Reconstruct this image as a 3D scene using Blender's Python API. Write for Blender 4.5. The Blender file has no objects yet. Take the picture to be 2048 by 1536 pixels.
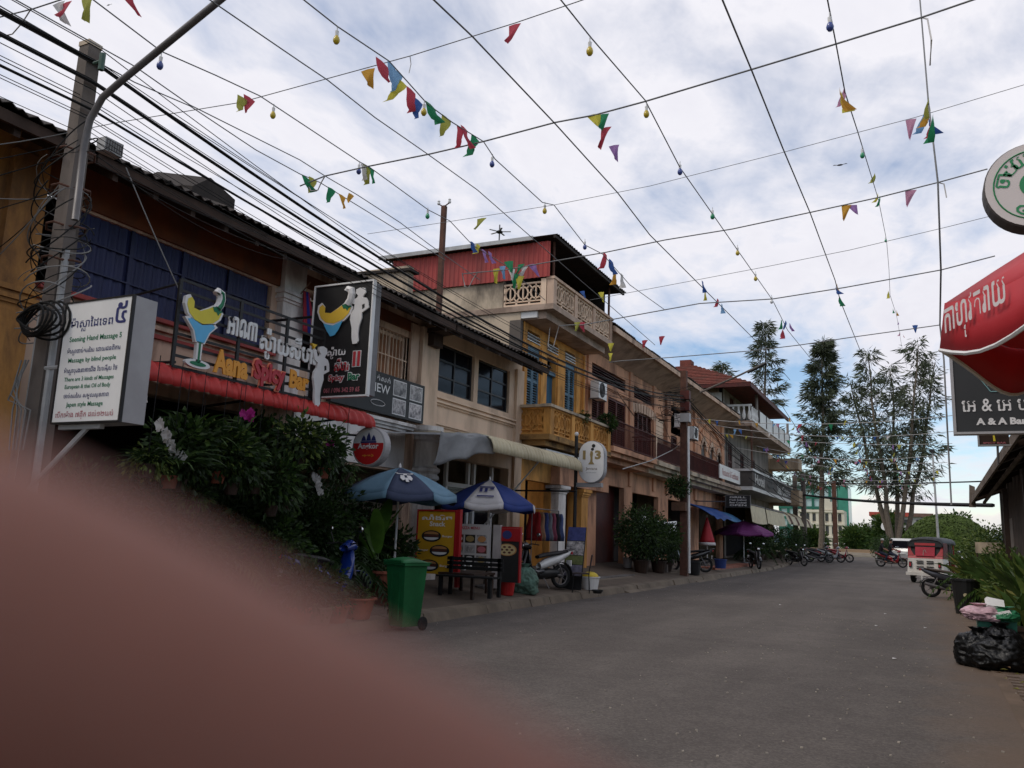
import bpy, math, random
from mathutils import Vector, Matrix
random.seed(11)
R = math.radians
sc = bpy.context.scene
COL = sc.collection
RND = random.Random(5)
# ------------------------------------------------------------------ camera
FPX = 1665.0; HC = 1.5
_up = Vector((336, -9318, 1665)).normalized()
_d = Vector((821, 327, 1665)); _d = (_d - _up*_d.dot(_up)).normalized()
_r = _d.cross(_up)
MW = Matrix((_r, _d, _up))            # image axes (right, down, forward) -> street axes (x across, y along, z up)
cam = bpy.data.cameras.new('camera'); camo = bpy.data.objects.new('camera', cam)
COL.objects.link(camo); sc.camera = camo
cam.sensor_width = 36.0; cam.lens = 36.0*FPX/2048.0
cam.clip_start = 0.004; cam.clip_end = 3000
_R = MW @ Vector((1, 0, 0)); _U = MW @ Vector((0, -1, 0)); _B = MW @ Vector((0, 0, -1))
camo.matrix_world = Matrix(((_R.x, _U.x, _B.x, 0), (_R.y, _U.y, _B.y, 0), (_R.z, _U.z, _B.z, HC), (0, 0, 0, 1)))
cam.dof.use_dof = True; cam.dof.focus_distance = 22.0; cam.dof.aperture_fstop = 13.5
def ray(px, py): return MW @ Vector((px-1024, py-768, FPX))
def PX(px, py, x): v = ray(px, py); v = v*(x/v.x); return Vector((v.x, v.y, v.z+HC))
def PY(px, py, y): v = ray(px, py); v = v*(y/v.y); return Vector((v.x, v.y, v.z+HC))
def PZ(px, py, z): v = ray(px, py); v = v*((z-HC)/v.z); return Vector((v.x, v.y, v.z+HC))
# ------------------------------------------------------------------ sky, sun, exposure
SUN_EL, SUN_AZ = R(52), R(226)     # compass-like: direction towards the sun, measured from +y clockwise
sdir = Vector((math.sin(SUN_AZ)*math.cos(SUN_EL), math.cos(SUN_AZ)*math.cos(SUN_EL), math.sin(SUN_EL)))
w = bpy.data.worlds.new('World'); sc.world = w; w.use_nodes = True
nt = w.node_tree; nt.nodes.clear()
def N(t, **k):
    n = nt.nodes.new(t)
    for a, b in k.items():
        if a == 'op': n.operation = b
        elif isinstance(a, str) and hasattr(n, a): setattr(n, a, b)
    return n
def L(a, b): nt.links.new(a, b)
def MATH(op, a, b=None, clamp=False):
    n = nt.nodes.new('ShaderNodeMath'); n.operation = op; n.use_clamp = clamp
    for i, x in enumerate((a, b)):
        if x is None: continue
        if isinstance(x, (int, float)): n.inputs[i].default_value = x
        else: L(x, n.inputs[i])
    return n.outputs[0]
def RAMP(fac, stops):
    n = nt.nodes.new('ShaderNodeValToRGB'); L(fac, n.inputs[0])
    e = n.color_ramp.elements
    while len(e) < len(stops): e.new(0.5)
    for el, (p, c) in zip(e, stops):
        el.position = p; el.color = (c, c, c, 1) if isinstance(c, (int, float)) else (*c, 1)
    return n.outputs[0]
def NOISE(vec, scale, detail=6, rough=.55, dist=0.0):
    n = nt.nodes.new('ShaderNodeTexNoise'); n.inputs['Scale'].default_value = scale
    n.inputs['Detail'].default_value = detail; n.inputs['Roughness'].default_value = rough
    n.inputs['Distortion'].default_value = dist; L(vec, n.inputs['Vector']); return n.outputs['Fac']
tc = N('ShaderNodeTexCoord'); sep = N('ShaderNodeSeparateXYZ'); L(tc.outputs['Generated'], sep.inputs[0])
zz = MATH('MAXIMUM', sep.outputs[2], 0.0); za = MATH('ADD', zz, 0.10)
cmb = N('ShaderNodeCombineXYZ'); L(MATH('DIVIDE', sep.outputs[0], za), cmb.inputs[0]); L(MATH('DIVIDE', sep.outputs[1], za), cmb.inputs[1])
mp = N('ShaderNodeMapping'); L(cmb.outputs[0], mp.inputs[0]); mp.inputs['Scale'].default_value = (1.0, .62, 1); mp.inputs['Rotation'].default_value = (0, 0, R(35)); mp.inputs['Location'].default_value = (2.3, 1.1, .4)
n1 = NOISE(mp.outputs[0], 1.1, 8, .56, .35); n2 = NOISE(mp.outputs[0], .33, 4, .5)
n3 = NOISE(mp.outputs[0], 5.0, 5, .6, .3)
nn = MATH('ADD', MATH('MULTIPLY', n1, .62), MATH('MULTIPLY', n2, .38)); nn = MATH('ADD', nn, MATH('MULTIPLY', MATH('SUBTRACT', n3, .5), .26))
lowf = RAMP(zz, [(0.0, .17), (.2, .13), (.45, 0.0)])       # the sheet of cloud thins towards the horizon
nn = MATH('SUBTRACT', nn, lowf)
cover = RAMP(nn, [(.34, 0.0), (.50, 1.0)])
shade = RAMP(MATH('ADD', MATH('MULTIPLY', n1, .6), MATH('MULTIPLY', n3, .4)), [(.30, (1.0, .985, 1.04)), (.5, (.91, .90, .96)), (.70, (.79, .785, .865))])
sky = N('ShaderNodeTexSky'); sky.sky_type = 'NISHITA'; sky.sun_disc = False; sky.sun_elevation = SUN_EL; sky.sun_rotation = SUN_AZ
sky.air_density = 1.0; sky.dust_density = .4; sky.ozone_density = 2.0
skym = N('ShaderNodeMix', data_type='RGBA', blend_type='MULTIPLY'); skym.inputs[0].default_value = 1; L(sky.outputs[0], skym.inputs[6]); skym.inputs[7].default_value = (.15, .15, .15, 1)
mix1 = N('ShaderNodeMix', data_type='RGBA'); L(cover, mix1.inputs[0]); L(skym.outputs[2], mix1.inputs[6]); L(shade, mix1.inputs[7])
# cumulus heaps standing on the horizon all the way round
nrm = N('ShaderNodeVectorMath'); nrm.operation = 'MULTIPLY'; L(tc.outputs['Generated'], nrm.inputs[0]); nrm.inputs[1].default_value = (1, 1, 1.5)
c1 = NOISE(nrm.outputs[0], 5.2, 9, .58, .1); c2 = NOISE(nrm.outputs[0], 2.1, 2, .5)
ch = MATH('SUBTRACT', MATH('ADD', MATH('MULTIPLY', c1, .6), MATH('MULTIPLY', c2, 1.1)), MATH('ADD', MATH('MULTIPLY', zz, 3.6), .26))
cum = RAMP(ch, [(.355, 0.0), (.385, 1.0)])
cumc = RAMP(MATH('SUBTRACT', MATH('MULTIPLY', ch, 1.0), .3), [(.05, (1.0, .96, .90)), (.22, (.66, .67, .70))])
mix2 = N('ShaderNodeMix', data_type='RGBA'); L(cum, mix2.inputs[0]); L(mix1.outputs[2], mix2.inputs[6]); L(cumc, mix2.inputs[7])
bg = N('ShaderNodeBackground'); bg.inputs[1].default_value = 1.0; L(mix2.outputs[2], bg.inputs[0])
wo = N('ShaderNodeOutputWorld'); L(bg.outputs[0], wo.inputs[0])
sl = bpy.data.lights.new('sun', 'SUN'); sl.energy = 1.3; sl.angle = R(20); sl.color = (1, .93, .83)
so = bpy.data.objects.new('sun', sl); COL.objects.link(so); so.rotation_euler = (-sdir).to_track_quat('-Z', 'Y').to_euler()
sc.view_settings.view_transform = 'Standard'; sc.view_settings.look = 'None'; sc.view_settings.exposure = 0.0; sc.view_settings.gamma = 1.0
sc.view_settings.use_curve_mapping = False
# ------------------------------------------------------------------ materials
MATS = {}
def mat(name, col, rough=.75, var=.18, scale=2.5, bump=0.0, bscale=30, metal=0.0, spec=.3, dirt=0.0, dcol=(.06, .045, .035), dscale=1.2, streak=1.0, trans=0.0, coat=0.0, emis=None):
    if name in MATS: return MATS[name]
    global nt
    m = bpy.data.materials.new(name); m.use_nodes = True; MATS[name] = m
    keep = nt; nt = m.node_tree; nt.nodes.clear()
    out = N('ShaderNodeOutputMaterial'); p = N('ShaderNodeBsdfPrincipled')
    p.inputs['Roughness'].default_value = rough; p.inputs['Metallic'].default_value = metal
    p.inputs['Specular IOR Level'].default_value = spec; p.inputs['Coat Weight'].default_value = coat
    g = N('ShaderNodeNewGeometry'); mp = N('ShaderNodeMapping'); L(g.outputs['Position'], mp.inputs[0]); mp.inputs['Scale'].default_value = (1, 1, 1/streak)
    fac = NOISE(mp.outputs[0], scale, 6, .6)
    a = [max(0, c*(1-var)) for c in col]; b = [min(1, c*(1+var)) for c in col]
    c = RAMP(fac, [(.3, tuple(a)), (.7, tuple(b))])
    if dirt > 0:
        d = NOISE(mp.outputs[0], dscale, 8, .65, .3); df = RAMP(d, [(.46, 0.0), (.62, dirt)])
        mx = N('ShaderNodeMix', data_type='RGBA'); L(df, mx.inputs[0]); L(c, mx.inputs[6]); mx.inputs[7].default_value = (*dcol, 1); c = mx.outputs[2]
    L(c, p.inputs['Base Color'])
    if bump > 0:
        bn = NOISE(g.outputs['Position'], bscale, 5, .6); bp = N('ShaderNodeBump'); bp.inputs['Strength'].default_value = bump; bp.inputs['Distance'].default_value = .02
        L(bn, bp.inputs['Height']); L(bp.outputs[0], p.inputs['Normal'])
    sh = p.outputs[0]
    if trans > 0:
        t = N('ShaderNodeBsdfTranslucent'); L(c, t.inputs[0]); ms = N('ShaderNodeMixShader'); ms.inputs[0].default_value = trans
        L(p.outputs[0], ms.inputs[1]); L(t.outputs[0], ms.inputs[2]); sh = ms.outputs[0]
    if emis: p.inputs['Emission Color'].default_value = (*emis[:3], 1); p.inputs['Emission Strength'].default_value = emis[3]
    L(sh, out.inputs[0]); nt = keep
    return m
def plain(name, col, rough=.5, spec=.4, metal=0.0, coat=0.0): return mat(name, col, rough, .06, 6, metal=metal, spec=spec, coat=coat)
A = dict(
 ochre=mat('ochre_plaster', (.47, .225, .065), .85, .16, 1.6, .25, 18, dirt=.75, dcol=(.10, .05, .03), dscale=1.4, streak=2.5),
 orange=mat('orange_wood', (.17, .052, .02), .8, .2, 3, dirt=.5),
 pink=mat('pink_plaster', (.58, .41, .30), .85, .12, 2, .2, 18, dirt=.7, dcol=(.16, .09, .06), dscale=1.6, streak=2.5),
 cream=mat('cream_plaster', (.74, .55, .40), .85, .08, 1.5, .15, 18, dirt=.45, dcol=(.22, .15, .10), dscale=.9, streak=3),
 white=mat('white_plaster', (.70, .66, .62), .85, .1, 2, .2, 18, dirt=.6, dcol=(.14, .10, .08), dscale=1.3, streak=3),
 peach=mat('peach_plaster', (.62, .325, .195), .85, .14, 1.6, .2, 18, dirt=.8, dcol=(.18, .09, .06), dscale=1.0, streak=3),
 yellow=mat('yellow_plaster', (.68, .33, .085), .85, .1, 1.6, .2, 18, dirt=.6, dcol=(.14, .07, .03), dscale=1.3, streak=3),
 stain=mat('stained_render', (.52, .42, .31), .9, .2, 1.5, .3, 14, dirt=.8, dcol=(.09, .075, .06), dscale=.8, streak=2.5),
 grey=mat('grey_plaster', (.27, .235, .21), .85, .12, 1.4, .15, 18, dirt=.5, streak=3),
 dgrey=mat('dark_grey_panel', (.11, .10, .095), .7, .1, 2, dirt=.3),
 sand=mat('sand_plaster', (.42, .31, .21), .85, .12, 1.4, .15, 18, dirt=.5, streak=3),
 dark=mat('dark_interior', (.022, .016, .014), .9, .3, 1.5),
 maroon=mat('maroon_paint', (.085, .017, .013), .6, .25, 4, dirt=.35, dcol=(.03, .015, .012)),
 navy=mat('navy_sheet', (.022, .027, .085), .5, .25, 3, dirt=.4, dcol=(.02, .02, .05), streak=4),
 teal=mat('teal_paint', (.11, .20, .27), .65, .2, 4, dirt=.4, dcol=(.04, .06, .07)),
 roof=mat('dark_roof', (.035, .027, .023), .85, .35, 2.5, .3, 20, dirt=.6, dcol=(.02, .017, .015)),
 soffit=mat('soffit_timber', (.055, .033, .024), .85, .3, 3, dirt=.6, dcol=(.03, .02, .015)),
 psoffit=mat('painted_soffit', (.42, .31, .24), .85, .15, 2, dirt=.6, dcol=(.12, .08, .06)),
 redm=mat('red_metal_sheet', (.36, .05, .042), .5, .15, 2, metal=0, dirt=.45, dcol=(.12, .035, .03), streak=5),
 greenm=mat('green_metal_sheet', (.06, .13, .10), .5, .2, 3, dirt=.3),
 redaw=mat('red_awning_sheet', (.56, .052, .045), .45, .12, 3, dirt=.35, dcol=(.25, .03, .03), trans=.15),
 creamaw=mat('cream_awning_sheet', (.62, .54, .36), .5, .1, 3, dirt=.35, dcol=(.35, .27, .16), trans=.15),
 tarp=mat('grey_tarpaulin', (.36, .36, .36), .6, .15, 2, .2, 9, dirt=.5, dcol=(.16, .16, .16), trans=.15),
 redtile=mat('red_roof_tile', (.16, .045, .032), .8, .3, 4, .2, 25, dirt=.4),
 brick=mat('old_brick', (.33, .12, .06), .9, .3, 6, .3, 25, dirt=.4),
 conc=mat('concrete', (.15, .125, .11), .9, .2, 2.2, .3, 25, dirt=.6, dcol=(.10, .085, .07), streak=3),
 rust=mat('rusty_iron', (.10, .045, .03), .8, .35, 6, .2, 30),
 steel=mat('grey_steel', (.15, .14, .14), .45, .2, 5, metal=.3, dirt=.3),
 galv=mat('galvanised_pipe', (.42, .42, .42), .5, .15, 4, dirt=.3),
 black=mat('black_paint', (.018, .017, .017), .5, .2, 5, spec=.3),
 blackp=mat('black_plastic', (.014, .014, .014), .4, .2, 5, spec=.4),
 rubber=mat('black_rubber', (.016, .016, .016), .85, .3, 8),
 chrome=plain('chrome', (.7, .7, .7), .18, .5, 1.0),
 whitep=mat('white_paint', (.74, .73, .71), .45, .06, 3, dirt=.25, dcol=(.45, .42, .38)),
 whitel=mat('white_sign_face', (.80, .785, .76), .4, .04, 2, dirt=.2, dcol=(.5, .48, .45)),
 greyl=mat('grey_box_side', (.36, .35, .35), .5, .08, 3, dirt=.3, dcol=(.22, .2, .2)),
 glass=mat('dark_glass', (.008, .008, .011), .14, .3, 3, spec=.14),
 alu=plain('dark_aluminium', (.03, .03, .033), .5),
 wire=plain('cable_black', (.012, .012, .012), .7, .2), wiregrey=plain('cable_grey', (.20, .195, .19), .7, .2), cord=plain('cord_grey', (.19, .19, .19), .8, .2), cordw=plain('cord_white', (.42, .40, .38), .7, .2),
 wood=mat('brown_wood', (.14, .065, .035), .65, .3, 5, dirt=.4), dwood=mat('dark_wood', (.035, .02, .014), .5, .3, 5),
 terra=mat('terracotta', (.28, .085, .05), .8, .2, 5, dirt=.4), soil=mat('soil', (.05, .035, .025), .95, .3, 9),
)
LF = dict(
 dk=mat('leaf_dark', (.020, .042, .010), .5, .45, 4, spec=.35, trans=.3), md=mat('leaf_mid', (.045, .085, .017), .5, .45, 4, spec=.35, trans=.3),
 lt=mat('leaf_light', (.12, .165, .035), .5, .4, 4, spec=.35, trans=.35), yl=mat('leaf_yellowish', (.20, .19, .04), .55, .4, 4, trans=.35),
 cas=mat('casuarina_needles', (.085, .105, .062), .7, .5, 1.5, trans=.35), far=mat('far_leaves', (.045, .085, .02), .7, .5, .7, trans=.25),
 ban=mat('banana_leaf', (.08, .17, .025), .4, .35, 3, spec=.4, trans=.35), bark=mat('bark', (.13, .105, .08), .9, .35, 8, .5, 18),
 hedge=mat('hedge_leaves', (.075, .115, .02), .6, .5, 1.2, trans=.25))
# ------------------------------------------------------------------ mesh builder
def worg(o):
    v = Vector((0, 0, 0))
    while o is not None: v += Vector(o.location); o = o.parent
    return v
class MB:
    def __init__(s): s.v = []; s.f = []
    def add(s, vs, fs):
        b = len(s.v); s.v += [tuple(v) for v in vs]; s.f += [tuple(i+b for i in f) for f in fs]; return s
    def box(s, x0, x1, y0, y1, z0, z1):
        return s.add([(x0, y0, z0), (x1, y0, z0), (x1, y1, z0), (x0, y1, z0), (x0, y0, z1), (x1, y0, z1), (x1, y1, z1), (x0, y1, z1)],
                     [(0, 3, 2, 1), (4, 5, 6, 7), (0, 1, 5, 4), (1, 2, 6, 5), (2, 3, 7, 6), (3, 0, 4, 7)])
    def obox(s, c, size, m=None, taper=1.0):
        m = m or Matrix.Identity(3); c = Vector(c); vs = []
        for z in (-.5, .5):
            k = taper if z > 0 else 1
            for x, y in ((-.5, -.5), (.5, -.5), (.5, .5), (-.5, .5)): vs.append(c + m @ Vector((x*size[0]*k, y*size[1]*k, z*size[2])))
        return s.add(vs, [(0, 3, 2, 1), (4, 5, 6, 7), (0, 1, 5, 4), (1, 2, 6, 5), (2, 3, 7, 6), (3, 0, 4, 7)])
    def quad(s, *p): return s.add(p, [tuple(range(len(p)))])
    def slab(s, pts, n):                      # polygon given by 3d points, thickened along n
        n = Vector(n); k = len(pts); vs = [Vector(p) for p in pts] + [Vector(p)+n for p in pts]
        return s.add(vs, [tuple(range(k)), tuple(reversed(range(k, 2*k)))] + [(i, (i+1) % k + 0, (i+1) % k + k, i+k) for i in range(k)])
    def tube(s, pts, r, n=6, caps=True, closed=False):
        pts = [Vector(p) for p in pts]; m = len(pts); rs = r if isinstance(r, (list, tuple)) else [r]*m; vs = []; fs = []
        ref = None
        for i, p in enumerate(pts):
            if closed: t = pts[(i+1) % m]-pts[i-1]
            else: t = pts[min(i+1, m-1)]-pts[max(i-1, 0)]
            if t.length < 1e-9: t = Vector((0, 0, 1))
            t.normalize()
            if ref is None or abs(ref.dot(t)) > .98: ref = Vector((0, 0, 1)) if abs(t.z) < .9 else Vector((1, 0, 0))
            a = t.cross(ref).normalized(); b = t.cross(a).normalized(); ref = a.cross(t) if True else ref
            ref = -b
            for k in range(n):
                an = 2*math.pi*k/n; vs.append(p + (a*math.cos(an)+b*math.sin(an))*rs[i])
        for i in range(m if closed else m-1):
            j = (i+1) % m
            for k in range(n): fs.append((i*n+k, i*n+(k+1) % n, j*n+(k+1) % n, j*n+k))
        if caps and not closed: fs += [tuple(range(n)), tuple(reversed(range((m-1)*n, m*n)))]
        return s.add(vs, fs)
    def lathe(s, prof, c, n=16, axis=(0, 0, 1), xdir=None):
        ax = Vector(axis).normalized(); x = Vector(xdir) if xdir else (Vector((1, 0, 0)) if abs(ax.x) < .9 else Vector((0, 1, 0)))
        x = (x-ax*x.dot(ax)).normalized(); y = ax.cross(x); c = Vector(c); vs = []; fs = []
        for r, h in prof:
            for k in range(n): an = 2*math.pi*k/n; vs.append(c+ax*h+(x*math.cos(an)+y*math.sin(an))*r)
        for i in range(len(prof)-1):
            for k in range(n): fs.append((i*n+k, i*n+(k+1) % n, (i+1)*n+(k+1) % n, (i+1)*n+k))
        if prof[0][0] > 1e-5: fs.append(tuple(reversed(range(n))))
        if prof[-1][0] > 1e-5: fs.append(tuple(range((len(prof)-1)*n, len(prof)*n)))
        return s.add(vs, fs)
    def sphere(s, c, r, nu=10, nv=7, jit=0, rnd=RND):
        r = (r, r, r) if isinstance(r, (int, float)) else r; vs = []; fs = []
        for i in range(nv+1):
            th = math.pi*i/nv
            for k in range(nu):
                an = 2*math.pi*k/nu; j = 1+rnd.uniform(-jit, jit)
                vs.append((c[0]+r[0]*math.sin(th)*math.cos(an)*j, c[1]+r[1]*math.sin(th)*math.sin(an)*j, c[2]+r[2]*math.cos(th)*j))
        for i in range(nv):
            for k in range(nu): fs.append((i*nu+k, i*nu+(k+1) % nu, (i+1)*nu+(k+1) % nu, (i+1)*nu+k))
        return s.add(vs, fs)
    def grid(s, fn, nu, nv):
        vs = [fn(i/nu, j/nv) for j in range(nv+1) for i in range(nu+1)]
        return s.add(vs, [(j*(nu+1)+i, j*(nu+1)+i+1, (j+1)*(nu+1)+i+1, (j+1)*(nu+1)+i) for j in range(nv) for i in range(nu)])
    def build(s, name, m, parent=None, smooth=False, solid=0.0):
        o0 = worg(parent)
        me = bpy.data.meshes.new(name); me.from_pydata([(v[0]-o0.x, v[1]-o0.y, v[2]-o0.z) for v in s.v], [], s.f); me.update()
        if smooth: me.polygons.foreach_set('use_smooth', [True]*len(me.polygons))
        me.materials.append(m); o = bpy.data.objects.new(name, me); COL.objects.link(o)
        if parent is not None: o.parent = parent
        if solid:
            md = o.modifiers.new('thickness', 'SOLIDIFY'); md.thickness = solid; md.offset = 0
        return o
def tag(o, label=None, cat=None, group=None, kind=None):
    if label: o['label'] = label
    if cat: o['category'] = cat
    if group: o['group'] = group
    if kind: o['kind'] = kind
    return o
def thing(name, label, cat, loc=(0, 0, 0), group=None):
    o = bpy.data.objects.new(name, None); COL.objects.link(o); o.location = loc; o.empty_display_size = .2
    return tag(o, label, cat, group)
def copy_tree(o, parent=None):
    c = o.copy(); COL.objects.link(c); c.parent = parent
    for ch in o.children: copy_tree(ch, c)
    return c
def place(o, loc, rz=0, label=None, group=None, s=None):
    o.location = loc; o.rotation_euler = (0, 0, rz)
    if s: o.scale = (s, s, s)
    if label: o['label'] = label
    if group: o['group'] = group
    return o
def rotz(a): return Matrix.Rotation(a, 3, 'Z')
# flat lettering: fitted into the box u0..u1 x v0..v1 of the plane O + u*U + v*V
def _font(body, bold=0.0, serif=False):
    cu = bpy.data.curves.new('t', 'FONT'); cu.body = body; cu.offset = bold; cu.resolution_u = 2
    ob = bpy.data.objects.new('t', cu); me = ob.to_mesh(); vs = [v.co.copy() for v in me.vertices]; fs = [tuple(p.vertices) for p in me.polygons]
    ob.to_mesh_clear(); bpy.data.objects.remove(ob); bpy.data.curves.remove(cu); return vs, fs
def khmer(t):
    out = ''; subs = []; i = 0; pre = {'េ': 'េ', 'ែ': 'ែ', 'ៃ': 'ៃ', 'ើ': 'េ', 'ោ': 'េ'}; post = {'ើ': 'ី', 'ោ': 'ា'}
    cl = []
    for ch in t:
        if ch in pre and cl:
            k = len(cl)-1
            while k > 0 and '\u17b4' <= cl[k] <= '\u17d3': k -= 1
            cl.insert(k, pre[ch])
            if ch in post: cl.append(post[ch])
        else: cl.append(ch)
    res = ''
    k = 0
    while k < len(cl):
        if cl[k] == '\u17d2' and k+1 < len(cl): subs.append((len(res), cl[k+1])); k += 2
        else: res += cl[k]; k += 1
    return res, subs
def lettering(body, m, parent, O, U, V, box, bold=0.0, name='lettering', off=.004, thick=0.0):
    if any('\u1780' <= c <= '\u17ff' for c in body):
        res, subs = khmer(body); vs, fs = _font(res, bold)
        for pos, ch in subs:
            pv, _ = _font(res[:pos], 0); px = max([v.x for v in pv] or [0]); sv, sf = _font(ch, bold); b = len(vs)
            sw = max([v.x for v in sv] or [0]); vs += [Vector((px-.1-sw*.6+v.x*.6, v.y*.5-.36, 0)) for v in sv]; fs += [tuple(i+b for i in f) for f in sf]
    else: vs, fs = _font(body, bold)
    if not vs: return None
    x0 = min(v.x for v in vs); x1 = max(v.x for v in vs); y0 = min(v.y for v in vs); y1 = max(v.y for v in vs)
    u0, u1, v0, v1 = box; O = Vector(O); U = Vector(U).normalized(); V = Vector(V).normalized(); n = U.cross(V).normalized()
    P = [O+U*(u0+(v.x-x0)/(x1-x0)*(u1-u0))+V*(v0+(v.y-y0)/(y1-y0)*(v1-v0))+n*off for v in vs]
    b = MB(); b.add(P, fs)
    return b.build(name, m, parent, solid=thick)
def flat(pts, m, parent, O, U, V, name='emblem', off=.004, thick=0.0):
    O = Vector(O); U = Vector(U).normalized(); V = Vector(V).normalized(); n = U.cross(V).normalized()
    b = MB(); P = [O+U*p[0]+V*p[1]+n*off for p in pts]
    if thick: b.slab(P, n*thick)
    else: b.quad(*P)
    return b.build(name, m, parent)
def ell(cx, cy, rx, ry, n=20, a0=0, a1=360): return [(cx+rx*math.cos(R(a0+(a1-a0)*i/n)), cy+ry*math.sin(R(a0+(a1-a0)*i/n))) for i in range(n+(0 if a1-a0 == 360 else 1))]
# wall in the plane x = X (facing +x) with rectangular openings (y0,y1,z0,z1) and reveals going back by depth
def wall_x(X, y0, y1, z0, z1, holes, depth=.22):
    b = MB(); ys = sorted({y0, y1, *[h[0] for h in holes], *[h[1] for h in holes]}); zs = sorted({z0, z1, *[h[2] for h in holes], *[h[3] for h in holes]})
    for i in range(len(ys)-1):
        for j in range(len(zs)-1):
            cy = (ys[i]+ys[i+1])/2; cz = (zs[j]+zs[j+1])/2
            if any(h[0] < cy < h[1] and h[2] < cz < h[3] for h in holes): continue
            b.quad((X, ys[i], zs[j]), (X, ys[i+1], zs[j]), (X, ys[i+1], zs[j+1]), (X, ys[i], zs[j+1]))
    for a0, a1, c0, c1 in holes:
        e = X-depth
        b.quad((X, a0, c0), (X, a0, c1), (e, a0, c1), (e, a0, c0)); b.quad((X, a1, c0), (e, a1, c0), (e, a1, c1), (X, a1, c1))
        b.quad((X, a0, c1), (X, a1, c1), (e, a1, c1), (e, a0, c1)); b.quad((X, a0, c0), (e, a0, c0), (e, a1, c0), (X, a1, c0))
    return b
# corrugated sheet: a to b along the ribs' run direction, c the down/slope direction
def corrug(a, run, slope, pitch=.15, amp=.018, trap=False):
    a = Vector(a); run = Vector(run); slope = Vector(slope); n = run.cross(slope).normalized(); k = max(2, int(run.length/pitch)); b = MB(); vs = []; st = 4
    m = k*st
    for j in range(2):
        for i in range(m+1):
            ph = i % st; h = (0, 1, 1, 0)[ph] if trap else math.sin(i/st*2*math.pi)
            if not trap: h = (0, 1, 0, -1)[ph]
            vs.append(a+run*(i/m)+slope*j+n*amp*h)
    b.add(vs, [(i, i+1, m+2+i, m+1+i) for i in range(m)]); return b
# ------------------------------------------------------------------ ground
def sm(t): t = min(1, max(0, t)); return t*t*(3-2*t)
def gz(y): return .35*sm((y-45)/20)
def pz(x, y=20): return gz(y)+.16+max(0, min(.40, (-7.45-x)*.14))
def asphalt():
    global nt
    m = bpy.data.materials.new('asphalt'); m.use_nodes = True; keep = nt; nt = m.node_tree; nt.nodes.clear()
    out = N('ShaderNodeOutputMaterial'); p = N('ShaderNodeBsdfPrincipled'); g = N('ShaderNodeNewGeometry'); pos = g.outputs['Position']
    big = NOISE(pos, .35, 6, .6, .4); med = NOISE(pos, 3.0, 6, .6); fine = NOISE(pos, 55, 3, .7)
    mp = N('ShaderNodeMapping'); L(pos, mp.inputs[0]); mp.inputs['Scale'].default_value = (1.3, .12, 1); trk = NOISE(mp.outputs[0], 1.0, 4, .5)
    v = MATH('ADD', MATH('ADD', MATH('MULTIPLY', big, .35), MATH('MULTIPLY', med, .2)), MATH('ADD', MATH('MULTIPLY', fine, .3), MATH('MULTIPLY', trk, .25)))
    vc = N('ShaderNodeTexVoronoi'); L(pos, vc.inputs['Vector']); vc.inputs['Scale'].default_value = 48; cell = N('ShaderNodeSeparateColor'); L(vc.outputs['Color'], cell.inputs[0]); v = MATH('ADD', v, MATH('MULTIPLY', MATH('SUBTRACT', cell.outputs[0], .5), .17))
    c = RAMP(v, [(.34, (.058, .048, .042)), (.52, (.092, .078, .069)), (.72, (.150, .128, .112))])
    vo = N('ShaderNodeTexVoronoi'); L(pos, vo.inputs['Vector']); vo.inputs['Scale'].default_value = 26
    chip = RAMP(vo.outputs['Distance'], [(.06, 1.0), (.11, 0.0)]); pick = RAMP(NOISE(pos, 9, 2), [(.56, 0.0), (.6, .55)])
    mx = N('ShaderNodeMix', data_type='RGBA'); L(MATH('MULTIPLY', chip, pick), mx.inputs[0]); L(c, mx.inputs[6]); mx.inputs[7].default_value = (.34, .31, .27, 1)
    # dry earth swept along the right-hand edge of the carriageway
    sp = N('ShaderNodeSeparateXYZ'); L(pos, sp.inputs[0]); ed = MATH('ADD', sp.outputs[0], MATH('MULTIPLY', MATH('SUBTRACT', NOISE(pos, 1.1, 6, .6, .5), .5), 1.5))
    ef = RAMP(MATH('MULTIPLY', MATH('ADD', ed, 1.5), .3), [(.42, 0.0), (.66, .75)])
    m2 = N('ShaderNodeMix', data_type='RGBA'); L(ef, m2.inputs[0]); L(mx.outputs[2], m2.inputs[6]); m2.inputs[7].default_value = (.15, .103, .072, 1)
    L(m2.outputs[2], p.inputs['Base Color']); p.inputs['Roughness'].default_value = .85; p.inputs['Specular IOR Level'].default_value = .25
    bp = N('ShaderNodeBump'); bp.inputs['Strength'].default_value = .55; bp.inputs['Distance'].default_value = .012; L(MATH('ADD', fine, MATH('MULTIPLY', med, .6)), bp.inputs['Height']); L(bp.outputs[0], p.inputs['Normal'])
    L(p.outputs[0], out.inputs[0]); nt = keep; return m
ASPH = asphalt()
EARTH = mat('dry_earth', (.15, .105, .075), .95, .3, 1.5, .4, 30, dirt=.4, dcol=(.09, .07, .05))
GRASS = mat('rough_grass', (.07, .10, .025), .95, .45, .35, .5, 12)
PAVE = mat('worn_pavement', (.115, .088, .066), .9, .25, 1.3, .3, 20, dirt=.7, dcol=(.085, .065, .05), dscale=1.1)
KERB = mat('kerb_concrete', (.17, .135, .10), .9, .22, 2, .3, 20, dirt=.6, dcol=(.10, .08, .06))
YS = [-60, -20, 0, 10, 20, 30, 40] + [45+2*i for i in range(11)] + [70, 80, 100, 140, 200, 400, 900, 2600]
def strip(x0, x1, y0, y1, dz, name, m, kind='structure'):
    ys = [y0]+[y for y in YS if y0 < y < y1]+[y1]; b = MB()
    for a, c in zip(ys, ys[1:]): b.quad((x0, a, gz(a)+dz), (x1, a, gz(a)+dz), (x1, c, gz(c)+dz), (x0, c, gz(c)+dz))
    return tag(b.build(name, m), kind=kind)
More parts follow.
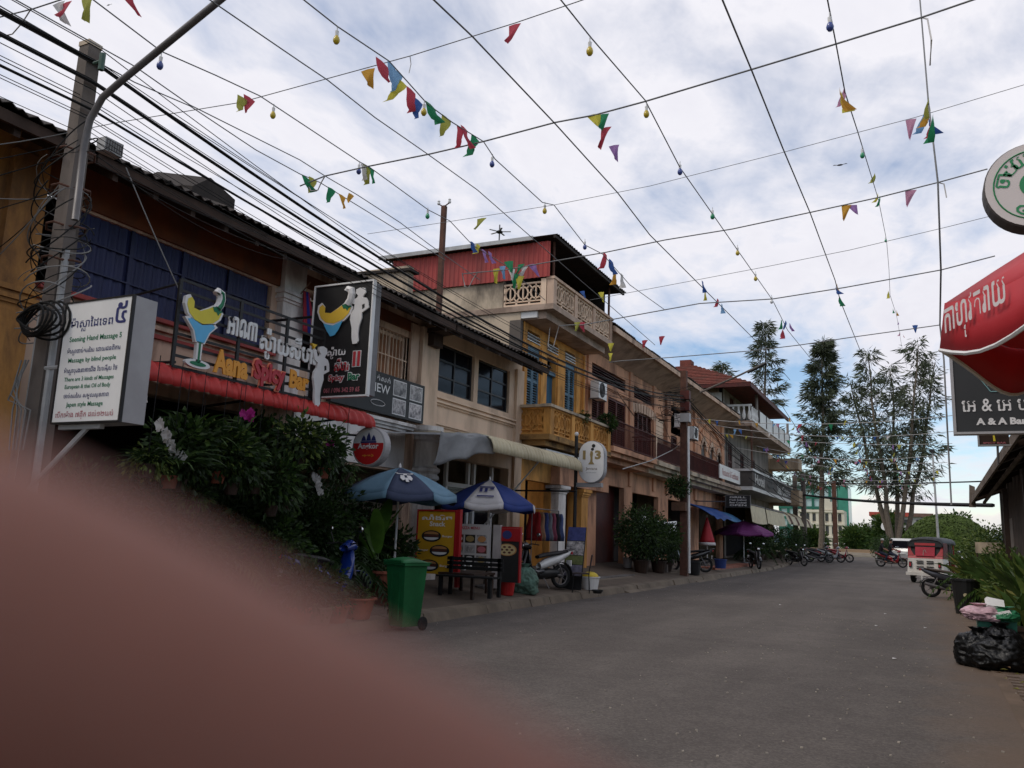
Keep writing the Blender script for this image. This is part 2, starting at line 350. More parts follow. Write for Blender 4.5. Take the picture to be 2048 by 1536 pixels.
strip(-1500, 1500, -60, 2600, -.06, 'ground', GRASS)
strip(-7.35, .78, -40, 76, 0, 'road', ASPH)
strip(-120, 120, 76, 92, 0, 'cross_road', ASPH)
# left pavement: dished slab rising from the kerb to the house fronts
b = MB()
for a, c in zip([-40]+[y for y in YS if -40 < y < 66], [y for y in YS if -40 < y < 66]+[66]):
    xs = [-7.35, -7.5, -7.62, -8.6, -9.6, -10.4]
    for x0, x1 in zip(xs, xs[1:]):
        f = lambda x, y: gz(y) if x == -7.35 else (gz(y)+.10 if x == -7.5 else pz(x, y))
        b.quad((x1, a, f(x1, a)), (x0, a, f(x0, a)), (x0, c, f(x0, c)), (x1, c, f(x1, c)))
tag(b.build('pavement', PAVE), kind='structure')
kl = thing('kerb_line', 'row of worn concrete kerb blocks along the shop pavement', 'kerb'); kl['kind'] = 'structure'; del kl['label']; del kl['category']
y = -8.0; k = 0
while y < 58:
    l = RND.uniform(.9, 1.2); z = gz(y); j = RND.uniform(-.02, .02)
    MB().slab([(-7.34+j, y+.012, z), (-7.40+j, y+.012, z+.15), (-7.66, y+.012, z+.185), (-7.66, y+.012, z-.02)], (0, l-.024, 0)).build('kerb_block', KERB, kl); y += l
# concrete ramps up to the doors
for i, (ya, yb) in enumerate(((22.4, 26.0), (30.3, 33.4))):
    rp = MB().slab([(-7.2, ya, .0), (-7.2, yb, .0), (-8.3, yb-.1, pz(-8.3)+.012), (-8.3, ya+.1, pz(-8.3)+.012)], (0, 0, -.2)).build('ramp', KERB); tag(rp, kind='structure')
MB().box(-10.0, -8.35, 22.6, 26.4, .1, pz(-8.4)+.03).build('forecourt', mat('grey_forecourt', (.17, .155, .145), .85, .2, 2, dirt=.5))['kind'] = 'structure'
# red tiled terrace in front of the far bars
tt = MB(); tt.box(-10.2, -8.0, 36.5, 46, .05, pz(-8)+.11); tag(tt.build('tiled_terrace', mat('red_terrace_tile', (.26, .09, .055), .7, .25, 3, dirt=.5)), kind='structure')
# right pavement
strip(.70, 4.0, -40, 70, .008, 'right_pavement', EARTH)
PV = mat('clay_paver', (.155, .115, .09), .9, .3, 5, .3, 30, dirt=.5)
pv = bpy.data.objects.new('paver_field', None); COL.objects.link(pv); tag(pv, kind='structure')
me0 = None; n = 0
for r_ in range(52):
    for c_ in range(6):
        yy = 5.8+r_*.125; xx = .96+c_*.25+(.125 if r_ % 2 else 0)
        if xx > .1108*yy+.30 or (r_ < 3 and RND.random() < .4): continue
        if me0 is None:
            bb = MB(); bb.obox((0, 0, 0), (.235, .112, .06)); o = bb.build('paver', PV, pv); me0 = o.data
        else: o = bpy.data.objects.new('paver', me0); COL.objects.link(o); o.parent = pv
        o.location = (xx, yy, .0+RND.uniform(-.012, .004)); o.rotation_euler = (RND.uniform(-.03, .03), RND.uniform(-.02, .02), RND.uniform(-.03, .03))
# loose grit and litter on the road
gs = MB()
for i in range(420):
    x = RND.uniform(-3, .9) if i % 3 else RND.uniform(-7.3, -5); yy = RND.uniform(5.5, 20) if i % 3 else RND.uniform(10, 40); s = RND.uniform(.006, .018)
    gs.obox((x, yy, gz(yy)+s*.3), (s, s*1.4, s*.7), rotz(RND.uniform(0, 3)))
tag(gs.build('grit', mat('pale_grit', (.33, .29, .24), .9, .4, 9)), 'loose pale grit and crumbs scattered over the asphalt', 'grit', kind='stuff')
for i, (px, py) in enumerate(((1770, 1228), (1752, 1252), (1788, 1318), (1850, 1256), (1560, 1210))):
    p = PZ(px, py, .004); tag(MB().slab([p+Vector((-.02, -.015, .004)), p+Vector((.03, -.02, .010)), p+Vector((.02, .03, .006)), p+Vector((-.02, .02, .010))], (0, 0, .004)).build('paper_scrap', A['whitep']), 'small pale paper scrap lying on the open asphalt', 'litter', 'paper scraps on the road')
# ------------------------------------------------------------------ helpers for house fronts
W = -10.0
def bx(parent, name, m, *a): return MB().box(*a).build(name, m, parent)
def window(parent, y0, y1, z0, z1, fm, gm, X=W, rows=1, cols=2, inset=.10, fw=.05, name='window'):
    f = MB(); x0, x1 = X-inset-.05, X-inset+.01
    f.box(x0, x1, y0, y1, z0, z0+fw); f.box(x0, x1, y0, y1, z1-fw, z1); f.box(x0, x1, y0, y0+fw, z0+fw, z1-fw); f.box(x0, x1, y1-fw, y1, z0+fw, z1-fw)
    for i in range(1, cols): yy = y0+(y1-y0)*i/cols; f.box(x0+.005, x1-.005, yy-fw*.5, yy+fw*.5, z0+fw, z1-fw)
    for j in range(1, rows): z = z0+(z1-z0)*j/rows; f.box(x0+.01, x1-.01, y0+fw, y1-fw, z-fw*.4, z+fw*.4)
    wo = f.build(name, fm, parent)
    for i in range(cols):
        a = y0+(y1-y0)*i/cols; c = y0+(y1-y0)*(i+1)/cols
        MB().box(x0+.015, x0+.025, a+.01, c-.01, z0+.01, z1-.01).build('pane', gm, wo)
    return wo
def louvre(parent, y0, y1, z0, z1, m, X=W, n=10, leaves=2, name='louvred_shutter'):
    for i in range(leaves):
        a = y0+(y1-y0)*i/leaves+.012; c = y0+(y1-y0)*(i+1)/leaves-.012; f = MB(); fw = .06
        f.box(X-.05, X, a, a+fw, z0, z1); f.box(X-.05, X, c-fw, c, z0, z1)
        for zz_ in (z0, (z0+z1)/2-.04, z1-.08): f.box(X-.05, X, a+fw, c-fw, zz_, zz_+.08)
        s = f.build(name, m, parent); sl = MB(); k = max(3, int((z1-z0)/.085))
        for j in range(k):
            z = z0+.1+(z1-z0-.2)*(j+.5)/k; sl.obox((X-.03, (a+c)/2, z), (.055, c-a-2*fw, .012), Matrix.Rotation(R(40), 3, 'Y'))
        o = sl.build('slats', m, s)
    MB().box(X-.12, X-.11, y0, y1, z0, z1).build('backing', A['dark'], parent)
def shutter_sheet(parent, y0, y1, z0, z1, m, X=W, n=1, pitch=.14):
    for i in range(n):
        a = y0+(y1-y0)*i/n; c = y0+(y1-y0)*(i+1)/n-.03
        o = corrug((X, a, z0), (0, c-a, 0), (0, 0, z1-z0), pitch, .02, True).build('shutter_panel', m, parent, solid=.006)
def moulding(parent, y0, y1, z, X, m, steps=((.03, .04), (.06, .05), (.10, .05)), name='cornice'):
    b = MB(); zc = z
    for d, h in steps: b.box(X-.05, X+d, y0, y1, zc, zc+h-.004); zc += h
    return b.build(name, m, parent)
def pilaster(parent, y0, y1, z0, z1, X, m, cap=None, proud=.12):
    b = MB(); b.box(X-.1, X+proud, y0, y1, z0, z1)
    if cap:
        z = cap
        for d, h in ((.03, .05), (.06, .06), (.03, .04), (.07, .07)): b.box(X-.05, X+proud+d, y0-d, y1+d, z, z+h-.003); z += h
    return b.build('pilaster', m, parent)
def shell(parent, y0, y1, z0, z1, m, X=W, depth=8, open_front=True, name='party_wall'):
    b = MB(); t = .2
    b.box(X-depth, X-.23, y0, y0+t*.5, z0, z1); b.box(X-depth, X-.23, y1-t*.5, y1, z0, z1); b.box(X-depth-.2, X-depth, y0, y1, z0, z1)
    return b.build(name, m, parent)
def lattice(parent, O, U, w_, h_, m, n=3, t=.045, name='lattice_panel'):
    """pierced balustrade panel in the vertical plane O + u*U: rings with a bar through, diagonals between"""
    O = Vector(O); U = Vector(U).normalized(); V = Vector((0, 0, 1)); nrm = U.cross(V); b = MB()
    def bar(p, q, wd):
        p = O+U*p[0]+V*p[1]; q = O+U*q[0]+V*q[1]; d = (q-p).normalized(); s = nrm.cross(d)*wd/2
        b.slab([p-s-nrm*t/2, q-s-nrm*t/2, q+s-nrm*t/2, p+s-nrm*t/2], nrm*t)
    fw = .05; bar((0, fw/2), (w_, fw/2), fw); bar((0, h_-fw/2), (w_, h_-fw/2), fw); bar((fw/2, fw), (fw/2, h_-fw), fw); bar((w_-fw/2, fw), (w_-fw/2, h_-fw), fw)
    zl = h_*.18; bar((fw, zl), (w_-fw, zl), .035); c = w_/n; cy = (zl+h_-fw)/2; rr = min(c*.40, (h_-zl-fw)*.36)
    for i in range(n):
        cx = c*(i+.5); pts = ell(cx, cy, rr, rr*1.12, 12)
        for k in range(12): bar(pts[k], pts[(k+1) % 12], .04)
        bar((cx, zl), (cx, h_-fw), .03)
        for sx in (-1, 1):
            for sy in (-1, 1): bar((cx+sx*rr*.7, cy+sy*rr*.8), (cx+sx*c*.5, cy+sy*(h_-zl-fw)*.46), .032)
        bar((cx-rr*1.0, cy), (cx-c*.5, cy), .032) if i == 0 else bar((cx-rr, cy), (cx-c+rr, cy), .032)
    bar((w_-c*.5+rr, cy), (w_-fw, cy), .032)
    for i in range(1, n): bar((c*i, fw), (c*i, zl), .05)
    return b.build(name, m, parent)
def railing(parent, O, U, w_, h_, m, pitch=.11, name='railing', solid_=False):
    O = Vector(O); U = Vector(U).normalized(); b = MB(); V = Vector((0, 0, 1)); n = U.cross(V)
    r = b; r.tube([O+V*h_, O+U*w_+V*h_], .028, 6); r.tube([O+V*.06, O+U*w_+V*.06], .02, 6); r.tube([O+V*(h_*.8), O+U*w_+V*(h_*.8)], .014, 5)
    k = int(w_/pitch)
    for i in range(k+1): r.tube([O+U*(w_*i/k)+V*.06, O+U*(w_*i/k)+V*h_], .012, 4, False)
    o = b.build(name, m, parent)
    if solid_:
        MB().slab([O+V*.09-n*.03, O+U*w_+V*.09-n*.03, O+U*w_+V*h_*.78-n*.03, O+V*h_*.78-n*.03], n*.01).build('rail_sheet', m, o)
    return o
# ------------------------------------------------------------------ 1 ochre house at the near end
B1 = thing('ochre_house', 'ochre plastered house next to the concrete utility pole', 'house', (W, 2.5, 0))
wall_x(W, -3, 6.42, 0, 6.43, [(5.0, 6.0, .5, 2.8)]).build('wall', A['ochre'], B1); shell(B1, -3, 6.42, 0, 6.43, A['ochre'])
bx(B1, 'doorway_back', A['dark'], W-.3, W-.24, 4.9, 6.1, .4, 2.9)
pilaster(B1, 5.95, 6.42, 0, 6.0, W, A['ochre'], 4.05, .10)
moulding(B1, -3, 5.9, 4.0, W, A['ochre'])
bx(B1, 'shop_front', A['dark'], W-.02, W+.03, 2.0, 4.6, .5, 2.9)
# ------------------------------------------------------------------ 2 blue-shuttered bar house
B2 = thing('bar_house', 'orange and pink shophouse with long navy corrugated shutters upstairs', 'house', (W, 10.5, 0))
wall_x(W, 6.42, 15.45, .3, 6.43, [(6.42, 6.88, 4.4, 5.9), (6.9, 10.72, 4.45, 5.58), (11.6, 13.0, 4.3, 5.75), (13.93, 15.1, 4.62, 5.66), (6.7, 11.2, .4, 3.3), (11.5, 15.2, .4, 2.7)], .3).build('wall', A['pink'], B2)
shell(B2, 6.42, 15.45, .3, 6.43, A['stain'])
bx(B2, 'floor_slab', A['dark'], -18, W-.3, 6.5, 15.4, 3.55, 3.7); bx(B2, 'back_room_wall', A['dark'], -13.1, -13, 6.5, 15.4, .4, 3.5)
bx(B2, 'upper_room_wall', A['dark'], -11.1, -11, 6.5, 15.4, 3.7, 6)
shutter_sheet(B2, 6.92, 10.70, 4.45, 5.58, A['navy'], W-.06, 4)
g = MB()
for y_ in (7.85, 8.8, 9.75): g.box(W-.04, W-.015, y_-.03, y_+.03, 4.45, 5.58)
for z_ in (4.8, 5.2): g.box(W-.035, W-.01, 6.92, 10.7, z_-.012, z_+.012)
g.build('shutter_frame', mat('dark_navy', (.02, .024, .07), .5), B2)
bx(B2, 'head_board', A['orange'], W-.05, W+.05, 6.45, 10.86, 5.62, 6.3); bx(B2, 'head_board', A['orange'], W-.04, W+.02, 11.45, 15.4, 5.8, 6.05)
for z_, m_ in ((4.36, A['redm']), (4.24, A['pink']), (4.12, A['redm'])): bx(B2, 'sill_moulding', m_, W-.02, W+.10-(4.36-z_)*.2, 6.5, 10.84, z_, z_+.06)
pilaster(B2, 10.87, 11.43, 3.5, 6.3, W, A['white'], 5.35, .14)
pilaster(B2, 15.1, 15.42, 2.6, 6.0, W, A['pink'], None, .06)
window(B2, 13.95, 15.08, 4.64, 5.64, A['cream'], mat('orange_curtain', (.30, .14, .07), .9, .25, 5), cols=2, rows=1, inset=.12, fw=.07)
gr = MB()
for i in range(9): y_ = 14.0+i*.13; gr.box(W-.03, W-.015, y_-.008, y_+.008, 4.64, 5.64)
gr.box(W-.032, W-.012, 13.95, 15.08, 5.1, 5.12); gr.build('window_grille', A['cream'], B2)
# stucco band and fluted column heads below the upper floor
moulding(B2, 11.5, 15.3, 3.55, W, A['white'], ((.06, .06), (.12, .06), (.18, .07)))
bx(B2, 'fascia', A['white'], W-.05, W+.04, 11.5, 15.3, 2.75, 3.52)
def column(parent, y, X=W+.15, z0=.45, z1=3.75, r=.30, m=None):
    m = m or A['white']; b = MB(); b.lathe([(r*1.25, z0), (r*1.25, z0+.18), (r*1.05, z0+.22), (r, z0+.3), (r*.93, z1-1.2), (r*1.15, z1-1.16), (r*1.15, z1-1.1), (r*1.0, z1-1.05), (r*1.2, z1-.99), (r*1.2, z1-.93), (r*.95, z1-.88), (r*.95, z1-.35), (r*1.1, z1-.3), (r*1.1, z1-.24), (r*1.2, z1-.2), (r*1.2, z1-.14), (r*1.32, z1-.1), (r*1.32, z1)], (X, y, 0), 14)
    return b.build('column', m, parent)
column(B2, 15.75)
# ------------------------------------------------------------------ 3 cream house with two wide dark windows
B3 = thing('cream_house', 'cream plastered shophouse with two wide black aluminium windows', 'house', (W, 18.2, 0))
wall_x(W, 15.45, 20.95, .3, 6.43, [(16.41, 18.14, 4.7, 5.87), (18.36, 20.17, 4.7, 5.87), (16.2, 20.3, .45, 3.2)], .25).build('wall', A['cream'], B3)
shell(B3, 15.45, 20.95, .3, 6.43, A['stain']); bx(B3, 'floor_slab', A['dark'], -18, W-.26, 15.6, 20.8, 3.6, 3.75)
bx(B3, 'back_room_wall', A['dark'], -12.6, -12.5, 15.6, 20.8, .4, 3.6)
window(B3, 16.41, 18.14, 4.7, 5.87, A['alu'], A['glass'], rows=3, cols=2, inset=.08); window(B3, 18.36, 20.17, 4.7, 5.87, A['alu'], A['glass'], rows=3, cols=2, inset=.08)
moulding(B3, 16.2, 20.5, 4.36, W, A['cream'], ((.04, .05), (.09, .05), (.05, .05), (.11, .05)))
moulding(B3, 16.2, 20.9, 3.86, W, A['cream'], ((.04, .04), (.08, .05)))
pilaster(B3, 15.46, 16.18, 3.8, 6.0, W, A['cream'], None, .14)
pilaster(B3, 20.5, 20.94, .4, 6.0, W, A['cream'], 3.55, .08)
bk = MB(); bk.slab([(W+.02, 15.6, 5.98), (W+.02, 16.1, 5.98), (W+.75, 16.1, 6.03), (W+.75, 15.6, 6.03)], (0, 0, -.1)); bk.box(W, W+.3, 15.65, 16.05, 5.6, 5.88); bk.build('eave_bracket', A['soffit'], B3)
# jambs of the shop door with tall panes
dr = MB()
for y_ in (17.5, 18.6, 18.9, 19.9): dr.box(W-.35, W-.27, y_-.05, y_+.05, .5, 3.2)
dr.box(W-.36, W-.26, 17.5, 19.9, 2.55, 2.66); dr.build('shop_door_frame', A['whitep'], B3)
for y0, y1 in ((17.55, 18.55), (18.95, 19.85)): bx(B3, 'pane', A['glass'], W-.33, W-.32, y0, y1, .6, 2.55)
# shared eaves of the three low houses: timber soffit, corrugated sheets, row of tile ends
def low_roof(parent, y0, y1, eave=(-9.0, 6.02), slope=.42, run=5.6, m=None):
    m = m or A['roof']; n = max(1, round((y1-y0)/1.0))
    for i in range(n):
        a = y0+(y1-y0)*i/n; c = y0+(y1-y0)*(i+1)/n+.06; dz = RND.uniform(-.02, .03)
        corrug((eave[0]+RND.uniform(-.03, .05), a, eave[1]+dz+.02*(i % 2)), (0, c-a, 0), (-run, 0, run*slope), .16, .024).build('roof_sheet', m, parent, solid=.012)
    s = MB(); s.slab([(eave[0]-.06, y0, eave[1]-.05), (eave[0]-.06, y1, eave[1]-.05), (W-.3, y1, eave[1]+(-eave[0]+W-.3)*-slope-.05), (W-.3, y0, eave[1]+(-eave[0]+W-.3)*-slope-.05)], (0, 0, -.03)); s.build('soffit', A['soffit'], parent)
    f = MB(); f.box(eave[0]-.10, eave[0]-.05, y0, y1, eave[1]-.17, eave[1]-.03); f.build('fascia_board', A['soffit'], parent)
    k = int((y1-y0)/.62)
    for i in range(k):
        y_ = y0+(i+.5)*(y1-y0)/k; MB().slab([(eave[0]-.12, y_-.04, eave[1]-.15), (W+.0, y_-.04, eave[1]+.30), (W, y_-.04, eave[1]+.18), (eave[0]-.12, y_-.04, eave[1]-.26)], (0, .08, 0)).build('rafter', A['soffit'], parent)
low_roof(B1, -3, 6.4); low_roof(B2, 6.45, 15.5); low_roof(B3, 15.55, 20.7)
# broken ridge piece showing above the eave, brick parapet between the roofs
rp = MB(); p0 = PX(385, 372, -9.6); p1 = PX(470, 402, -9.6); rp.slab([p0+Vector((0, 0, -.3)), p1+Vector((0, 0, -.3)), p1+Vector((0, 0, .02)), (p0+p1)/2+Vector((0, -.1, .22)), p0], (-1.2, 0, .3)); rp.build('ridge_cap', A['roof'], B2)
pb = thing('brick_parapet', 'exposed orange brick parapet wall rising between the dark roofs', 'wall', (-11, 15.4, 6.3))
me0 = None; core = MB(); core.box(-13.6, -10.3, 15.36, 15.58, 6.3, 7.45); core.build('mortar_core', A['stain'], pb)
for j in range(11):
    for i in range(13):
        if j > 10-abs(i-8)*.35: continue
        if me0 is None: o = MB().obox((0, 0, 0), (.225, .10, .075)).build('brick', A['brick'], pb); me0 = o.data
        else: o = bpy.data.objects.new('brick', me0); COL.objects.link(o); o.parent = pb
        o.location = (-13.45+i*.245+(.12 if j % 2 else 0)+11, 15.345-15.4+RND.uniform(-.006, .006), .05+j*.09+.04)
MB().slab([(-13.7, 15.28, 7.42), (-10.2, 15.28, 7.3), (-10.2, 15.66, 7.3), (-13.7, 15.66, 7.42)], (0, 0, .06)).build('coping', A['roof'], pb)
# ------------------------------------------------------------------ 4 tall yellow house
B4 = thing('yellow_house', 'tall yellow house with blue shutters, pierced balconies and red metal attic', 'house', (W, 23.4, 0))
wall_x(W, 20.95, 25.8, .4, 7.5, [(21.22, 22.12, 5.05, 6.88), (22.62, 23.4, 4.35, 6.8), (24.08, 24.97, 5.05, 6.98), (21.22, 22.1, 7.0, 7.32), (22.67, 23.5, 7.0, 7.32), (24.1, 24.95, 7.0, 7.32), (23.9, 25.2, .5, 3.05), (21.4, 23.2, .5, 3.0)], .22).build('wall', A['yellow'], B4)
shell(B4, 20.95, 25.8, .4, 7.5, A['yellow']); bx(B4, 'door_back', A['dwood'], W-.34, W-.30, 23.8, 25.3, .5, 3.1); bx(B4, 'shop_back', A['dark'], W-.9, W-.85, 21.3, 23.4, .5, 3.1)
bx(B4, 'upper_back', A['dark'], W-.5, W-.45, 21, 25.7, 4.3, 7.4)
for y0, y1, z0, z1 in ((21.22, 22.12, 5.05, 6.7), (24.08, 24.97, 5.05, 6.8)):
    louvre(B4, y0, y1, z0, z1, A['teal'], W-.02); bx(B4, 'shutter_head', A['teal'], W-.08, W-.03, y0, y1, z1+.01, z1+.17)
bx(B4, 'curtain', mat('blue_curtain', (.03, .10, .17), .8, .35, 6, streak=6), W-.16, W-.12, 22.64, 23.38, 4.35, 6.3); bx(B4, 'door_head', A['teal'], W-.14, W-.02, 22.62, 23.4, 6.3, 6.42)
for a, c in ((21.22, 22.1), (22.67, 23.5), (24.1, 24.95)):
    for k in range(3): MB().slab([(W-.12, a, 7.04+k*.09), (W-.12, c, 7.04+k*.09), (W+.02, c, 7.015+k*.09), (W+.02, a, 7.015+k*.09)], (0, 0, .03)).build('vent_blade', A['whitep'], B4)
for a, c in ((20.95, 21.2), (22.15, 22.6), (23.42, 24.05), (25.0, 25.3)): pilaster(B4, a+.02, c-.02, 4.35, 6.95, W, A['yellow'], None, .05)
pipe = MB(); pipe.tube([(W+.09, 25.55, .5), (W+.09, 25.55, 7.4)], .05, 8); pipe.build('downpipe', A['yellow'], B4)
# ground floor posts with capitals
for y_, m_ in ((23.55, A['white']), (25.45, A['yellow'])):
    b = MB(); b.box(W-.15, W+.25, y_-.28, y_+.28, .4, 2.72)
    for d, h0, h1 in ((.03, 2.72, 2.78), (.07, 2.78, 2.86), (.11, 2.86, 2.96)): b.box(W-.15, W+.25+d, y_-.28-d, y_+.28+d, h0, h1-.003)
    b.build('pier', m_, B4)
bx(B4, 'lintel', A['peach'], W-.1, W+.3, 23.2, 27.6, 2.98, 3.5)
# first-floor balcony
bs = MB(); bs.box(W, -9.02, 20.75, 25.85, 4.05, 4.2); bs.box(W, -9.2, 20.9, 25.8, 3.9, 4.047); bs.build('balcony_slab', mat('stained_yellow', (.36, .20, .07), .9, .25, 2, .3, 16, dirt=.9, dcol=(.07, .04, .025), dscale=1.6), B4)
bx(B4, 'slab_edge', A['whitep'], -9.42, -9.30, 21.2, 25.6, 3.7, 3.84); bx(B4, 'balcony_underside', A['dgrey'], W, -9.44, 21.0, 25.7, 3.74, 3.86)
for y_ in (20.93, 22.5, 24.05, 25.65): b = MB(); b.box(-9.22, -9.02, y_-.13, y_+.13, 4.2, 4.95); b.build('balcony_post', A['yellow'], B4)
bx(B4, 'balcony_coping', A['stain'], -9.25, -8.97, 20.7, 25.9, 4.953, 5.03); bx(B4, 'balcony_coping', A['stain'], W, -9.255, 20.72, 20.98, 4.95, 5.025)
for a, c in ((21.07, 22.36), (22.64, 23.91), (24.19, 25.51)): lattice(B4, (-9.08, a, 4.2), (0, 1, 0), c-a, .75, A['yellow'], 3)
lattice(B4, (W+.02, 20.86, 4.2), (1, 0, 0), .74, .75, A['yellow'], 2); bx(B4, 'side_infill', A['yellow'], W, -9.22, 20.90, 20.93, 4.2, 4.94)
# roof terrace
ts = MB(); ts.box(-14.6, -9.02, 20.78, 25.85, 7.74, 7.9); ts.box(-14.5, -9.3, 20.95, 25.85, 7.52, 7.737); ts.build('terrace_slab', A['psoffit'], B4)
bx(B4, 'slab_fascia', A['whitep'], -10.1, -9.55, 20.86, 20.94, 7.55, 7.735)
for y_ in (20.92, 22.55, 24.1, 25.7): b = MB(); b.box(-9.24, -9.03, y_-.12, y_+.12, 7.9, 8.62); b.build('terrace_post', A['pink'], B4)
bx(B4, 'terrace_rail', A['pink'], -9.26, -9.0, 20.78, 25.86, 8.623, 8.70)
for a, c in ((21.05, 22.42), (22.68, 23.97), (24.23, 25.57)): lattice(B4, (-9.09, a, 7.9), (0, 1, 0), c-a, .72, A['cream'], 3)
lattice(B4, (-10.62, 20.86, 7.92), (1, 0, 0), 1.22, .68, A['cream'], 3, .05)
bx(B4, 'terrace_corner', A['cream'], -9.42, -9.26, 20.79, 21.04, 7.9, 8.66); bx(B4, 'side_parapet', A['stain'], -13.9, -10.64, 20.82, 21.0, 7.9, 8.72); bx(B4, 'side_parapet', A['stain'], -14.6, -10.06, 20.84, 20.98, 6.4, 7.735)
bx(B4, 'corner_pier', A['conc'], -10.38, -10.03, 20.8, 20.98, 5.9, 7.5)
o = corrug((-14.5, 20.74, 8.68), (5.36, 0, 0), (0, 0, 1.05), .15, .02, True).build('attic_sheet', A['redm'], B4, solid=.008)
bx(B4, 'attic_inner_wall', A['dark'], -11.2, -11.1, 20.9, 25.7, 7.9, 9.7); bx(B4, 'attic_far_wall', A['dark'], -14, -9.3, 25.72, 25.8, 7.9, 9.6)
for y_ in (21.0, 25.75): MB().tube([(-9.14, y_, 8.7), (-9.14, y_, 9.78)], .04, 8).build('roof_post', A['rust'], B4)
for i in range(6): corrug((-14.9, 20.55+i*1.02, 9.86), (0, 1.06, 0), (6.05, 0, -.02), .16, .022).build('attic_roof_sheet', A['roof'], B4, solid=.01)
bx(B4, 'roof_flashing', A['galv'], -14.9, -9.6, 20.50, 20.55, 9.74, 9.86)
bx(B4, 'roof_edge_beam', A['roof'], -8.95, -8.88, 20.5, 26.6, 9.72, 9.80)
gh = thing('green_roof_hut', 'small green metal rooftop hut behind the red attic', 'hut', (-12.4, 26, 9.9))
corrug((-13.9, 24.6, 9.86), (2.6, 0, 0), (0, 0, .62), .16, .02, True).build('sheet_wall', A['greenm'], gh, solid=.008); bx(gh, 'hut_body', A['dark'], -13.8, -11.4, 24.7, 27, 9.87, 10.4)
MB().slab([(-14.2, 24.4, 10.42), (-11.0, 24.4, 10.55), (-11.0, 27.2, 10.3), (-14.2, 27.2, 10.2)], (0, 0, .05)).build('roof', A['roof'], gh)
# rooftop turbine/aerial on a mast
an = thing('roof_aerial', 'small aerial with radial arms on a mast above the green hut', 'aerial', (-12.0, 26, 10.4))
pa = PY(999, 464, 26.0); b = MB(); b.tube([(pa.x, 26, 10.35), (pa.x, 26, pa.z+.28)], .025, 6); b.build('mast', A['steel'], an)
b = MB(); b.sphere((pa.x, 26, pa.z), (.13, .13, .06), 10, 5); b.build('hub', A['black'], an)
for i in range(5):
    a = R(72*i+20); MB().obox((pa.x+.25*math.cos(a), 26+.25*math.sin(a), pa.z+.01), (.34, .07, .012), rotz(a)).build('arm', A['galv'], an)
# ------------------------------------------------------------------ 5 peach house with maroon louvres
def high_roof(parent, y0, y1, ex=-9.0, ez=8.45, slope=.45, run=6.0):
    n = max(1, round((y1-y0)/1.1))
    for i in range(n):
        a = y0+(y1-y0)*i/n; c = y0+(y1-y0)*(i+1)/n+.05
        corrug((ex+RND.uniform(-.02, .06), a, ez+.06+RND.uniform(0, .03)), (0, c-a, 0), (-run, 0, run*slope), .17, .024).build('roof_sheet', A['roof'], parent, solid=.012)
    MB().slab([(ex, y0, ez-.12), (ex, y1, ez-.12), (W+.02, y1, ez-.62), (W+.02, y0, ez-.62)], (0, 0, .04)).build('soffit', A['psoffit'], parent)
    MB().box(ex-.02, ex+.04, y0, y1, ez-.16, ez+.02).build('fascia_board', A['pink'], parent)
B5 = thing('peach_house', 'peach house with maroon louvred doors above a maroon railing balcony', 'house', (W, 31, 0))
wall_x(W, 25.8, 36.0, .4, 7.9, [(26.45, 30.2, 6.95, 7.42), (31.3, 33.85, 6.95, 7.42), (26.6, 27.9, 4.45, 6.55), (28.25, 30.3, 4.45, 6.5), (31.35, 33.75, 4.45, 6.45), (34.2, 35.8, 4.45, 6.6), (27.2, 30.2, .5, 3.3), (31.2, 34.8, .5, 3.2)], .2).build('wall', A['peach'], B5)
shell(B5, 25.8, 36, .4, 7.9, A['stain']); bx(B5, 'back_room_wall', A['dark'], -11.4, -11.3, 26, 35.9, .5, 4.1); bx(B5, 'door_leaf', A['maroon'], W-.5, W-.45, 27.0, 30.4, .5, 3.4); bx(B5, 'upper_room_wall', A['dark'], -11.2, -11.1, 26, 35.9, 4.3, 8.6); bx(B5, 'floor_slab', A['dark'], -18, W-.22, 26, 35.9, 4.15, 4.3)
for a, c in ((26.45, 30.2), (31.3, 33.85)):
    for k in range(5): MB().slab([(W-.14, a, 6.98+k*.09), (W-.14, c, 6.98+k*.09), (W-.02, c, 6.955+k*.09), (W-.02, a, 6.955+k*.09)], (0, 0, .02)).build('vent_slat', A['maroon'], B5)
louvre(B5, 26.6, 27.9, 4.45, 6.55, A['maroon'], W-.03, name='louvred_door'); louvre(B5, 28.25, 30.3, 4.45, 6.5, A['maroon'], W-.03, name='louvred_door'); louvre(B5, 31.35, 33.75, 4.45, 6.45, A['maroon'], W-.03, leaves=4, name='louvred_door')
rs = MB()
for k in range(20): rs.box(W-.1, W-.08+(.015 if k % 2 else 0), 34.22, 35.78, 4.45+k*.107, 4.55+k*.107)
rs.build('roller_shutter', A['cream'], B5)
for i in range(9):          # voussoirs over the wide door
    t = -1+2*i/8; y_ = 32.55+t*1.45; MB().obox((W+.02, y_, 6.62-.10*t*t), (.10, .27, .36), Matrix.Rotation(-t*.5, 3, 'X')).build('arch_stone', A['pink'], B5)
for y_ in (26.2, 30.8, 34.0, 35.95): pilaster(B5, y_-.17, y_+.17, 3.4, 7.9, W, A['peach'], None, .07)
moulding(B5, 25.85, 36, 6.72, W, A['peach'], ((.03, .04), (.06, .05)))
def balcony(parent, y0, y1, m, X=-9.0):
    b = MB(); b.box(W, X+.06, y0, y1, 4.26, 4.43); b.box(W, X-.08, y0, y1, 4.12, 4.257); b.box(W, X-.35, y0, y1, 3.95, 4.117); b.build('balcony_slab', m, parent)
balcony(B5, 25.87, 30.9, A['peach'])
railing(B5, (-9.0, 25.9, 4.43), (0, 1, 0), 5.0, .88, A['maroon']); railing(B5, (W, 30.9, 4.43), (1, 0, 0), 1.0, .88, A['maroon'])
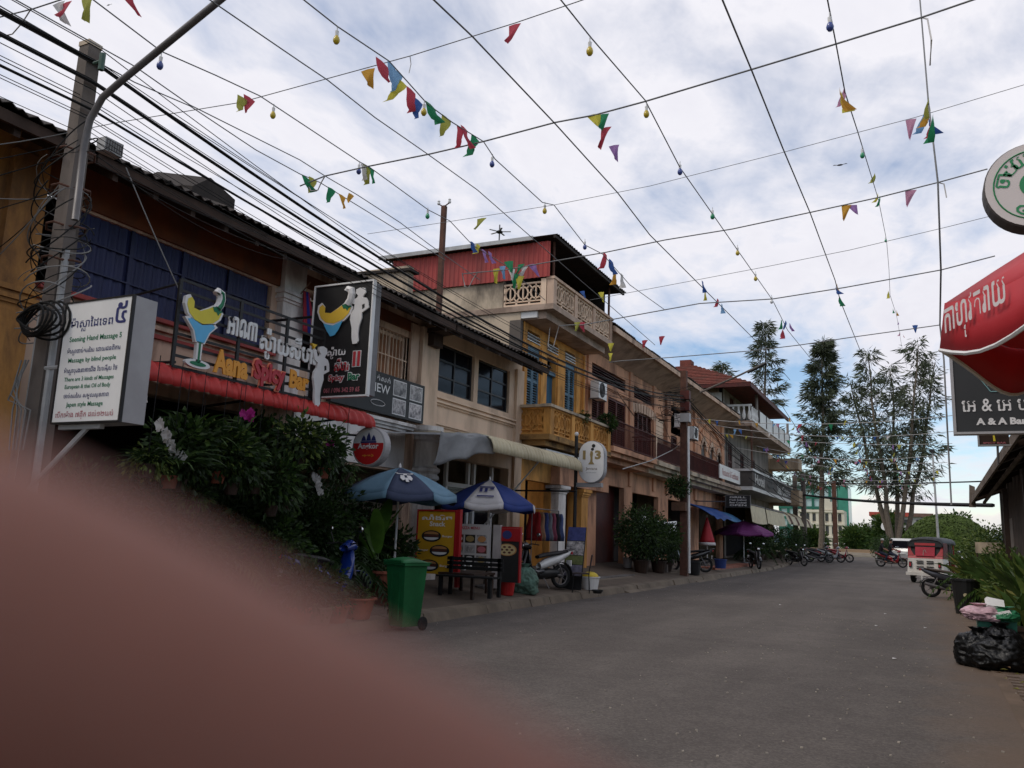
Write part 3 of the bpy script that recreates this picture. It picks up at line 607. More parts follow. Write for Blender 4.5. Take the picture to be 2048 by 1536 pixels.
balcony(B5, 31.2, 36.0, A['stain']); railing(B5, (-9.0, 31.2, 4.43), (0, 1, 0), 4.8, .88, A['maroon'], solid_=True)
high_roof(B5, 25.85, 36.0)
def aircon(loc, label, rz=0):
    t = thing('air_conditioner', label, 'air conditioner', loc, 'air conditioner boxes on the house fronts'); x, y, z = loc
    b = MB(); b.box(x-.14, x+.16, y-.4, y+.4, z-.3, z+.3); b.build('casing', A['whitep'], t)
    b = MB(); b.lathe([(.25, 0), (.25, .012)], (x+.16, y-.08, z), 20, (1, 0, 0)); b.build('fan_recess', A['black'], t)
    b = MB()
    for r_ in (.08, .14, .2, .25): b.tube([(x+.178, y-.08+r_*math.cos(a*.524), z+r_*math.sin(a*.524)) for a in range(12)], .006, 4, closed=True)
    b.build('fan_grille', A['steel'], t); b = MB(); b.box(x-.2, x+.16, y-.38, y-.34, z-.34, z-.305); b.box(x-.2, x+.16, y+.34, y+.38, z-.34, z-.305); b.build('bracket', A['steel'], t)
aircon((W+.34, 26.3, 6.35), 'white air conditioner beside the maroon louvres of the peach house')
aircon((W+.34, 37.0, 6.75), 'white air conditioner on the dark bay behind the timber pole, with big fan'); aircon((W+.34, 39.5, 6.5), 'white air conditioner beside the pilaster behind the timber pole')
# ------------------------------------------------------------------ 6 arched-window house
B6 = thing('arched_house', 'salmon house with pointed arch windows and solid maroon balcony front', 'house', (W, 42, 0))
wall_x(W, 36.0, 47.7, .4, 7.9, [(36.2, 40.4, 6.2, 7.5), (36.4, 37.9, 4.45, 6.1), (38.4, 40.2, 4.45, 6.1), (42.6, 43.6, 4.5, 6.6), (44.5, 45.4, 4.5, 6.5), (46.2, 47.2, 4.5, 6.4), (36.3, 40.3, .5, 3.2), (42.0, 46.8, .5, 3.2)], .2).build('wall', A['peach'], B6)
shell(B6, 36, 47.7, .4, 7.9, A['stain']); bx(B6, 'back_room_wall', A['dark'], -11.4, -11.3, 36.1, 47.6, .5, 8.7)
for a, c, z0, z1 in ((36.4, 37.9, 4.45, 6.1), (38.4, 40.2, 4.45, 6.1)): louvre(B6, a, c, z0, z1, A['maroon'], W-.05)
for a, c, z1 in ((42.6, 43.6, 6.6), (44.5, 45.4, 6.5), (46.2, 47.2, 6.4)):
    pts = [(W-.06, a, 4.5), (W-.06, c, 4.5), (W-.06, c, z1-.6), (W-.06, (a+c)/2+.2, z1-.15), (W-.06, (a+c)/2, z1), (W-.06, (a+c)/2-.2, z1-.15), (W-.06, a, z1-.6)]
    MB().slab(pts, (-.04, 0, 0)).build('arched_shutter', A['dwood'], B6)
    for i in range(7):
        t = -1+2*i/6; MB().obox((W+.02, (a+c)/2+t*.62, z1+.05-.45*t*t), (.08, .2, .26), Matrix.Rotation(-t*.8, 3, 'X')).build('arch_stone', A['pink'], B6)
for i in range(13):
    t = -1+2*i/12; MB().obox((W+.04, 44.9+t*2.6, 7.45-.75*t*t), (.10, .38, .34), Matrix.Rotation(-t*.55, 3, 'X')).build('arch_stone', A['peach'], B6)
for y_ in (36.1, 41.2, 47.5): pilaster(B6, y_-.3, y_+.3, 3.4, 7.9, W, A['peach'], 6.9, .10)
balcony(B6, 36.05, 42.0, A['stain']); railing(B6, (-9.0, 36.1, 4.43), (0, 1, 0), 5.9, .9, A['maroon'], solid_=True); railing(B6, (W, 42.0, 4.43), (1, 0, 0), 1.0, .9, A['maroon'])
balcony(B6, 42.1, 47.5, A['psoffit']); high_roof(B6, 36.05, 47.7)
ws = thing('script_banner', 'white banner panel with red script along the balcony past the maroon railing', 'banner', (-8.97, 44.7, 4.6))
bx(ws, 'panel', A['whitel'], -9.0, -8.95, 42.1, 47.3, 4.58, 5.28); lettering('Restaurant & Guesthouse', plain('script_red', (.35, .06, .05), .6), ws, (-8.95, 42.4, 4.66), (0, 1, 0), (0, 0, 1), (.3, 4.4, .1, .45), 0.0)
# ------------------------------------------------------------------ 7 corner hotel
B7 = thing('corner_hotel', 'grey corner hotel with stacked white balconies and a red tiled hip roof', 'hotel', (W, 56, 0))
wall_x(W, 48.0, 63.8, .4, 10.3, [(49.3, 50.5, 5.0, 7.2), (53.0, 54.2, 5.0, 6.9), (57.2, 58.2, 5.0, 6.9), (60.0, 60.6, 5.4, 6.5), (61.4, 62.0, 5.4, 6.5), (48.6, 49.2, 4.8, 7.9), (50, 51.2, 8.4, 10), (54, 55.2, 8.4, 10), (58, 59.2, 8.4, 10), (48.5, 63, .6, 3.9)], .2).build('wall', A['grey'], B7)
shell(B7, 48, 63.8, .4, 10.3, A['sand']); bx(B7, 'back_room_wall', A['dark'], -11.8, -11.7, 48.2, 63.7, .5, 10.2); bx(B7, 'floor_slab', A['dark'], -18, W-.22, 48.2, 63.7, 4.1, 4.4)
for a, c, z0, z1 in ((49.3, 50.5, 5.0, 7.2), (53.0, 54.2, 5.0, 6.9), (57.2, 58.2, 5.0, 6.9), (50, 51.2, 8.4, 10), (54, 55.2, 8.4, 10), (58, 59.2, 8.4, 10)): louvre(B7, a, c, z0, z1, A['maroon'], W-.03)
for a, c in ((60.0, 60.6), (61.4, 62.0)): window(B7, a, c, 5.4, 6.5, A['dwood'], A['glass'])
XB = -8.45
def slab7(z0, z1, name, m): b = MB(); b.box(W, XB, 48.3, 64.2, z0, z1); return b.build(name, m, B7)
slab7(4.35, 4.55, 'balcony_slab', A['whitep']); bx(B7, 'balcony_cap', A['whitep'], XB-.1, XB+.07, 48.2, 64.3, 5.42, 5.55); bx(B7, 'side_cap', A['whitep'], W, XB-.104, 48.22, 48.42, 5.42, 5.545)
bx(B7, 'sign_band', A['dgrey'], XB-.08, XB-.01, 48.32, 64.15, 4.553, 5.417); bx(B7, 'side_band', A['dgrey'], W, XB-.084, 48.33, 48.42, 4.553, 5.415)
LW = plain('pale_letters', (.55, .54, .52), .5)
lettering('Hotel', LW, B7, (XB, 48.9, 4.6), (0, 1, 0), (0, 0, 1), (.2, 3.4, .1, .75), .03, off=.01); lettering('Sea Cuisine', LW, B7, (XB, 57.2, 4.6), (0, 1, 0), (0, 0, 1), (.2, 6.3, .05, .72), .02, off=.01)
sm_ = ell(0, 0, 1.3, .30, 12, 190, 350)+list(reversed(ell(0, .06, 1.1, .2, 12, 190, 350))); flat(sm_, A['black'], B7, (XB, 54.6, 5.08), (0, 1, 0), (0, 0, 1), 'smile_emblem', .01)
flat(ell(-.35, .12, .12, .16, 10), A['black'], B7, (XB, 54.6, 5.08), (0, 1, 0), (0, 0, 1), 'smile_emblem', .01); flat(ell(.4, .12, .12, .16, 10), A['black'], B7, (XB, 54.6, 5.08), (0, 1, 0), (0, 0, 1), 'smile_emblem', .01)
slab7(8.0, 8.3, 'upper_slab', A['psoffit']); bx(B7, 'upper_cap', A['whitep'], XB-.1, XB+.06, 48.3, 64.3, 8.303, 8.4)
for i in range(5): bx(B7, 'balustrade_panel', A['whitep'], XB-.06, XB-.01, 51.2+i*2.55, 53.4+i*2.55, 8.42, 9.25)
for i in range(6): bx(B7, 'balustrade_post', A['dgrey'], XB-.09, XB+.02, 51.0+i*2.55-.07, 51.0+i*2.55+.07, 8.403, 9.3)
bl = [(.05, 0), (.09, .1), (.11, .25), (.06, .5), (.05, .62), (.08, .75)]
for i in range(5): b = MB(); b.lathe(bl, (W+.2+i*.3, 48.45, 8.4), 8); b.build('baluster', A['whitep'], B7)
for i in range(4): b = MB(); b.lathe(bl, (XB-.06, 48.8+i*.5, 8.41), 8); b.build('baluster', A['whitep'], B7)
bx(B7, 'baluster_rail', A['whitep'], W, XB-.02, 48.36, 48.54, 9.16, 9.26)
cp = MB(); cp.box(W-3.0, W-.05, 47.75, 47.95, 7.9, 9.9); cp.build('carved_parapet', A['whitep'], B7)
for y_ in (50.6, 63.6): MB().tube([(XB-.1, y_, 8.4), (XB-.1, y_, 10.15)], .09, 8).build('balcony_post', A['grey'], B7)
MB().tube([(XB-.05, 48.5, 4.55), (XB-.05, 48.5, 8.0)], .05, 8).build('balcony_post', A['rust'], B7)
rx0, rx1, ry0, ry1, rz_, rt = -17.5, -8.2, 46.6, 61.5, 10.2, 12.4
rf = MB(); rf.add([(rx1, ry0, rz_), (rx1, ry1, rz_), (rx0, ry1, rz_), (rx0, ry0, rz_), (-12.8, ry0+4.6, rt), (-12.8, ry1-4.6, rt)], [(0, 1, 5, 4), (1, 2, 5), (2, 3, 4, 5), (3, 0, 4), (3, 2, 1, 0)])
ro = rf.build('roof', A['redtile'], B7)
for k in range(14):          # tile courses
    t = k/14; zc = rz_+(rt-rz_)*t+.015; xa = rx1+(-12.8-rx1)*t; ya = ry0+4.6*t; yb = ry1-4.6*t
    MB().tube([(xa, ya, zc), (xa, yb, zc)], .05, 5).build('tile_course', A['redtile'], ro); MB().tube([(rx0+(-12.8-rx0)*t, ya, zc), (xa, ya, zc)], .05, 5).build('tile_course', A['redtile'], ro)
bx(B7, 'eave_fascia', A['maroon'], rx1-.05, rx1+.03, ry0, ry1, rz_-.22, rz_-.01); bx(B7, 'eave_fascia', A['maroon'], rx0, rx1, ry0-.03, ry0+.03, rz_-.22, rz_-.01)
bx(B7, 'chimney', A['redtile'], -13.2, -12.5, 50.6, 51.4, 11.9, 12.55)
bx(B7, 'far_balcony', A['sand'], W, -7.9, 63.9, 66.0, 6.8, 7.6); bx(B7, 'far_balcony', A['sand'], W, -7.9, 63.9, 66.0, 4.2, 5.3); bx(B7, 'far_wall', A['sand'], W-6, W-.02, 63.85, 66, .4, 8.0)
# awnings of the corner hotel (wavy cream curtain and striped canopy)
def hang_awning(name, label, y0, y1, z0, z1, m, X=-8.0, sag=.25):
    t = thing(name, label, 'awning', (X, (y0+y1)/2, z1)); n = int((y1-y0)/.35)*2
    for i in range(n):
        a = y0+(y1-y0)*i/n; c = y0+(y1-y0)*(i+1)/n; x = X+.05*(i % 2)
        zb = lambda y: z0+sag*((y-y0)/(y1-y0)-.5)**2
        MB().slab([(X+.05*(i % 2), a, zb(a)), (X+.05*((i+1) % 2), c, zb(c)), (X-.12, c, z1), (X-.12, a, z1)], (-.01, 0, 0)).build('canvas_strip', m, t)
    MB().tube([(X-.12, y0, z1), (X-.12, y1, z1)], .035, 6).build('rail', A['steel'], t); MB().slab([(X-.12, y0, z1+.02), (X-.12, y1, z1+.02), (W+.05, y1, z1+.5), (W+.05, y0, z1+.5)], (0, 0, .03)).build('top_sheet', A['roof'], t)
hang_awning('curtain_awning', 'cream ribbed curtain awning hanging under the hotel sign band, left drop', 45.6, 50.2, 2.45, 3.42, A['creamaw']); hang_awning('curtain_awning', 'cream ribbed curtain awning hanging under the hotel sign band, longer drop', 50.6, 57.6, 2.5, 3.40, A['creamaw'])
sa = thing('striped_awning', 'cream canopy with dark brown stripes at the far hotel corner', 'awning', (-8.2, 63, 3.2)); BR = mat('brown_canvas', (.10, .045, .03), .8, .2, 3)
for i in range(12):
    a = 58.2+i*1.15; prof = [(-9.9, 3.9), (-8.6, 3.62), (-8.1, 3.3), (-7.9, 2.85), (-7.88, 2.72)]
    b = MB(); b.grid(lambda u, v: (prof[round(v*4)][0], a+u*1.14, prof[round(v*4)][1]), 1, 4); b.build('canvas_strip', BR if i % 3 == 1 else A['creamaw'], sa, solid=.01)
# ------------------------------------------------------------------ far buildings
def farbox(name, label, x0, x1, y0, y1, z0, z1, m, cat='building'):
    t = thing(name, label, cat, ((x0+x1)/2, (y0+y1)/2, z0)); bx(t, 'wall', m, x0, x1, y0, y1, z0, z1); return t
def P2(px, py, y): p = PY(px, py, y); return p.x, p.z
yw = 230.0; x0, _ = P2(1598, 1060, yw); x1, _ = P2(1687, 1060, yw); _, zt = P2(1660, 1020, yw); _, zb = P2(1660, 1092, yw); zb = min(zb, .4)
FW = mat('pale_stucco', (.64, .58, .47), .85, .08, .3)
wt = farbox('white_mansion', 'ornate cream white mansion with arched windows at the street end', x0, x1, yw, yw+12, zb-1, zt, FW)
GLS = mat('far_window_dark', (.06, .06, .06), .3, .3, .5)
wd = x1-x0
for r_ in range(3):
    for c_ in range(7):
        xc = x0+wd*(c_+.5)/7; zc = zb+.6+r_*(zt-zb)/3.1; hw = wd*.038; hh = (zt-zb)/3.1*.62
        pts = [(xc-hw, zc), (xc+hw, zc), (xc+hw, zc+hh*.7)]+[(xc+hw*math.cos(R(a)), zc+hh*.7+hh*.3*math.sin(R(a))) for a in range(20, 180, 20)]+[(xc-hw, zc+hh*.7)]
        MB().slab([(p[0], yw-.05, p[1]) for p in pts], (0, -.1, 0)).build('arched_window', GLS, wt)
    bx(wt, 'string_course', FW, x0-.4, x1+.4, yw-.7, yw-.002, zb+(r_+1)*(zt-zb)/3.05-.5, zb+(r_+1)*(zt-zb)/3.05)
for c_ in range(8): xc = x0+wd*c_/7; bx(wt, 'pier', FW, xc-.35, xc+.35, yw-.45, yw-.004, zb-.8, zt-.6)
xa, _ = P2(1640, 1015, yw); xb2, _ = P2(1668, 1015, yw); _, zp = P2(1650, 1008, yw); bx(wt, 'pediment', FW, xa, xb2, yw-.3, yw+2, zt+.002, zp+.6); bx(wt, 'pediment_top', FW, xa+1, xb2-1, yw-.3, yw+2, zp+.603, zp+1.8)
yg = 270.0; x0, _ = P2(1560, 1000, yg); x1, _ = P2(1694, 1000, yg); _, zt = P2(1650, 972, yg)
gt = farbox('glass_tower', 'tall green framed glass building behind the white mansion', x0, x1, yg, yg+18, 0, zt, mat('pale_blue_glass', (.42, .55, .55), .25, .12, .4, spec=.5))
GF = mat('green_frame', (.02, .13, .09), .6, .2, .5); nb = MB()
for i in range(9): xc = x0+(x1-x0)*i/8; bx(gt, 'mullion', GF, xc-.35, xc+.35, yg-.4, yg-.01, 0, zt)
for j in range(7): z = zt-.3-j*3.1; bx(gt, 'spandrel', GF, x0-.4, x1+.4, yg-.5, yg-.405, z-.5, z+.3)
bx(gt, 'corner_fin', mat('green_cladding', (.05, .24, .17), .6, .15, .5), x1-2.4, x1+.3, yg-.8, yg-.51, 0, zt)
yr = 165.0; x0, _ = P2(1745, 1040, yr); x1, _ = P2(1857, 1040, yr); _, zr = P2(1750, 1032, yr); _, z2 = P2(1750, 1024, yr)
rr_ = farbox('red_roofed_block', 'white apartment block with flat red roof edge behind the leafy mound', x0, x1, yr, yr+10, 0, zr, mat('far_white_wall', (.50, .48, .47), .85, .1, .3))
bx(rr_, 'roof', mat('far_red_roof', (.42, .07, .05), .7), x0-.5, x0+6.5, yr-.8, yr+11, zr+.003, z2); bx(rr_, 'roof', mat('far_brown_roof', (.16, .09, .07), .7), x0+6.52, x1+.8, yr-.7, yr+11, zr+.003, z2-.1); bx(rr_, 'blue_panel', mat('far_blue_panel', (.16, .20, .32), .5), x0+7.6, x1, yr-.2, yr-.01, zr-2.2, zr-.4)
for r_ in range(3):
    for c_ in range(5): bx(rr_, 'window', GLS, x0+.8+c_*2.1, x0+1.9+c_*2.1, yr-.08, yr-.005, zr-1.5-r_*2.6, zr-.5-r_*2.6)
for r_ in range(3): bx(rr_, 'balcony', mat('far_white_wall', (.5, .48, .47)), x0-.9, x0-.01, yr, yr+3, zr-2.3-r_*2.6, zr-1.5-r_*2.6)
# promenade wall and steps across the far road
PRM = mat('promenade_stone', (.34, .30, .25), .85, .15, .6)
for i, (ya, z0, z1, nm) in enumerate(((92.5, .30, .52, 'promenade_step'), (94.0, .3, .74, 'promenade_step'), (97.5, .3, 1.05, 'promenade_wall'))):
    x_ = -60; o = MB().box(-60, 60, ya, ya+3.4 if i == 2 else ya+1.49, z0, z1).build(nm, PRM if i < 2 else mat('tan_wall', (.45, .30, .19), .85, .15, .6)); tag(o, kind='structure')
tag(MB().box(-60, 60, 101, 104, .3, .9).build('flower_bed', mat('red_earth_bed', (.26, .12, .06), .95, .3, .8)), kind='structure')
# distant blue hill
hl = MB(); pts = [(-400+40*i, 2200+60*math.sin(i), (28+22*math.sin(i*.9)+16*math.sin(i*2.3))*max(.25, 1-abs(i-13)/22)) for i in range(40)]
for a, c in zip(pts, pts[1:]): hl.quad((a[0], a[1], 0), (c[0], c[1], 0), (c[0], c[1]+80, c[2]), (a[0], a[1]+80, a[2]))
tag(hl.build('hills', mat('blue_grey_hill', (.10, .14, .19), .95, .2, .02), smooth=True), kind='structure')
# ------------------------------------------------------------------ poles
def cpole(name, label, x, y, z0, z1, w0=.26, w1=.17, m=None):
    t = thing(name, label, 'utility pole', (x, y, z0)); b = MB(); k = 5
    for i in range(k):
        za = z0-.1+(z1-z0+.1)*i/k; zc = z0-.1+(z1-z0+.1)*(i+1)/k; wa = w0+(w1-w0)*i/k; b.obox((x, y, (za+zc)/2), (wa, wa, zc-za), None, (w0+(w1-w0)*(i+1)/k)/wa)
    b.build('shaft', m or A['conc'], t); return t
pt = PX(181, 97, -7.62); Y1 = pt.y; X1 = -7.62
UP = cpole('utility_pole', 'weathered concrete utility pole wrapped in tangled cables, massage sign beside it', X1, Y1, .15, pt.z, .22, .145)
bx(UP, 'pole_cap', A['stain'], X1-.08, X1+.08, Y1-.08, Y1+.08, pt.z-.001, pt.z+.05)
b = MB(); b.tube([(X1+.14, Y1-.06, .2), (X1+.14, Y1-.06, 4.1)], .034, 8); b.build('conduit', A['galv'], UP)
b = MB(); b.tube([(X1-.15, Y1-.04, .2), (X1-.14, Y1-.04, 3.6)], .03, 8); b.build('conduit', A['galv'], UP)
b = MB(); b.box(X1+.10, X1+.16, Y1-.12, Y1+.0, 4.05, 5.3); b.build('timber_strut', A['conc'], UP)
q = [PY(150, 440, Y1-.16), PY(168, 290, Y1-.16), PY(180, 240, Y1-.16), PY(205, 195, Y1-.16), PY(245, 160, Y1-.16), PY(440, 0, Y1-.16), PY(620, -150, Y1-.16)]
b = MB(); b.tube(q, .034, 10); arm = b.build('lamp_arm', A['steel'], UP, smooth=True)
b = MB(); b.obox(q[-1]+Vector((.3, 0, .1)), (.7, .24, .14)); b.build('lamp_head', A['steel'], arm)
b = MB(); p_ = PY(204, 122, Y1-.1); b.tube([p_+Vector((-.12, 0, 0)), p_], .018, 6); b.tube([p_+Vector((0, 0, -.1)), p_+Vector((0, 0, .08))], .03, 8); b.build('insulator', A['greenm'], UP)
for z_ in (4.0, 4.35, 4.75, 5.15): b = MB(); b.tube([(X1+.18*math.cos(a), Y1+.18*math.sin(a), z_+.02*math.sin(a*3)) for a in [i*.628 for i in range(10)]], .012, 5, closed=True); b.build('strap', A['rust'], UP)
cb = thing('cable_cabinet', 'small grey ribbed cable box by the roof edge beside the concrete pole', 'junction box', PX(220, 296, -8.2))
b = MB(); c_ = PX(220, 296, -8.2); b.obox(c_, (.14, .24, .16)); b.build('casing', A['galv'], cb)
for i in range(7): MB().box(c_.x+.071, c_.x+.08, c_.y-.1+i*.033, c_.y-.088+i*.033, c_.z-.06, c_.z+.06).build('rib', A['steel'], cb)
X2 = -7.75; p2 = PX(1368, 742, X2); Y2 = p2.y
TP = cpole('utility_pole', 'dark timber-brown utility pole with white conduit before the arched house', X2, Y2, .2, p2.z, .26, .22, A['rust'])
b = MB(); b.tube([(X2+.2, Y2-.05, .3), (X2+.17, Y2-.05, 5.6)], .045, 8); b.build('conduit', A['whitep'], TP)
b = MB(); b.tube([PY(1400, 785, Y2-.05), PY(1480, 750, Y2-.2), PY(1525, 728, Y2-.3)], [.04, .035, .03], 8); la = b.build('lamp_arm', A['conc'], TP)
b = MB(); b.tube([PY(1495, 745, Y2-.25), PY(1533, 726, Y2-.32)], [.05, .06], 8); b.build('lamp_head', A['black'], la)
for i in range(3): b = MB(); b.obox((X2+.1, Y2-.18, 5.9+i*.42), (.34, .26, .32)); b.build('meter_box', A['maroon'] if i else A['greyl'], TP)
for x, y, zt_, lb in ((-7.9, 66.5, 6.7, 'pale concrete pole carrying the thick street cables beyond the hotel'), (-8.6, 67.2, 6.6, 'second pale concrete pole standing beside its twin beyond the hotel'), (-6.2, 72.0, 6.5, 'slim dark iron pole at the far corner by parked motorbikes')):
    cpole('utility_pole', lb, x, y, .2, zt_, .36, .30, A['rust'] if 'iron' in lb else A['conc'])
lp = PY(1865, 905, 62); lb_ = PY(1877, 1075, 62)
t = thing('lamp_post', 'thin grey street lamp post rising in front of the green mound', 'lamp post', (lb_.x, 62, gz(62))); b = MB(); b.tube([(lb_.x, 62, gz(62)), (lp.x, 62, lp.z)], [.09, .05], 8); b.build('post', A['galv'], t); b = MB(); b.obox((lp.x, 62, lp.z+.1), (.26, .5, .2)); b.build('lamp_head', A['black'], t)
# iron standard on the low roof with insulators
ia = PX(888, 412, -9.3); ib = PX(878, 612, -9.3); t = thing('roof_standard', 'rusty iron standard with two white insulators standing on the low roof', 'mast', ib)
b = MB(); b.box(ib.x-.05, ib.x+.05, ib.y-.05, ib.y+.05, ib.z-.2, ia.z); b.build('mast', A['rust'], t); b = MB(); b.tube([ia+Vector((-.14, 0, .06)), ia+Vector((0, 0, -.02)), ia+Vector((.14, 0, .06))], .015, 6); b.build('cross_arm', A['rust'], t)
for s in (-1, 1): b = MB(); b.lathe([(.03, 0), (.04, .03), (.02, .05), (.035, .08), (.01, .11)], ia+Vector((s*.14, 0, .05)), 10); b.build('insulator', A['whitep'], t)
# ------------------------------------------------------------------ power cables
def sagline(a, c, sag, n=14): a = Vector(a); c = Vector(c); return [a.lerp(c, i/n)-Vector((0, 0, sag*4*(i/n)*(1-i/n))) for i in range(n+1)]
def cable(pts, r, label, m=None, group=None, name='power_cable'):
    b = MB(); b.tube(pts, r, 5); return tag(b.build(name, m or A['wire']), label, 'cable', group)
def mid(z0, z1, sag, dx=0): return [v for v in sagline((X1+.1+dx, -4, z0+.05), (X1+.1+dx, Y1, z0), .12, 8)]+sagline((X1+.1+dx, Y1, z0), (X2+.05+dx, Y2, z1), sag, 22)[1:]+sagline((X2+.05+dx, Y2, z1), (-7.9, 66.5, z1-.8), .9, 14)[1:]
zA = PX(165, 122, X1).z; zB = PX(175, 172, X1).z; zC = PX(170, 228, X1).z
cable(mid(zA, 6.75, .85), .021, 'thick black power cable, uppermost on the concrete pole')
cable(mid(zB, 6.62, .80, .02), .020, 'thick black power cable strapped at the middle of the concrete pole')
cable(mid(zC, 6.5, .62, .05), .015, 'black power cable, lowest of the heavy ones on the concrete pole')
for i in range(10):
    z0 = zC-.25+i*.10+RND.uniform(-.03, .03); cable(mid(z0, 6.2+RND.uniform(0, .5), RND.uniform(.5, .85), RND.uniform(-.12, .10)), RND.uniform(.0035, .006), 'thin black service wire sagging along the house fronts between the poles', group='service wires between the poles')
for i in range(8):
    a = Vector((X1, Y1, zC-.1-i*.05)); c = Vector((-9.05, RND.uniform(9, 18), 5.85+RND.uniform(-.1, .15))); cable(sagline(a, c, RND.uniform(.05, .25)), .004, 'thin drop wire from the concrete pole to the low eaves', group='drop wires to the eaves')
for i in range(7):
    a = Vector((X1, Y1, zC-.2-i*.12)); c = Vector((W+.15, RND.uniform(1, 6), RND.uniform(3.2, 5.2))); cable(sagline(a, c, RND.uniform(.05, .3)), .006, 'thin drop wire from the concrete pole to the ochre wall', group='drop wires to the ochre wall', m=A['wire'] if i % 3 else A['wiregrey'])
# tangle and coil on the pole
def squiggle(c, r, turns, n, jit, rr):
    pts = []; q0, q1 = RND.uniform(0, 6), RND.uniform(0, 6); n = 40
    for i in range(n):
        a = 2*math.pi*turns*i/n; pts.append(Vector(c)+Vector((r[0]*math.cos(a+q0)*(1+.35*math.sin(a*.7+q1)), r[1]*math.sin(a+q0), r[2]*(i/n-.5)+.10*math.sin(a*1.3+q1))))
    return pts
for i in range(18):
    z_ = RND.uniform(3.0, 5.2); b = MB(); b.tube(squiggle((X1, Y1-.05, z_), (.22+RND.uniform(0, .16), .22, RND.uniform(.4, 1.3)), RND.uniform(.7, 1.9), 22, .04, 1), RND.choice((.004, .005, .007)), 5)
    b.build('tangled_wire', A['wire'] if i % 3 else A['wiregrey'], UP)
cw = thing('cable_coil', 'black coil of spare cable slung on the concrete pole', 'cable coil', (X1-.05, Y1-.25, 3.1)); cc = PY(80, 640, Y1-.28)
for i in range(7): b = MB(); s = .17+.02*i; b.tube([cc+Vector((s*1.1*math.cos(a), .03*i-.1, s*.62*math.sin(a)+.03*math.sin(2*a+i))) for a in [k*.349 for k in range(18)]], .012, 5, closed=True); b.build('loop', A['wire'], cw)
for i in range(5): pts = [PY(50+RND.uniform(-10, 10), 720, Y1-.2), PY(40-i*6, 760+i*10, Y1-.2), PY(25+i*9, 820, Y1-.2), PY(18+i*7, 900, Y1-.2)]; b = MB(); b.tube(pts, .008, 5); b.build('hanging_tail', A['wiregrey'], cw)
cable(sagline(PX(252, 335, -9.0), PX(362, 588, -8.3), .02), .008, 'pale stay wire from the eave down to the bar sign frame', A['wiregrey'], name='stay_wire')
# far cable fan and the heavy line over the side street
for i in range(11):
    cable(sagline((-7.9, 66.5, 6.3-i*.26), (-8.6+RND.uniform(-1, 1), 46+RND.uniform(0, 14), 6.4-i*.16), RND.uniform(.1, .5)), .02, 'dark cable fanning from the twin concrete poles towards the hotel', group='cables fanning to the hotel')
cable(sagline((-7.9, 66.5, 5.1), (2.3, 34, 3.05), .15), .075, 'very thick black cable slung low across the street from the twin poles')
cable(sagline((-7.9, 66.5, 6.1), (2.3, 34, 3.9), .12), .028, 'upper black cable slung across the street from the twin poles')
cable([PX(1245, 938, -8.6), PX(1300, 922, -8.5), PX(1345, 900, -8.3), PZ(1362, 890, 5.0) if False else PX(1362, 888, -7.9)], .018, 'pale cable rising from the pier of the yellow house to the timber pole', A['cordw'])
# wires hung thickly about the timber pole
for i in range(12):
    a = Vector((X2, Y2, RND.uniform(4.6, 6.6))); c = Vector((-9.1, RND.uniform(26, 46), RND.uniform(5.0, 7.9))); cable(sagline(a, c, RND.uniform(.1, .7)), .009, 'thin wire sagging from the timber pole to the balconies', group='wires round the timber pole')
for i in range(8):
    b = MB(); b.tube(squiggle((X2-.3, Y2, RND.uniform(5.6, 7.0)), (.5, .3, .5), RND.uniform(1, 2), 20, .06, 1), .010, 4); b.build('tangled_wire', A['wire'], TP)
# ------------------------------------------------------------------ bunting
FC = {k: mat('flag_'+k, c, .8, .12, 6, trans=.45) for k, c in dict(red=(.50, .07, .10), pink=(.62, .30, .42), blue=(.05, .12, .36), sky=(.22, .40, .62), green=(.03, .25, .11), yellow=(.62, .55, .08), olive=(.38, .38, .08), orange=(.62, .33, .05), purple=(.36, .20, .45), white=(.66, .64, .62)).items()}
BULB = {k: plain('bulb_'+k, c, .15, .6) for k, c in dict(yellow=(.55, .40, .03), blue=(.05, .08, .28), green=(.02, .28, .12), red=(.4, .03, .05), white=(.8, .8, .78)).items()}
def pennant(p, ax, col, parent, s=1.0, hang=None):
    ax = Vector(ax).normalized(); w2 = RND.uniform(.06, .095)*s; h = RND.uniform(.17, .24)*s; n = Vector((-ax.y, ax.x, 0)); b = MB()
    sw = RND.uniform(-.10, .10)*s; bl = RND.uniform(-.10, .10)*s; fo = RND.uniform(.02, .07)*s; tw = RND.uniform(-.35, .35)
    def f(u, v):
        t = 1-v*.92; x = (u-.5)*2*w2*t; q = Vector(p)+ax*(x*math.cos(tw*v*2)+sw*v)+Vector((0, 0, -h*v-abs(x)*.10))+n*(bl*v*v+fo*math.sin(u*5+v*3)*v+x*math.sin(tw*v*2)); return q
    b.grid(f, 4, 4); return b.build('pennant', FC[col], parent, smooth=True)
def bulb(p, col, parent):
    b = MB(); p = Vector(p); b.tube([p, p+Vector((0, 0, -.05))], .006, 5); b.lathe([(.016, -.10), (.019, -.05), (.012, -.045)], p, 8); so_ = b.build('bulb_socket', A['whitep'], parent)
    b = MB(); b.lathe([(.0, -.185), (.018, -.18), (.031, -.16), (.034, -.14), (.026, -.115), (.017, -.10)], p, 10); b.build('bulb_glass', BULB[col], so_, smooth=True)
CN = list(FC)
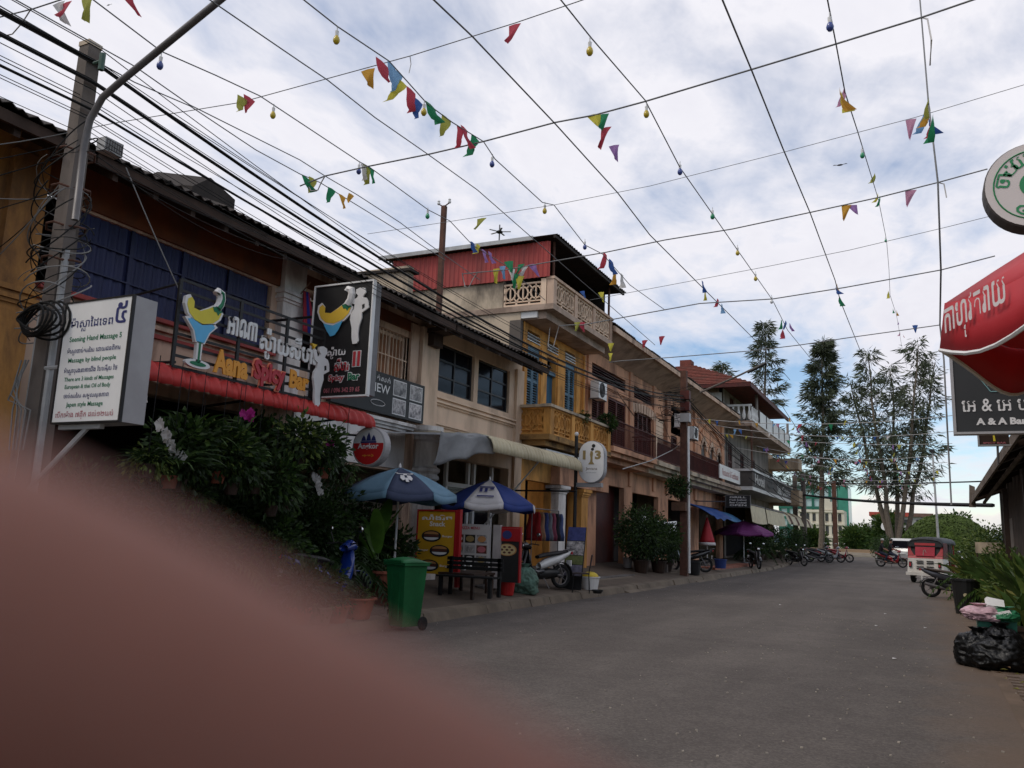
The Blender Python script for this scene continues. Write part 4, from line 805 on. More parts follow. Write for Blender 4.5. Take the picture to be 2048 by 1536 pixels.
def bunting(label, plane, c, pts, flags=(), bulbs=(), r=.007, m=None, loops=(), s=1.0):
    f = PX if plane == 'x' else PY; P = [f(a, b_, c) for a, b_ in pts]
    t = thing('bunting_string', label, 'bunting', P[len(P)//2]); b = MB(); b.tube(P, r, 5); b.build('cord', m or A['cord'], t, smooth=True)
    ax = (0, 1, 0) if plane == 'x' else (1, 0, 0)
    for a, b_, col in flags: pennant(f(a, b_-8, c), ax, col, t, s)
    for a, b_, col in bulbs: bulb(f(a, b_-10, c), col, t)
    for lp_ in loops: b = MB(); b.tube([f(a, b_, c) for a, b_ in lp_], r*.9, 5); b.build('cord_tail', A['cordw'], t, smooth=True)
    return t
def cx(px, py, z=6.3): return PZ(px, py, z).x
def cy(px, py, z=6.3): return PZ(px, py, z).y
bunting('bulb cord running along the street above the navy shutters with few pennants', 'x', cx(520, 192), [(150, -30), (187, 0), (323, 103), (430, 150), (520, 192), (600, 245), (718, 323), (740, 335), (857, 420), (900, 442), (945, 490), (1010, 530), (1090, 600)],
        [(487, 203, 'olive'), (499, 202, 'red'), (733, 340, 'olive'), (742, 345, 'green'), (728, 338, 'white'), (945, 492, 'blue'), (957, 497, 'yellow'), (968, 508, 'purple'), (980, 512, 'purple')], [(323, 115, 'blue'), (548, 218, 'yellow'), (719, 333, 'blue'), (856, 425, 'green')])
bunting('street-long cord with orange and green pennants over the low roofs', 'x', cx(490, 265), [(-10, -25), (32, 0), (270, 133), (380, 210), (490, 265), (600, 320), (655, 355), (715, 390), (800, 445), (860, 490), (960, 560)],
        [(612, 362, 'green'), (626, 364, 'olive'), (664, 385, 'green'), (684, 398, 'orange'), (703, 396, 'orange')])
bunting('plain street-long cord nearest the concrete pole top', 'x', cx(380, 212), [(-20, 0), (0, 12), (160, 105), (270, 165), (380, 212), (512, 300), (600, 348), (640, 365), (795, 460), (890, 520)])
bunting('plain street-long cord crossing the red attic', 'x', cx(655, 160), [(380, -25), (420, 0), (600, 123), (655, 160), (750, 235), (855, 308), (955, 380), (1075, 485), (1160, 560), (1230, 620), (1310, 690)])
bunting('street-long cord with the dense run of ten pennants', 'x', cx(778, 122), [(570, -30), (608, 0), (675, 53), (778, 122), (855, 208), (905, 245), (967, 283), (990, 318), (1085, 405), (1108, 410), (1170, 490), (1205, 508), (1260, 570), (1330, 620)], s=1.2, flags=
        [(764, 130, 'red'), (783, 136, 'sky'), (797, 152, 'sky'), (806, 172, 'yellow'), (822, 186, 'red'), (837, 208, 'blue'), (861, 216, 'green'), (893, 242, 'olive'), (928, 262, 'red'), (920, 262, 'red'), (951, 282, 'green'), (1210, 514, 'red'), (1222, 528, 'blue'), (1230, 550, 'orange'), (1244, 556, 'white')], bulbs=[(675, 63, 'yellow'), (849, 211, 'yellow'), (985, 318, 'blue'), (1090, 414, 'yellow'), (1170, 488, 'blue')])
bunting('plain street-long cord above the middle of the carriageway', 'x', cx(1110, 247), [(840, -25), (868, 0), (945, 73), (1110, 247), (1235, 385), (1300, 470), (1400, 570), (1460, 630), (1520, 690), (1580, 760)], [(1405, 570, 'blue'), (1410, 590, 'yellow'), (1436, 606, 'red'), (1444, 616, 'sky')], r=.009)
bunting('street-long bulb cord with yellow and green bulbs over the carriageway', 'x', cx(1290, 200), [(1100, -25), (1122, 0), (1182, 75), (1290, 200), (1360, 335), (1430, 435), (1475, 500), (1545, 600), (1575, 660), (1640, 740)],
        [(1563, 648, 'green'), (1572, 650, 'blue'), (1580, 655, 'purple'), (1566, 668, 'red')], [(1180, 85, 'yellow'), (1293, 215, 'yellow'), (1360, 333, 'blue'), (1425, 425, 'green'), (1475, 500, 'yellow'), (1511, 553, 'yellow'), (1543, 600, 'white')])
bunting('street-long black cord right of the middle with a blue pennant', 'x', cx(1503, 140), [(1435, -25), (1445, 0), (1503, 140), (1565, 295), (1620, 425), (1670, 560), (1680, 600), (1720, 700), (1750, 800)], [(1672, 582, 'blue'), (1679, 600, 'green'), (1674, 576, 'orange')], r=.009)
bunting('street-long cord with orange, pink and olive pennants near the red parasol', 'x', cx(1690, 185), [(1650, -25), (1655, 0), (1672, 88), (1690, 185), (1715, 262), (1742, 350), (1757, 400), (1773, 480), (1778, 540), (1780, 590), (1793, 630), (1803, 690), (1815, 740)],
        [(1680, 188, 'orange'), (1690, 186, 'pink'), (1684, 196, 'yellow'), (1750, 356, 'olive'), (1756, 395, 'yellow'), (1760, 400, 'green'), (1777, 590, 'yellow'), (1786, 625, 'green'), (1793, 628, 'orange'), (1797, 650, 'purple'), (1800, 672, 'pink'), (1806, 676, 'red')], [(1659, 35, 'blue'), (1724, 303, 'green'), (1771, 482, 'green')])
bunting('street-long thick cord nearest the red parasol with one pennant cluster', 'x', cx(1857, 205), [(1838, -25), (1840, 0), (1843, 35), (1857, 205), (1865, 270), (1876, 365), (1882, 540), (1880, 650), (1888, 720), (1895, 860), (1903, 1010)],
        [(1857, 210, 'olive'), (1855, 232, 'orange'), (1848, 238, 'sky'), (1858, 244, 'blue'), (1866, 240, 'green'), (1861, 258, 'red')], r=.009, loops=[[(1843, 35), (1855, 38), (1863, 80), (1860, 130)]])
bunting('cross cord at the near end with red and white pennants', 'y', cy(60, 20), [(-60, 50), (0, 34), (65, 18), (120, 0), (200, -30)], [(118, 12, 'white'), (133, 12, 'red'), (176, 2, 'olive'), (255, -4, 'red')], loops=[[(62, 18), (45, 45), (25, 68), (0, 74)]])
bunting('thin cross cord with a lone red pennant', 'y', cy(820, 112), [(150, 262), (235, 245), (480, 205), (820, 112), (1030, 46), (1165, 0), (1260, -35)], [(736, 146, 'orange'), (1030, 56, 'red')], r=.005, loops=[[(820, 112), (822, 128), (818, 146)]])
bunting('thick cross cord whose tail carries yellow, green, red and violet pennants', 'y', cy(1110, 245), [(600, 372), (650, 352), (735, 333), (860, 308), (967, 283), (1110, 245), (1190, 230), (1290, 203), (1500, 140), (1672, 88), (1843, 35), (1960, -5)], [(1187, 236, 'yellow'), (1205, 236, 'green'), (1213, 262, 'red'), (1228, 298, 'purple')], r=.010, loops=[[(650, 352), (642, 366), (636, 380), (622, 382), (614, 366)]])
bunting('very thin cross cord passing the roof aerial', 'y', cy(1300, 372), [(735, 468), (900, 443), (1108, 410), (1300, 372), (1565, 305), (1715, 265), (1830, 235), (2060, 166)], [(964, 444, 'olive'), (1822, 246, 'pink')], r=.004)
bunting('cross cord over the red attic with clustered pennants at its left end', 'y', cy(1465, 458), [(925, 548), (955, 545), (1010, 540), (1110, 522), (1210, 505), (1330, 480), (1465, 458), (1620, 425), (1757, 395), (1876, 365), (1975, 338)],
        [(993, 545, 'yellow'), (1005, 540, 'sky'), (1017, 530, 'green'), (1023, 546, 'white'), (1030, 556, 'green'), (1043, 536, 'green'), (1050, 540, 'white'), (1064, 536, 'purple'), (1040, 560, 'yellow'), (1693, 418, 'orange'), (1704, 418, 'purple'), (1822, 388, 'pink')], r=.010, loops=[[(955, 545), (945, 560), (938, 575), (930, 574), (924, 546)], [(1876, 365), (1888, 368), (1893, 395)]])
bunting('very thin cross cord above the hotel side of the street', 'y', cy(1540, 532), [(1180, 600), (1340, 570), (1540, 532), (1700, 500), (1890, 455), (2010, 425)], r=.005)
bunting('cross cord from the pierced terrace with yellow pennants', 'y', cy(1545, 598), [(1118, 652), (1140, 650), (1165, 650), (1300, 625), (1400, 607), (1545, 598), (1690, 575), (1882, 540), (1990, 512)], [(1155, 652, 'olive'), (1162, 652, 'red'), (1202, 592, 'yellow'), (1164, 590, 'blue')], r=.012, loops=[[(1118, 652), (1108, 690), (1104, 702), (1096, 690), (1100, 655)]])
bunting('cross cord level with the dark roof end, pale pennants', 'y', cy(1600, 690), [(1218, 725), (1240, 722), (1340, 715), (1500, 702), (1600, 690), (1700, 675), (1880, 650)], [(1222, 694, 'yellow'), (1221, 714, 'yellow'), (1290, 688, 'red'), (1324, 680, 'red'), (1830, 658, 'blue')], r=.012)
k = 0
for yy, z_ in ((33, 6.4), (37, 6.3), (41, 6.3), (45, 6.2), (49, 6.2), (53, 6.1), (57, 6.0), (62, 6.0)):
    xs = -8.9 if yy < 48 else -8.3; P = sagline((xs, yy, z_+RND.uniform(.0, .8)), (1.4, yy+RND.uniform(-1, 1), z_-.2), RND.uniform(.2, .6), 16)
    t = thing('bunting_string', 'distant cross cord strung from the far balconies with scattered faded pennants', 'bunting', P[8], 'far cross cords'); b = MB(); b.tube(P, .012, 4); b.build('cord', A['cordw'], t)
    for i in range(8):
        q = P[RND.randrange(1, 16)]+Vector((RND.uniform(-.3, .3), 0, 0)); pennant(q, (1, RND.uniform(-.5, .5), 0), RND.choice(CN), t, RND.uniform(.8, 1.1))
for i, (xc, za, zb_) in enumerate(((-6.2, 6.4, 5.6), (-4.3, 6.3, 5.6), (-2.4, 6.3, 5.7), (-.9, 6.2, 5.7))):
    P = sagline((xc, 30+i, za), (xc-.2, 66, zb_), .5, 20); t = thing('bunting_string', 'distant street-long cord thick with small faded pennants', 'bunting', P[10], 'far street-long cords'); b = MB(); b.tube(P, .012, 4); b.build('cord', A['cord'], t)
    for j in range(15): q = P[RND.randrange(1, 20)]+Vector((0, RND.uniform(-.8, .8), 0)); pennant(q, (RND.uniform(-.6, .6), 1, 0), RND.choice(CN), t, RND.uniform(.8, 1.1))
# two swallows
for px, py, d, lb in ((217, 10, 30, 'tiny swallow gliding above the lamp arm'), (1680, 330, 60, 'tiny swallow far off between the street cords')):
    p = PY(px, py, d); s = d/30*.5; t = thing('bird', lb, 'bird', p); b = MB(); b.sphere(p, (.22*s, .08*s, .06*s), 8, 5); b.build('body', A['black'], t)
    for q in (-1, 1): b = MB(); b.slab([p+Vector((-.06*s, 0, 0)), p+Vector((.06*s, 0, 0)), p+Vector((q*.4*s, .1*s, .12*s)), p+Vector((q*.5*s, .1*s, .06*s))], (0, .01, 0)); b.build('wing', A['black'], t)
# ------------------------------------------------------------------ signs
XD = Vector((1, 0, 0)); YD = Vector((0, 1, 0)); ZD = Vector((0, 0, 1))
INK = dict(navy=plain('ink_navy', (.03, .035, .14), .6), green=plain('ink_green', (.01, .16, .07), .6), red=plain('ink_red', (.42, .03, .04), .5), rose=plain('ink_rose', (.40, .12, .14), .6), white=plain('ink_white', (.72, .70, .68), .5), black=plain('ink_black', (.015, .015, .015), .5), orange=plain('ink_orange', (.72, .30, .03), .5), amber=plain('ink_amber', (.78, .50, .05), .5), yellow=plain('ink_yellow', (.68, .56, .04), .5), sky=plain('ink_sky', (.10, .42, .68), .4), brown=plain('ink_brown', (.16, .10, .05), .5), gold=plain('ink_gold', (.30, .22, .09), .4), grey=plain('ink_grey', (.30, .30, .30), .6))
# massage light box: face towards the camera's end of the street
ym = 5.0; xl, xr, zb0, zt0 = -7.17, -6.29, 2.35, 3.475
MS = thing('massage_sign', 'white light box sign advertising massages in green and navy lettering', 'sign', ((xl+xr)/2, ym, zb0))
bx(MS, 'face', A['whitel'], xl, xr, ym-.006, ym, zb0, zt0); bx(MS, 'box', A['greyl'], xl-.012, xr+.012, ym+.004, ym+.26, zb0-.012, zt0+.012)
fr = MB()
for a in ((xl-.018, xr+.018, ym-.012, ym+.02, zt0, zt0+.016), (xl-.018, xr+.018, ym-.012, ym+.02, zb0-.016, zb0), (xl-.018, xl, ym-.012, ym+.02, zb0, zt0), (xr, xr+.018, ym-.012, ym+.02, zb0, zt0)): fr.box(*a)
fr.build('frame', A['black'], MS); bx(MS, 'bracket', A['galv'], xl+.02, xr-.3, ym+.05, ym+.1, zb0-.06, zb0-.016); MB().tube([(xl+.4, ym+.08, zb0-.03), (X1+.1, ym+.1, 1.75)], .025, 6).build('stay', A['galv'], MS); MB().tube([(X1+.1, ym+.1, 2.9), (xl, ym+.1, 2.9)], .02, 6).build('stay', A['galv'], MS)
O = Vector((xl, ym-.006, zb0))
rows = [('ម៉ាស្សាដៃទេព', 'navy', .09, .66, .845, .985), ('៥', 'navy', .69, .83, .885, 1.09), ('Seening Hand Massage 5', 'green', .10, .80, .735, .80), ('ម៉ាស្សាចាប់សរសៃ ដោយជនពិការ', 'navy', .09, .80, .62, .695), ('Massage by blind people', 'green', .12, .76, .54, .595), ('ម៉ាស្សាប្រេងនាគាជើង បែបអឺរុប ថៃ', 'navy', .08, .79, .435, .51), ('There are 3 kinds of Massages', 'green', .10, .76, .365, .415), ('European & thai Oil of Body', 'green', .12, .73, .295, .345), ('ចាប់សរសៃ សម្រួលសុខភាព', 'navy', .12, .72, .20, .27), ('Japen style Massage', 'green', .17, .66, .125, .18), ('បើកម៉ោង ៧ព្រឹក ដល់១២យប់', 'rose', .04, .81, .02, .10)]
for tx, ink, u0, u1, v0, v1 in rows: lettering(tx, INK[ink], MS, O, XD, ZD, (u0, u1, v0, v1), .012 if ink == 'green' else .008, off=.003)
# pepper-and-glass emblem (drawn in the u,v plane, unit height about 1)
def pepper(parent, O, U, V, s, glass=True, thick=.03, body='yellow', stem=True):
    sc_ = lambda pts: [(p[0]*s, p[1]*s) for p in pts]; d = Vector(U).cross(Vector(V))
    outl = [(-.33, .98), (-.26, 1.02), (-.20, .96), (-.20, .86), (-.06, .84), (.10, .92), (.20, .98), (.30, .97), (.38, .90), (.34, .80), (.22, .70), (.02, .64), (-.16, .67), (-.28, .76), (-.34, .88)]
    rim = [(p[0]*1.13-.0, (p[1]-.83)*1.2+.83) for p in outl]
    flat(sc_(rim), INK['white'], parent, O, U, V, 'pepper_rim', .0, thick); flat(sc_(outl), INK[body], parent, O, U, V, 'pepper_body', thick+.002, .004)
    flat(sc_([(.18, .97), (.30, 1.0), (.40, .93), (.34, .90), (.31, .85), (.27, .90), (.22, .90)]), INK['green'], parent, O, U, V, 'pepper_cap', thick+.007, .004)
    b = MB(); pts = [(.30, .97), (.36, 1.06), (.38, 1.16), (.36, 1.24), (.30, 1.26), (.28, 1.22)]; OO = Vector(O); b.tube([OO+Vector(U)*p[0]*s+Vector(V)*p[1]*s+d*(thick+.004) for p in pts], [.05*s, .045*s, .04*s, .04*s, .04*s, .03*s], 8); b.build('pepper_stem', INK['green'], parent)
    b = MB(); b.tube([OO+Vector(U)*p[0]*s+Vector(V)*p[1]*s+d*(thick*.5) for p in pts], [.075*s]*6, 8); b.build('stem_rim', INK['white'], parent)
    if glass:
        gl = [(-.30, .66), (-.22, .68), (.0, .62), (.22, .68), (.28, .64), (.16, .52), (.08, .34), (-.08, .34), (-.14, .50)]
        flat(sc_([(p[0]*1.2, (p[1]-.5)*1.12+.5) for p in gl]), INK['white'], parent, O, U, V, 'glass_rim', .0, thick); flat(sc_(gl), INK['sky'], parent, O, U, V, 'glass_bowl', thick+.002, .003)
        flat(sc_([(-.06, .34), (.06, .34), (.05, .0), (-.05, .0)]), INK['white'], parent, O, U, V, 'glass_stem_rim', .0, thick); flat(sc_([(-.02, .34), (.02, .34), (.02, .0), (-.02, .0)]), INK['green'], parent, O, U, V, 'glass_stem', thick+.002, .003)
        flat(sc_(ell(0, -.02, .26, .07)), INK['white'], parent, O, U, V, 'foot_rim', .0, thick); flat(sc_(ell(0, -.02, .17, .035)), INK['green'], parent, O, U, V, 'glass_foot', thick+.002, .003)
    else: flat(sc_([(-.22, .66), (.0, .60), (.22, .68), (.14, .52), (.06, .42), (-.04, .40), (-.12, .50)]), INK['sky'], parent, O, U, V, 'glass_bowl', thick+.001, .003)
def lady(parent, O, U, V, s, thick=.03, name='figure_cutout'):
    """one flat cut-out outline: figure with raised glass and a hand on the hip"""
    pts = [(-.05, 0), (.03, .0), (.07, .05), (.05, .18), (.06, .30), (.11, .45), (.10, .54), (.17, .58), (.24, .62), (.22, .74), (.18, .80), (.10, .82), (.12, .86), (.16, .90), (.14, .98), (.04, 1.0), (-.05, .97), (-.05, .90), (0, .86), (-.02, .82), (-.08, .80), (-.12, .90), (-.17, .92), (-.18, .84), (-.14, .74), (-.06, .70), (-.07, .62), (-.13, .54), (-.14, .44), (-.09, .28), (-.08, .12)]
    o = flat([(p[0]*s, p[1]*s) for p in pts], INK['white'], parent, O, U, V, name, 0, thick)
    flat([(p[0]*s, p[1]*s) for p in [(.11, .60), (.16, .63), (.15, .70), (.10, .68)]], INK['black'], parent, O, U, V, 'arm_gap', thick+.002)
    flat([(p[0]*s, p[1]*s) for p in [(-.25, .99), (-.11, .99), (-.16, .94), (-.17, .91), (-.19, .94)]], INK['amber'], parent, O, U, V, 'raised_glass', .0, thick); return o
# bar sign on an open black frame, parallel to the street
XF = -8.3; AS = thing('bar_sign', 'open black frame bar sign with cocktail pepper, Khmer letters and Aana Spicy Bar', 'sign', (XF, 8.6, 3.36))
y0, y1, z0, z1 = 7.28, 10.15, 3.40, 4.52; fr = MB()
for y_ in (y0, 8.35, 9.3, y1): bx(AS, 'frame_post', A['black'], XF-.03, XF, y_-.025, y_+.025, z0, z1)
for i in range(9): z_ = z0+(z1-z0)*i/8; bx(AS, 'slat', A['black'], XF-.022, XF-.006, y0, y1, z_-.018, z_+.018)
MB().tube([(XF, y0, z1-.05), (W+.1, 6.7, 4.0)], .015, 6).build('brace', A['black'], AS); MB().tube([(XF, y0+.03, 3.45), (W+.05, y0, 3.5)], .02, 6).build('brace', A['black'], AS)
MB().tube([(XF, y1-.1, 3.45), (W+.05, y1, 3.5)], .02, 6).build('brace', A['black'], AS)
pepper(AS, (XF+.01, 7.62, 3.50), YD, ZD, .80, True, .05)
KH = plain('khmer_white', (.70, .69, .67), .5)
lettering('អាណា', KH, AS, (XF, y0, z0), YD, ZD, (.80, 1.36, .60, .86), .028, off=.03, thick=.02); lettering('ស្ប៉ាយស៊ីបារ', KH, AS, (XF, y0, z0), YD, ZD, (1.44, 2.66, .40, .86), .028, off=.03, thick=.02)
for tx, ink, u0, u1, v0, v1 in (('Aana', 'orange', .62, 1.24, .03, .36), ('Spicy', 'red', 1.36, 2.0, .0, .37), ('Bar', 'orange', 2.1, 2.52, .08, .36)): lettering(tx, INK[ink], AS, (XF, y0, z0), YD, ZD, (u0, u1, v0, v1), .045, off=.04, thick=.02)
lettering('Spicy', plain('letter_outline', (.75, .22, .12), .5), AS, (XF, y0, z0), YD, ZD, (1.33, 2.03, -.02, .39), .10, off=.02, thick=.01)
lady(AS, (XF+.02, 10.02, 3.30), YD, ZD, .95, .04)
# projecting box sign of the second bar, face towards the camera's end of the street
yq = 10.45; xl, xr, zb0, zt0 = -8.80, -7.66, 3.53, 5.36
SB = thing('spicy_sign', 'tall black projecting sign with yellow pepper, white figure and Spicy Bar II lettering', 'sign', ((xl+xr)/2, yq, zb0))
bx(SB, 'box', A['black'], xl, xr, yq, yq+.05, zb0, zt0); fr = MB()
for a in ((xl-.02, xr+.02, yq-.02, yq+.06, zt0, zt0+.025), (xl-.02, xr+.02, yq-.02, yq+.06, zb0-.025, zb0), (xl-.025, xl, yq-.02, yq+.06, zb0, zt0), (xr, xr+.025, yq-.02, yq+.06, zb0, zt0)): fr.box(*a)
fr.build('frame', A['whitep'], SB); bx(SB, 'back_box', A['steel'], xr-.01, xr+.022, yq+.062, yq+.2, zb0, zt0-.03); bx(SB, 'back_panel', A['greyl'], xl, xr-.012, yq+.062, yq+.2, zb0, zt0); MB().tube([(xl, yq+.1, 4.9), (W+.1, yq+.1, 4.9)], .025, 6).build('bracket', A['black'], SB); MB().tube([(xl, yq+.1, 3.8), (W+.1, yq+.1, 3.8)], .025, 6).build('bracket', A['black'], SB)
O = Vector((xl, yq, zb0)); pepper(SB, O+Vector((.42, -.005, .62)), XD, ZD, .88, False, .025, 'amber'); lady(SB, O+Vector((.88, -.005, .82)), XD, ZD, .92, .025)
for tx, ink, u0, u1, v0, v1 in (('ស្ប៉ាយ', 'white', .34, .70, .60, .80), ('ស៊ីបារ', 'red', .50, .78, .40, .60), ('II', 'red', .85, .99, .46, .70), ('Spicy', 'red', .40, .70, .22, .34), ('Bar', 'green', .78, 1.0, .24, .36), ('061 / 096 342 59 65', 'rose', .32, 1.02, .05, .13)):
    if ink in ('red', 'green'): lettering(tx, INK['white'], SB, O, XD, ZD, (u0-.012, u1+.012, v0-.012, v1+.012), .09, off=.006, thick=.004)
    lettering(tx, INK[ink], SB, O, XD, ZD, (u0, u1, v0, v1), .03, off=.014)
# round beer sign
ya = 11.45; c = Vector((-8.27, ya, 2.84)); BS = thing('beer_sign', 'round red and white Angkor light box sign among hanging plants', 'sign', c)
b = MB(); b.lathe([(.315, 0), (.335, .01), (.335, .17), (.315, .18)], c, 36, (0, 1, 0)); b.build('drum', A['greyl'], BS, smooth=False)
flat(ell(0, 0, .31, .31, 36), INK['white'], BS, c, XD, ZD, 'face', .003); flat([(.305*math.cos(R(a)), .305*math.sin(R(a))) for a in range(-190, 11, 8)], plain('beer_red', (.50, .02, .02), .4), BS, c, XD, ZD, 'red_field', .006)
for dx, h in ((-.10, .10), (0, .15), (.10, .10)): flat([(dx-.05, .09), (dx+.05, .09), (dx+.035, .09+h*.5), (dx, .09+h), (dx-.035, .09+h*.5)], INK['navy'], BS, c, XD, ZD, 'temple_emblem', .008)
flat([(-.16, .055), (.16, .055), (.16, .085), (-.16, .085)], INK['navy'], BS, c, XD, ZD, 'temple_emblem', .009)
lettering('Angkor', INK['white'], BS, c, XD, ZD, (-.21, .21, -.07, .05), .03, off=.012); lettering('អង្គរ បៀរ', INK['amber'], BS, c, XD, ZD, (-.11, .12, -.18, -.13), .01, off=.012)
MB().tube([(c.x-.3, ya+.1, c.z+.2), (W, ya+.1, c.z+.3)], .02, 6).build('bracket', A['black'], BS)
# long black board with four pictures
FB = thing('picture_board', 'black shop board with four small grey photographs under the cream window', 'sign', (W+.2, 14.2, 3.83)); XP = W+.19
bx(FB, 'board', A['black'], W+.08, XP, 12.3, 15.55, 3.80, 4.64)
PH = [mat('photo_grey_%d' % i, (.32+.05*i, .31+.04*i, .30+.04*i), .5, .75, 9+3*i, dirt=.8, dcol=(.05, .05, .06), dscale=6) for i in range(4)]
for i, (u, v) in enumerate(((2.02, .44), (2.66, .44), (2.02, .05), (2.66, .05))):
    flat([(u, v), (u+.50, v), (u+.50, v+.34), (u, v+.34)], INK['white'], FB, (XP, 12.3, 3.8), YD, ZD, 'photo_border', .003); flat([(u+.02, v+.02), (u+.48, v+.02), (u+.48, v+.32), (u+.02, v+.32)], PH[i], FB, (XP, 12.3, 3.8), YD, ZD, 'photo', .006)
lettering('NEW', INK['white'], FB, (XP, 12.3, 3.8), YD, ZD, (1.2, 1.9, .42, .60), .01); lettering('កាត់សក់', INK['white'], FB, (XP, 12.3, 3.8), YD, ZD, (1.2, 1.9, .66, .78), 0)
b = MB(); b.tube([Vector((XP+.005, 12.3+1.5+.25*math.cos(a), 3.8+.2+.06*math.sin(a))) for a in [k*.45 for k in range(14)]], .008, 4, closed=True); b.build('pan_emblem', INK['white'], FB)
# 113 oval light box on its post
yo = 20.7; c = Vector((-7.77, yo, 3.42)); OS = thing('oval_sign', 'white rounded light box sign reading 1 3 with slender figure, on black post', 'sign', (c.x, yo, .3))
def oval(rx, ry, n=16): return [(rx*math.cos(R(a)), (ry-rx)+rx*math.sin(R(a))) for a in range(0, 181, 12)]+[(rx*math.cos(R(a)), -(ry-rx)+rx*math.sin(R(a))) for a in range(180, 361, 12)]
flat(oval(.36, .56), A['greyl'], OS, c+Vector((0, .22, 0)), XD, ZD, 'box', 0, .2); flat(oval(.345, .545), A['whitel'], OS, c, XD, ZD, 'face', -.01, .014)
O = c+Vector((0, -.004, 0)); lettering('1', INK['gold'], OS, O, XD, ZD, (-.24, -.16, .06, .30), .05); lettering('3', INK['gold'], OS, O, XD, ZD, (.10, .27, .06, .30), .05)
flat([(-.09, -.07), (.09, -.07), (.04, .0), (.035, .12), (.05, .22), (.03, .28), (-.02, .28), (-.04, .20), (-.02, .10), (-.03, .0)], INK['gold'], OS, O, XD, ZD, 'figure_emblem', .006); flat(ell(.03, .33, .045, .04, 12), INK['black'], OS, O, XD, ZD, 'figure_emblem', .006); flat(ell(.06, .42, .05, .05, 12), INK['black'], OS, O, XD, ZD, 'figure_emblem', .006)
lettering('Jantana', INK['brown'], OS, O, XD, ZD, (-.15, .17, -.24, -.14), 0); lettering('RESTAURANT', INK['grey'], OS, O, XD, ZD, (-.13, .15, -.30, -.275), 0)
MB().tube([(-8.25, yo+.12, pz(-8.25)), (-8.25, yo+.12, 4.12)], .05, 8).build('post', A['black'], OS); b = MB(); b.sphere((-8.25, yo+.12, 4.18), .06, 8, 6); b.build('finial', A['whitep'], OS); bx(OS, 'bracket', A['greyl'], -8.2, -7.5, yo+.05, yo+.2, 2.76, 2.87); bx(OS, 'bracket', A['black'], -8.25, -8.1, yo+.08, yo+.16, 3.6, 3.66)
# ------------------------------------------------------------------ awnings
def lip_awning(name, label, y0, y1, m, prof, n, rib=.22):
    t = thing(name, label, 'awning', (prof[-1][0], (y0+y1)/2, prof[-1][1])); k = len(prof)-1
    for i in range(n):
        a = y0+(y1-y0)*i/n; c_ = y0+(y1-y0)*(i+1)/n; b = MB()
        def f(u, v):
            p = prof[round(v*k)]; h = .024*math.sin(u*2*math.pi*max(1, round((c_-a)/rib))); q = prof[min(k, round(v*k)+1)]; r_ = prof[max(0, round(v*k)-1)]; tx, tz = q[0]-r_[0], q[1]-r_[1]; l_ = math.hypot(tx, tz) or 1
            return (p[0]-tz/l_*h, a+(c_-a)*u, p[1]+tx/l_*h)
        b.grid(f, 12*max(1, round((c_-a)/rib))//2, k); b.build('corrugated_sheet', m, t, smooth=True, solid=.006)
    return t
RA = lip_awning('red_awning', 'red corrugated awning curling over the plant-filled bar front', 6.75, 11.55, A['redaw'], [(-9.98, 3.52), (-9.2, 3.47), (-8.6, 3.43), (-8.38, 3.40), (-8.28, 3.34), (-8.23, 3.25), (-8.22, 3.14)], 6, .20)
for y_ in (7.0, 9.2, 11.3): MB().tube([(W, y_, 3.2), (-8.35, y_, 3.33)], .02, 6).build('arm', A['black'], RA)
CA = lip_awning('cream_awning', 'cream corrugated awning curling over the shop below the black windows', 15.35, 20.5, A['creamaw'], [(-9.98, 3.60), (-9.0, 3.56), (-8.3, 3.52), (-8.1, 3.48), (-7.99, 3.40), (-7.94, 3.28), (-7.93, 3.14)], 6, .19)
MB().slab([(-9.9, 13.3, 3.35), (-8.05, 15.35, 3.46), (-8.3, 15.3, 3.52), (-9.9, 15.3, 3.58)], (0, 0, .01)).build('side_sheet', A['tarp'], CA)
MB().tube([(-8.0, 20.3, 2.62), (-9.9, 20.3, 2.62)], .025, 6).build('arm', A['black'], CA); MB().tube([(-8.2, 18.6, 3.4), (W, 18.9, 1.6)], .02, 6).build('arm', A['whitep'], CA)
tp = thing('tarpaulin_flap', 'crumpled grey tarpaulin hanging from the near end of the cream awning', 'tarpaulin', (-8.4, 14.6, 3.0))
pA, pB, pC, pD = PX(882, 862, -8.6), PX(985, 876, -8.02), PX(985, 905, -8.05), PX(866, 930, -8.7); b = MB()
b.grid(lambda u, v: pA.lerp(pB, u).lerp(pD.lerp(pC, u), v)+Vector((.05*math.sin(u*11+v*3)*(.3+v*.7), .04*math.sin(u*7), -.03*math.sin(u*14))), 20, 8); b.build('sheet', A['tarp'], tp, smooth=True, solid=.006)
ba = thing('blue_awning', 'sagging blue fabric awning under the arched house', 'awning', (-8.9, 40, 2.6))
b = MB(); b.grid(lambda u, v: (-9.9+v*1.5, 37.8+u*4.4, 3.12-.55*v*v-.12*math.sin(u*math.pi)*v+.05*math.sin(u*19)), 16, 6); b.build('canvas', mat('blue_canvas', (.02, .08, .30), .6, .2, 3, trans=.2), ba, smooth=True, solid=.008)
b = MB(); b.grid(lambda u, v: (-9.9+v*1.3, 42.4+u*3.4, 3.05-.5*v*v-.1*math.sin(u*math.pi)*v), 12, 6); b.build('canvas', mat('pale_blue_canvas', (.08, .22, .42), .6, .2, 3, trans=.2), ba, smooth=True, solid=.008)
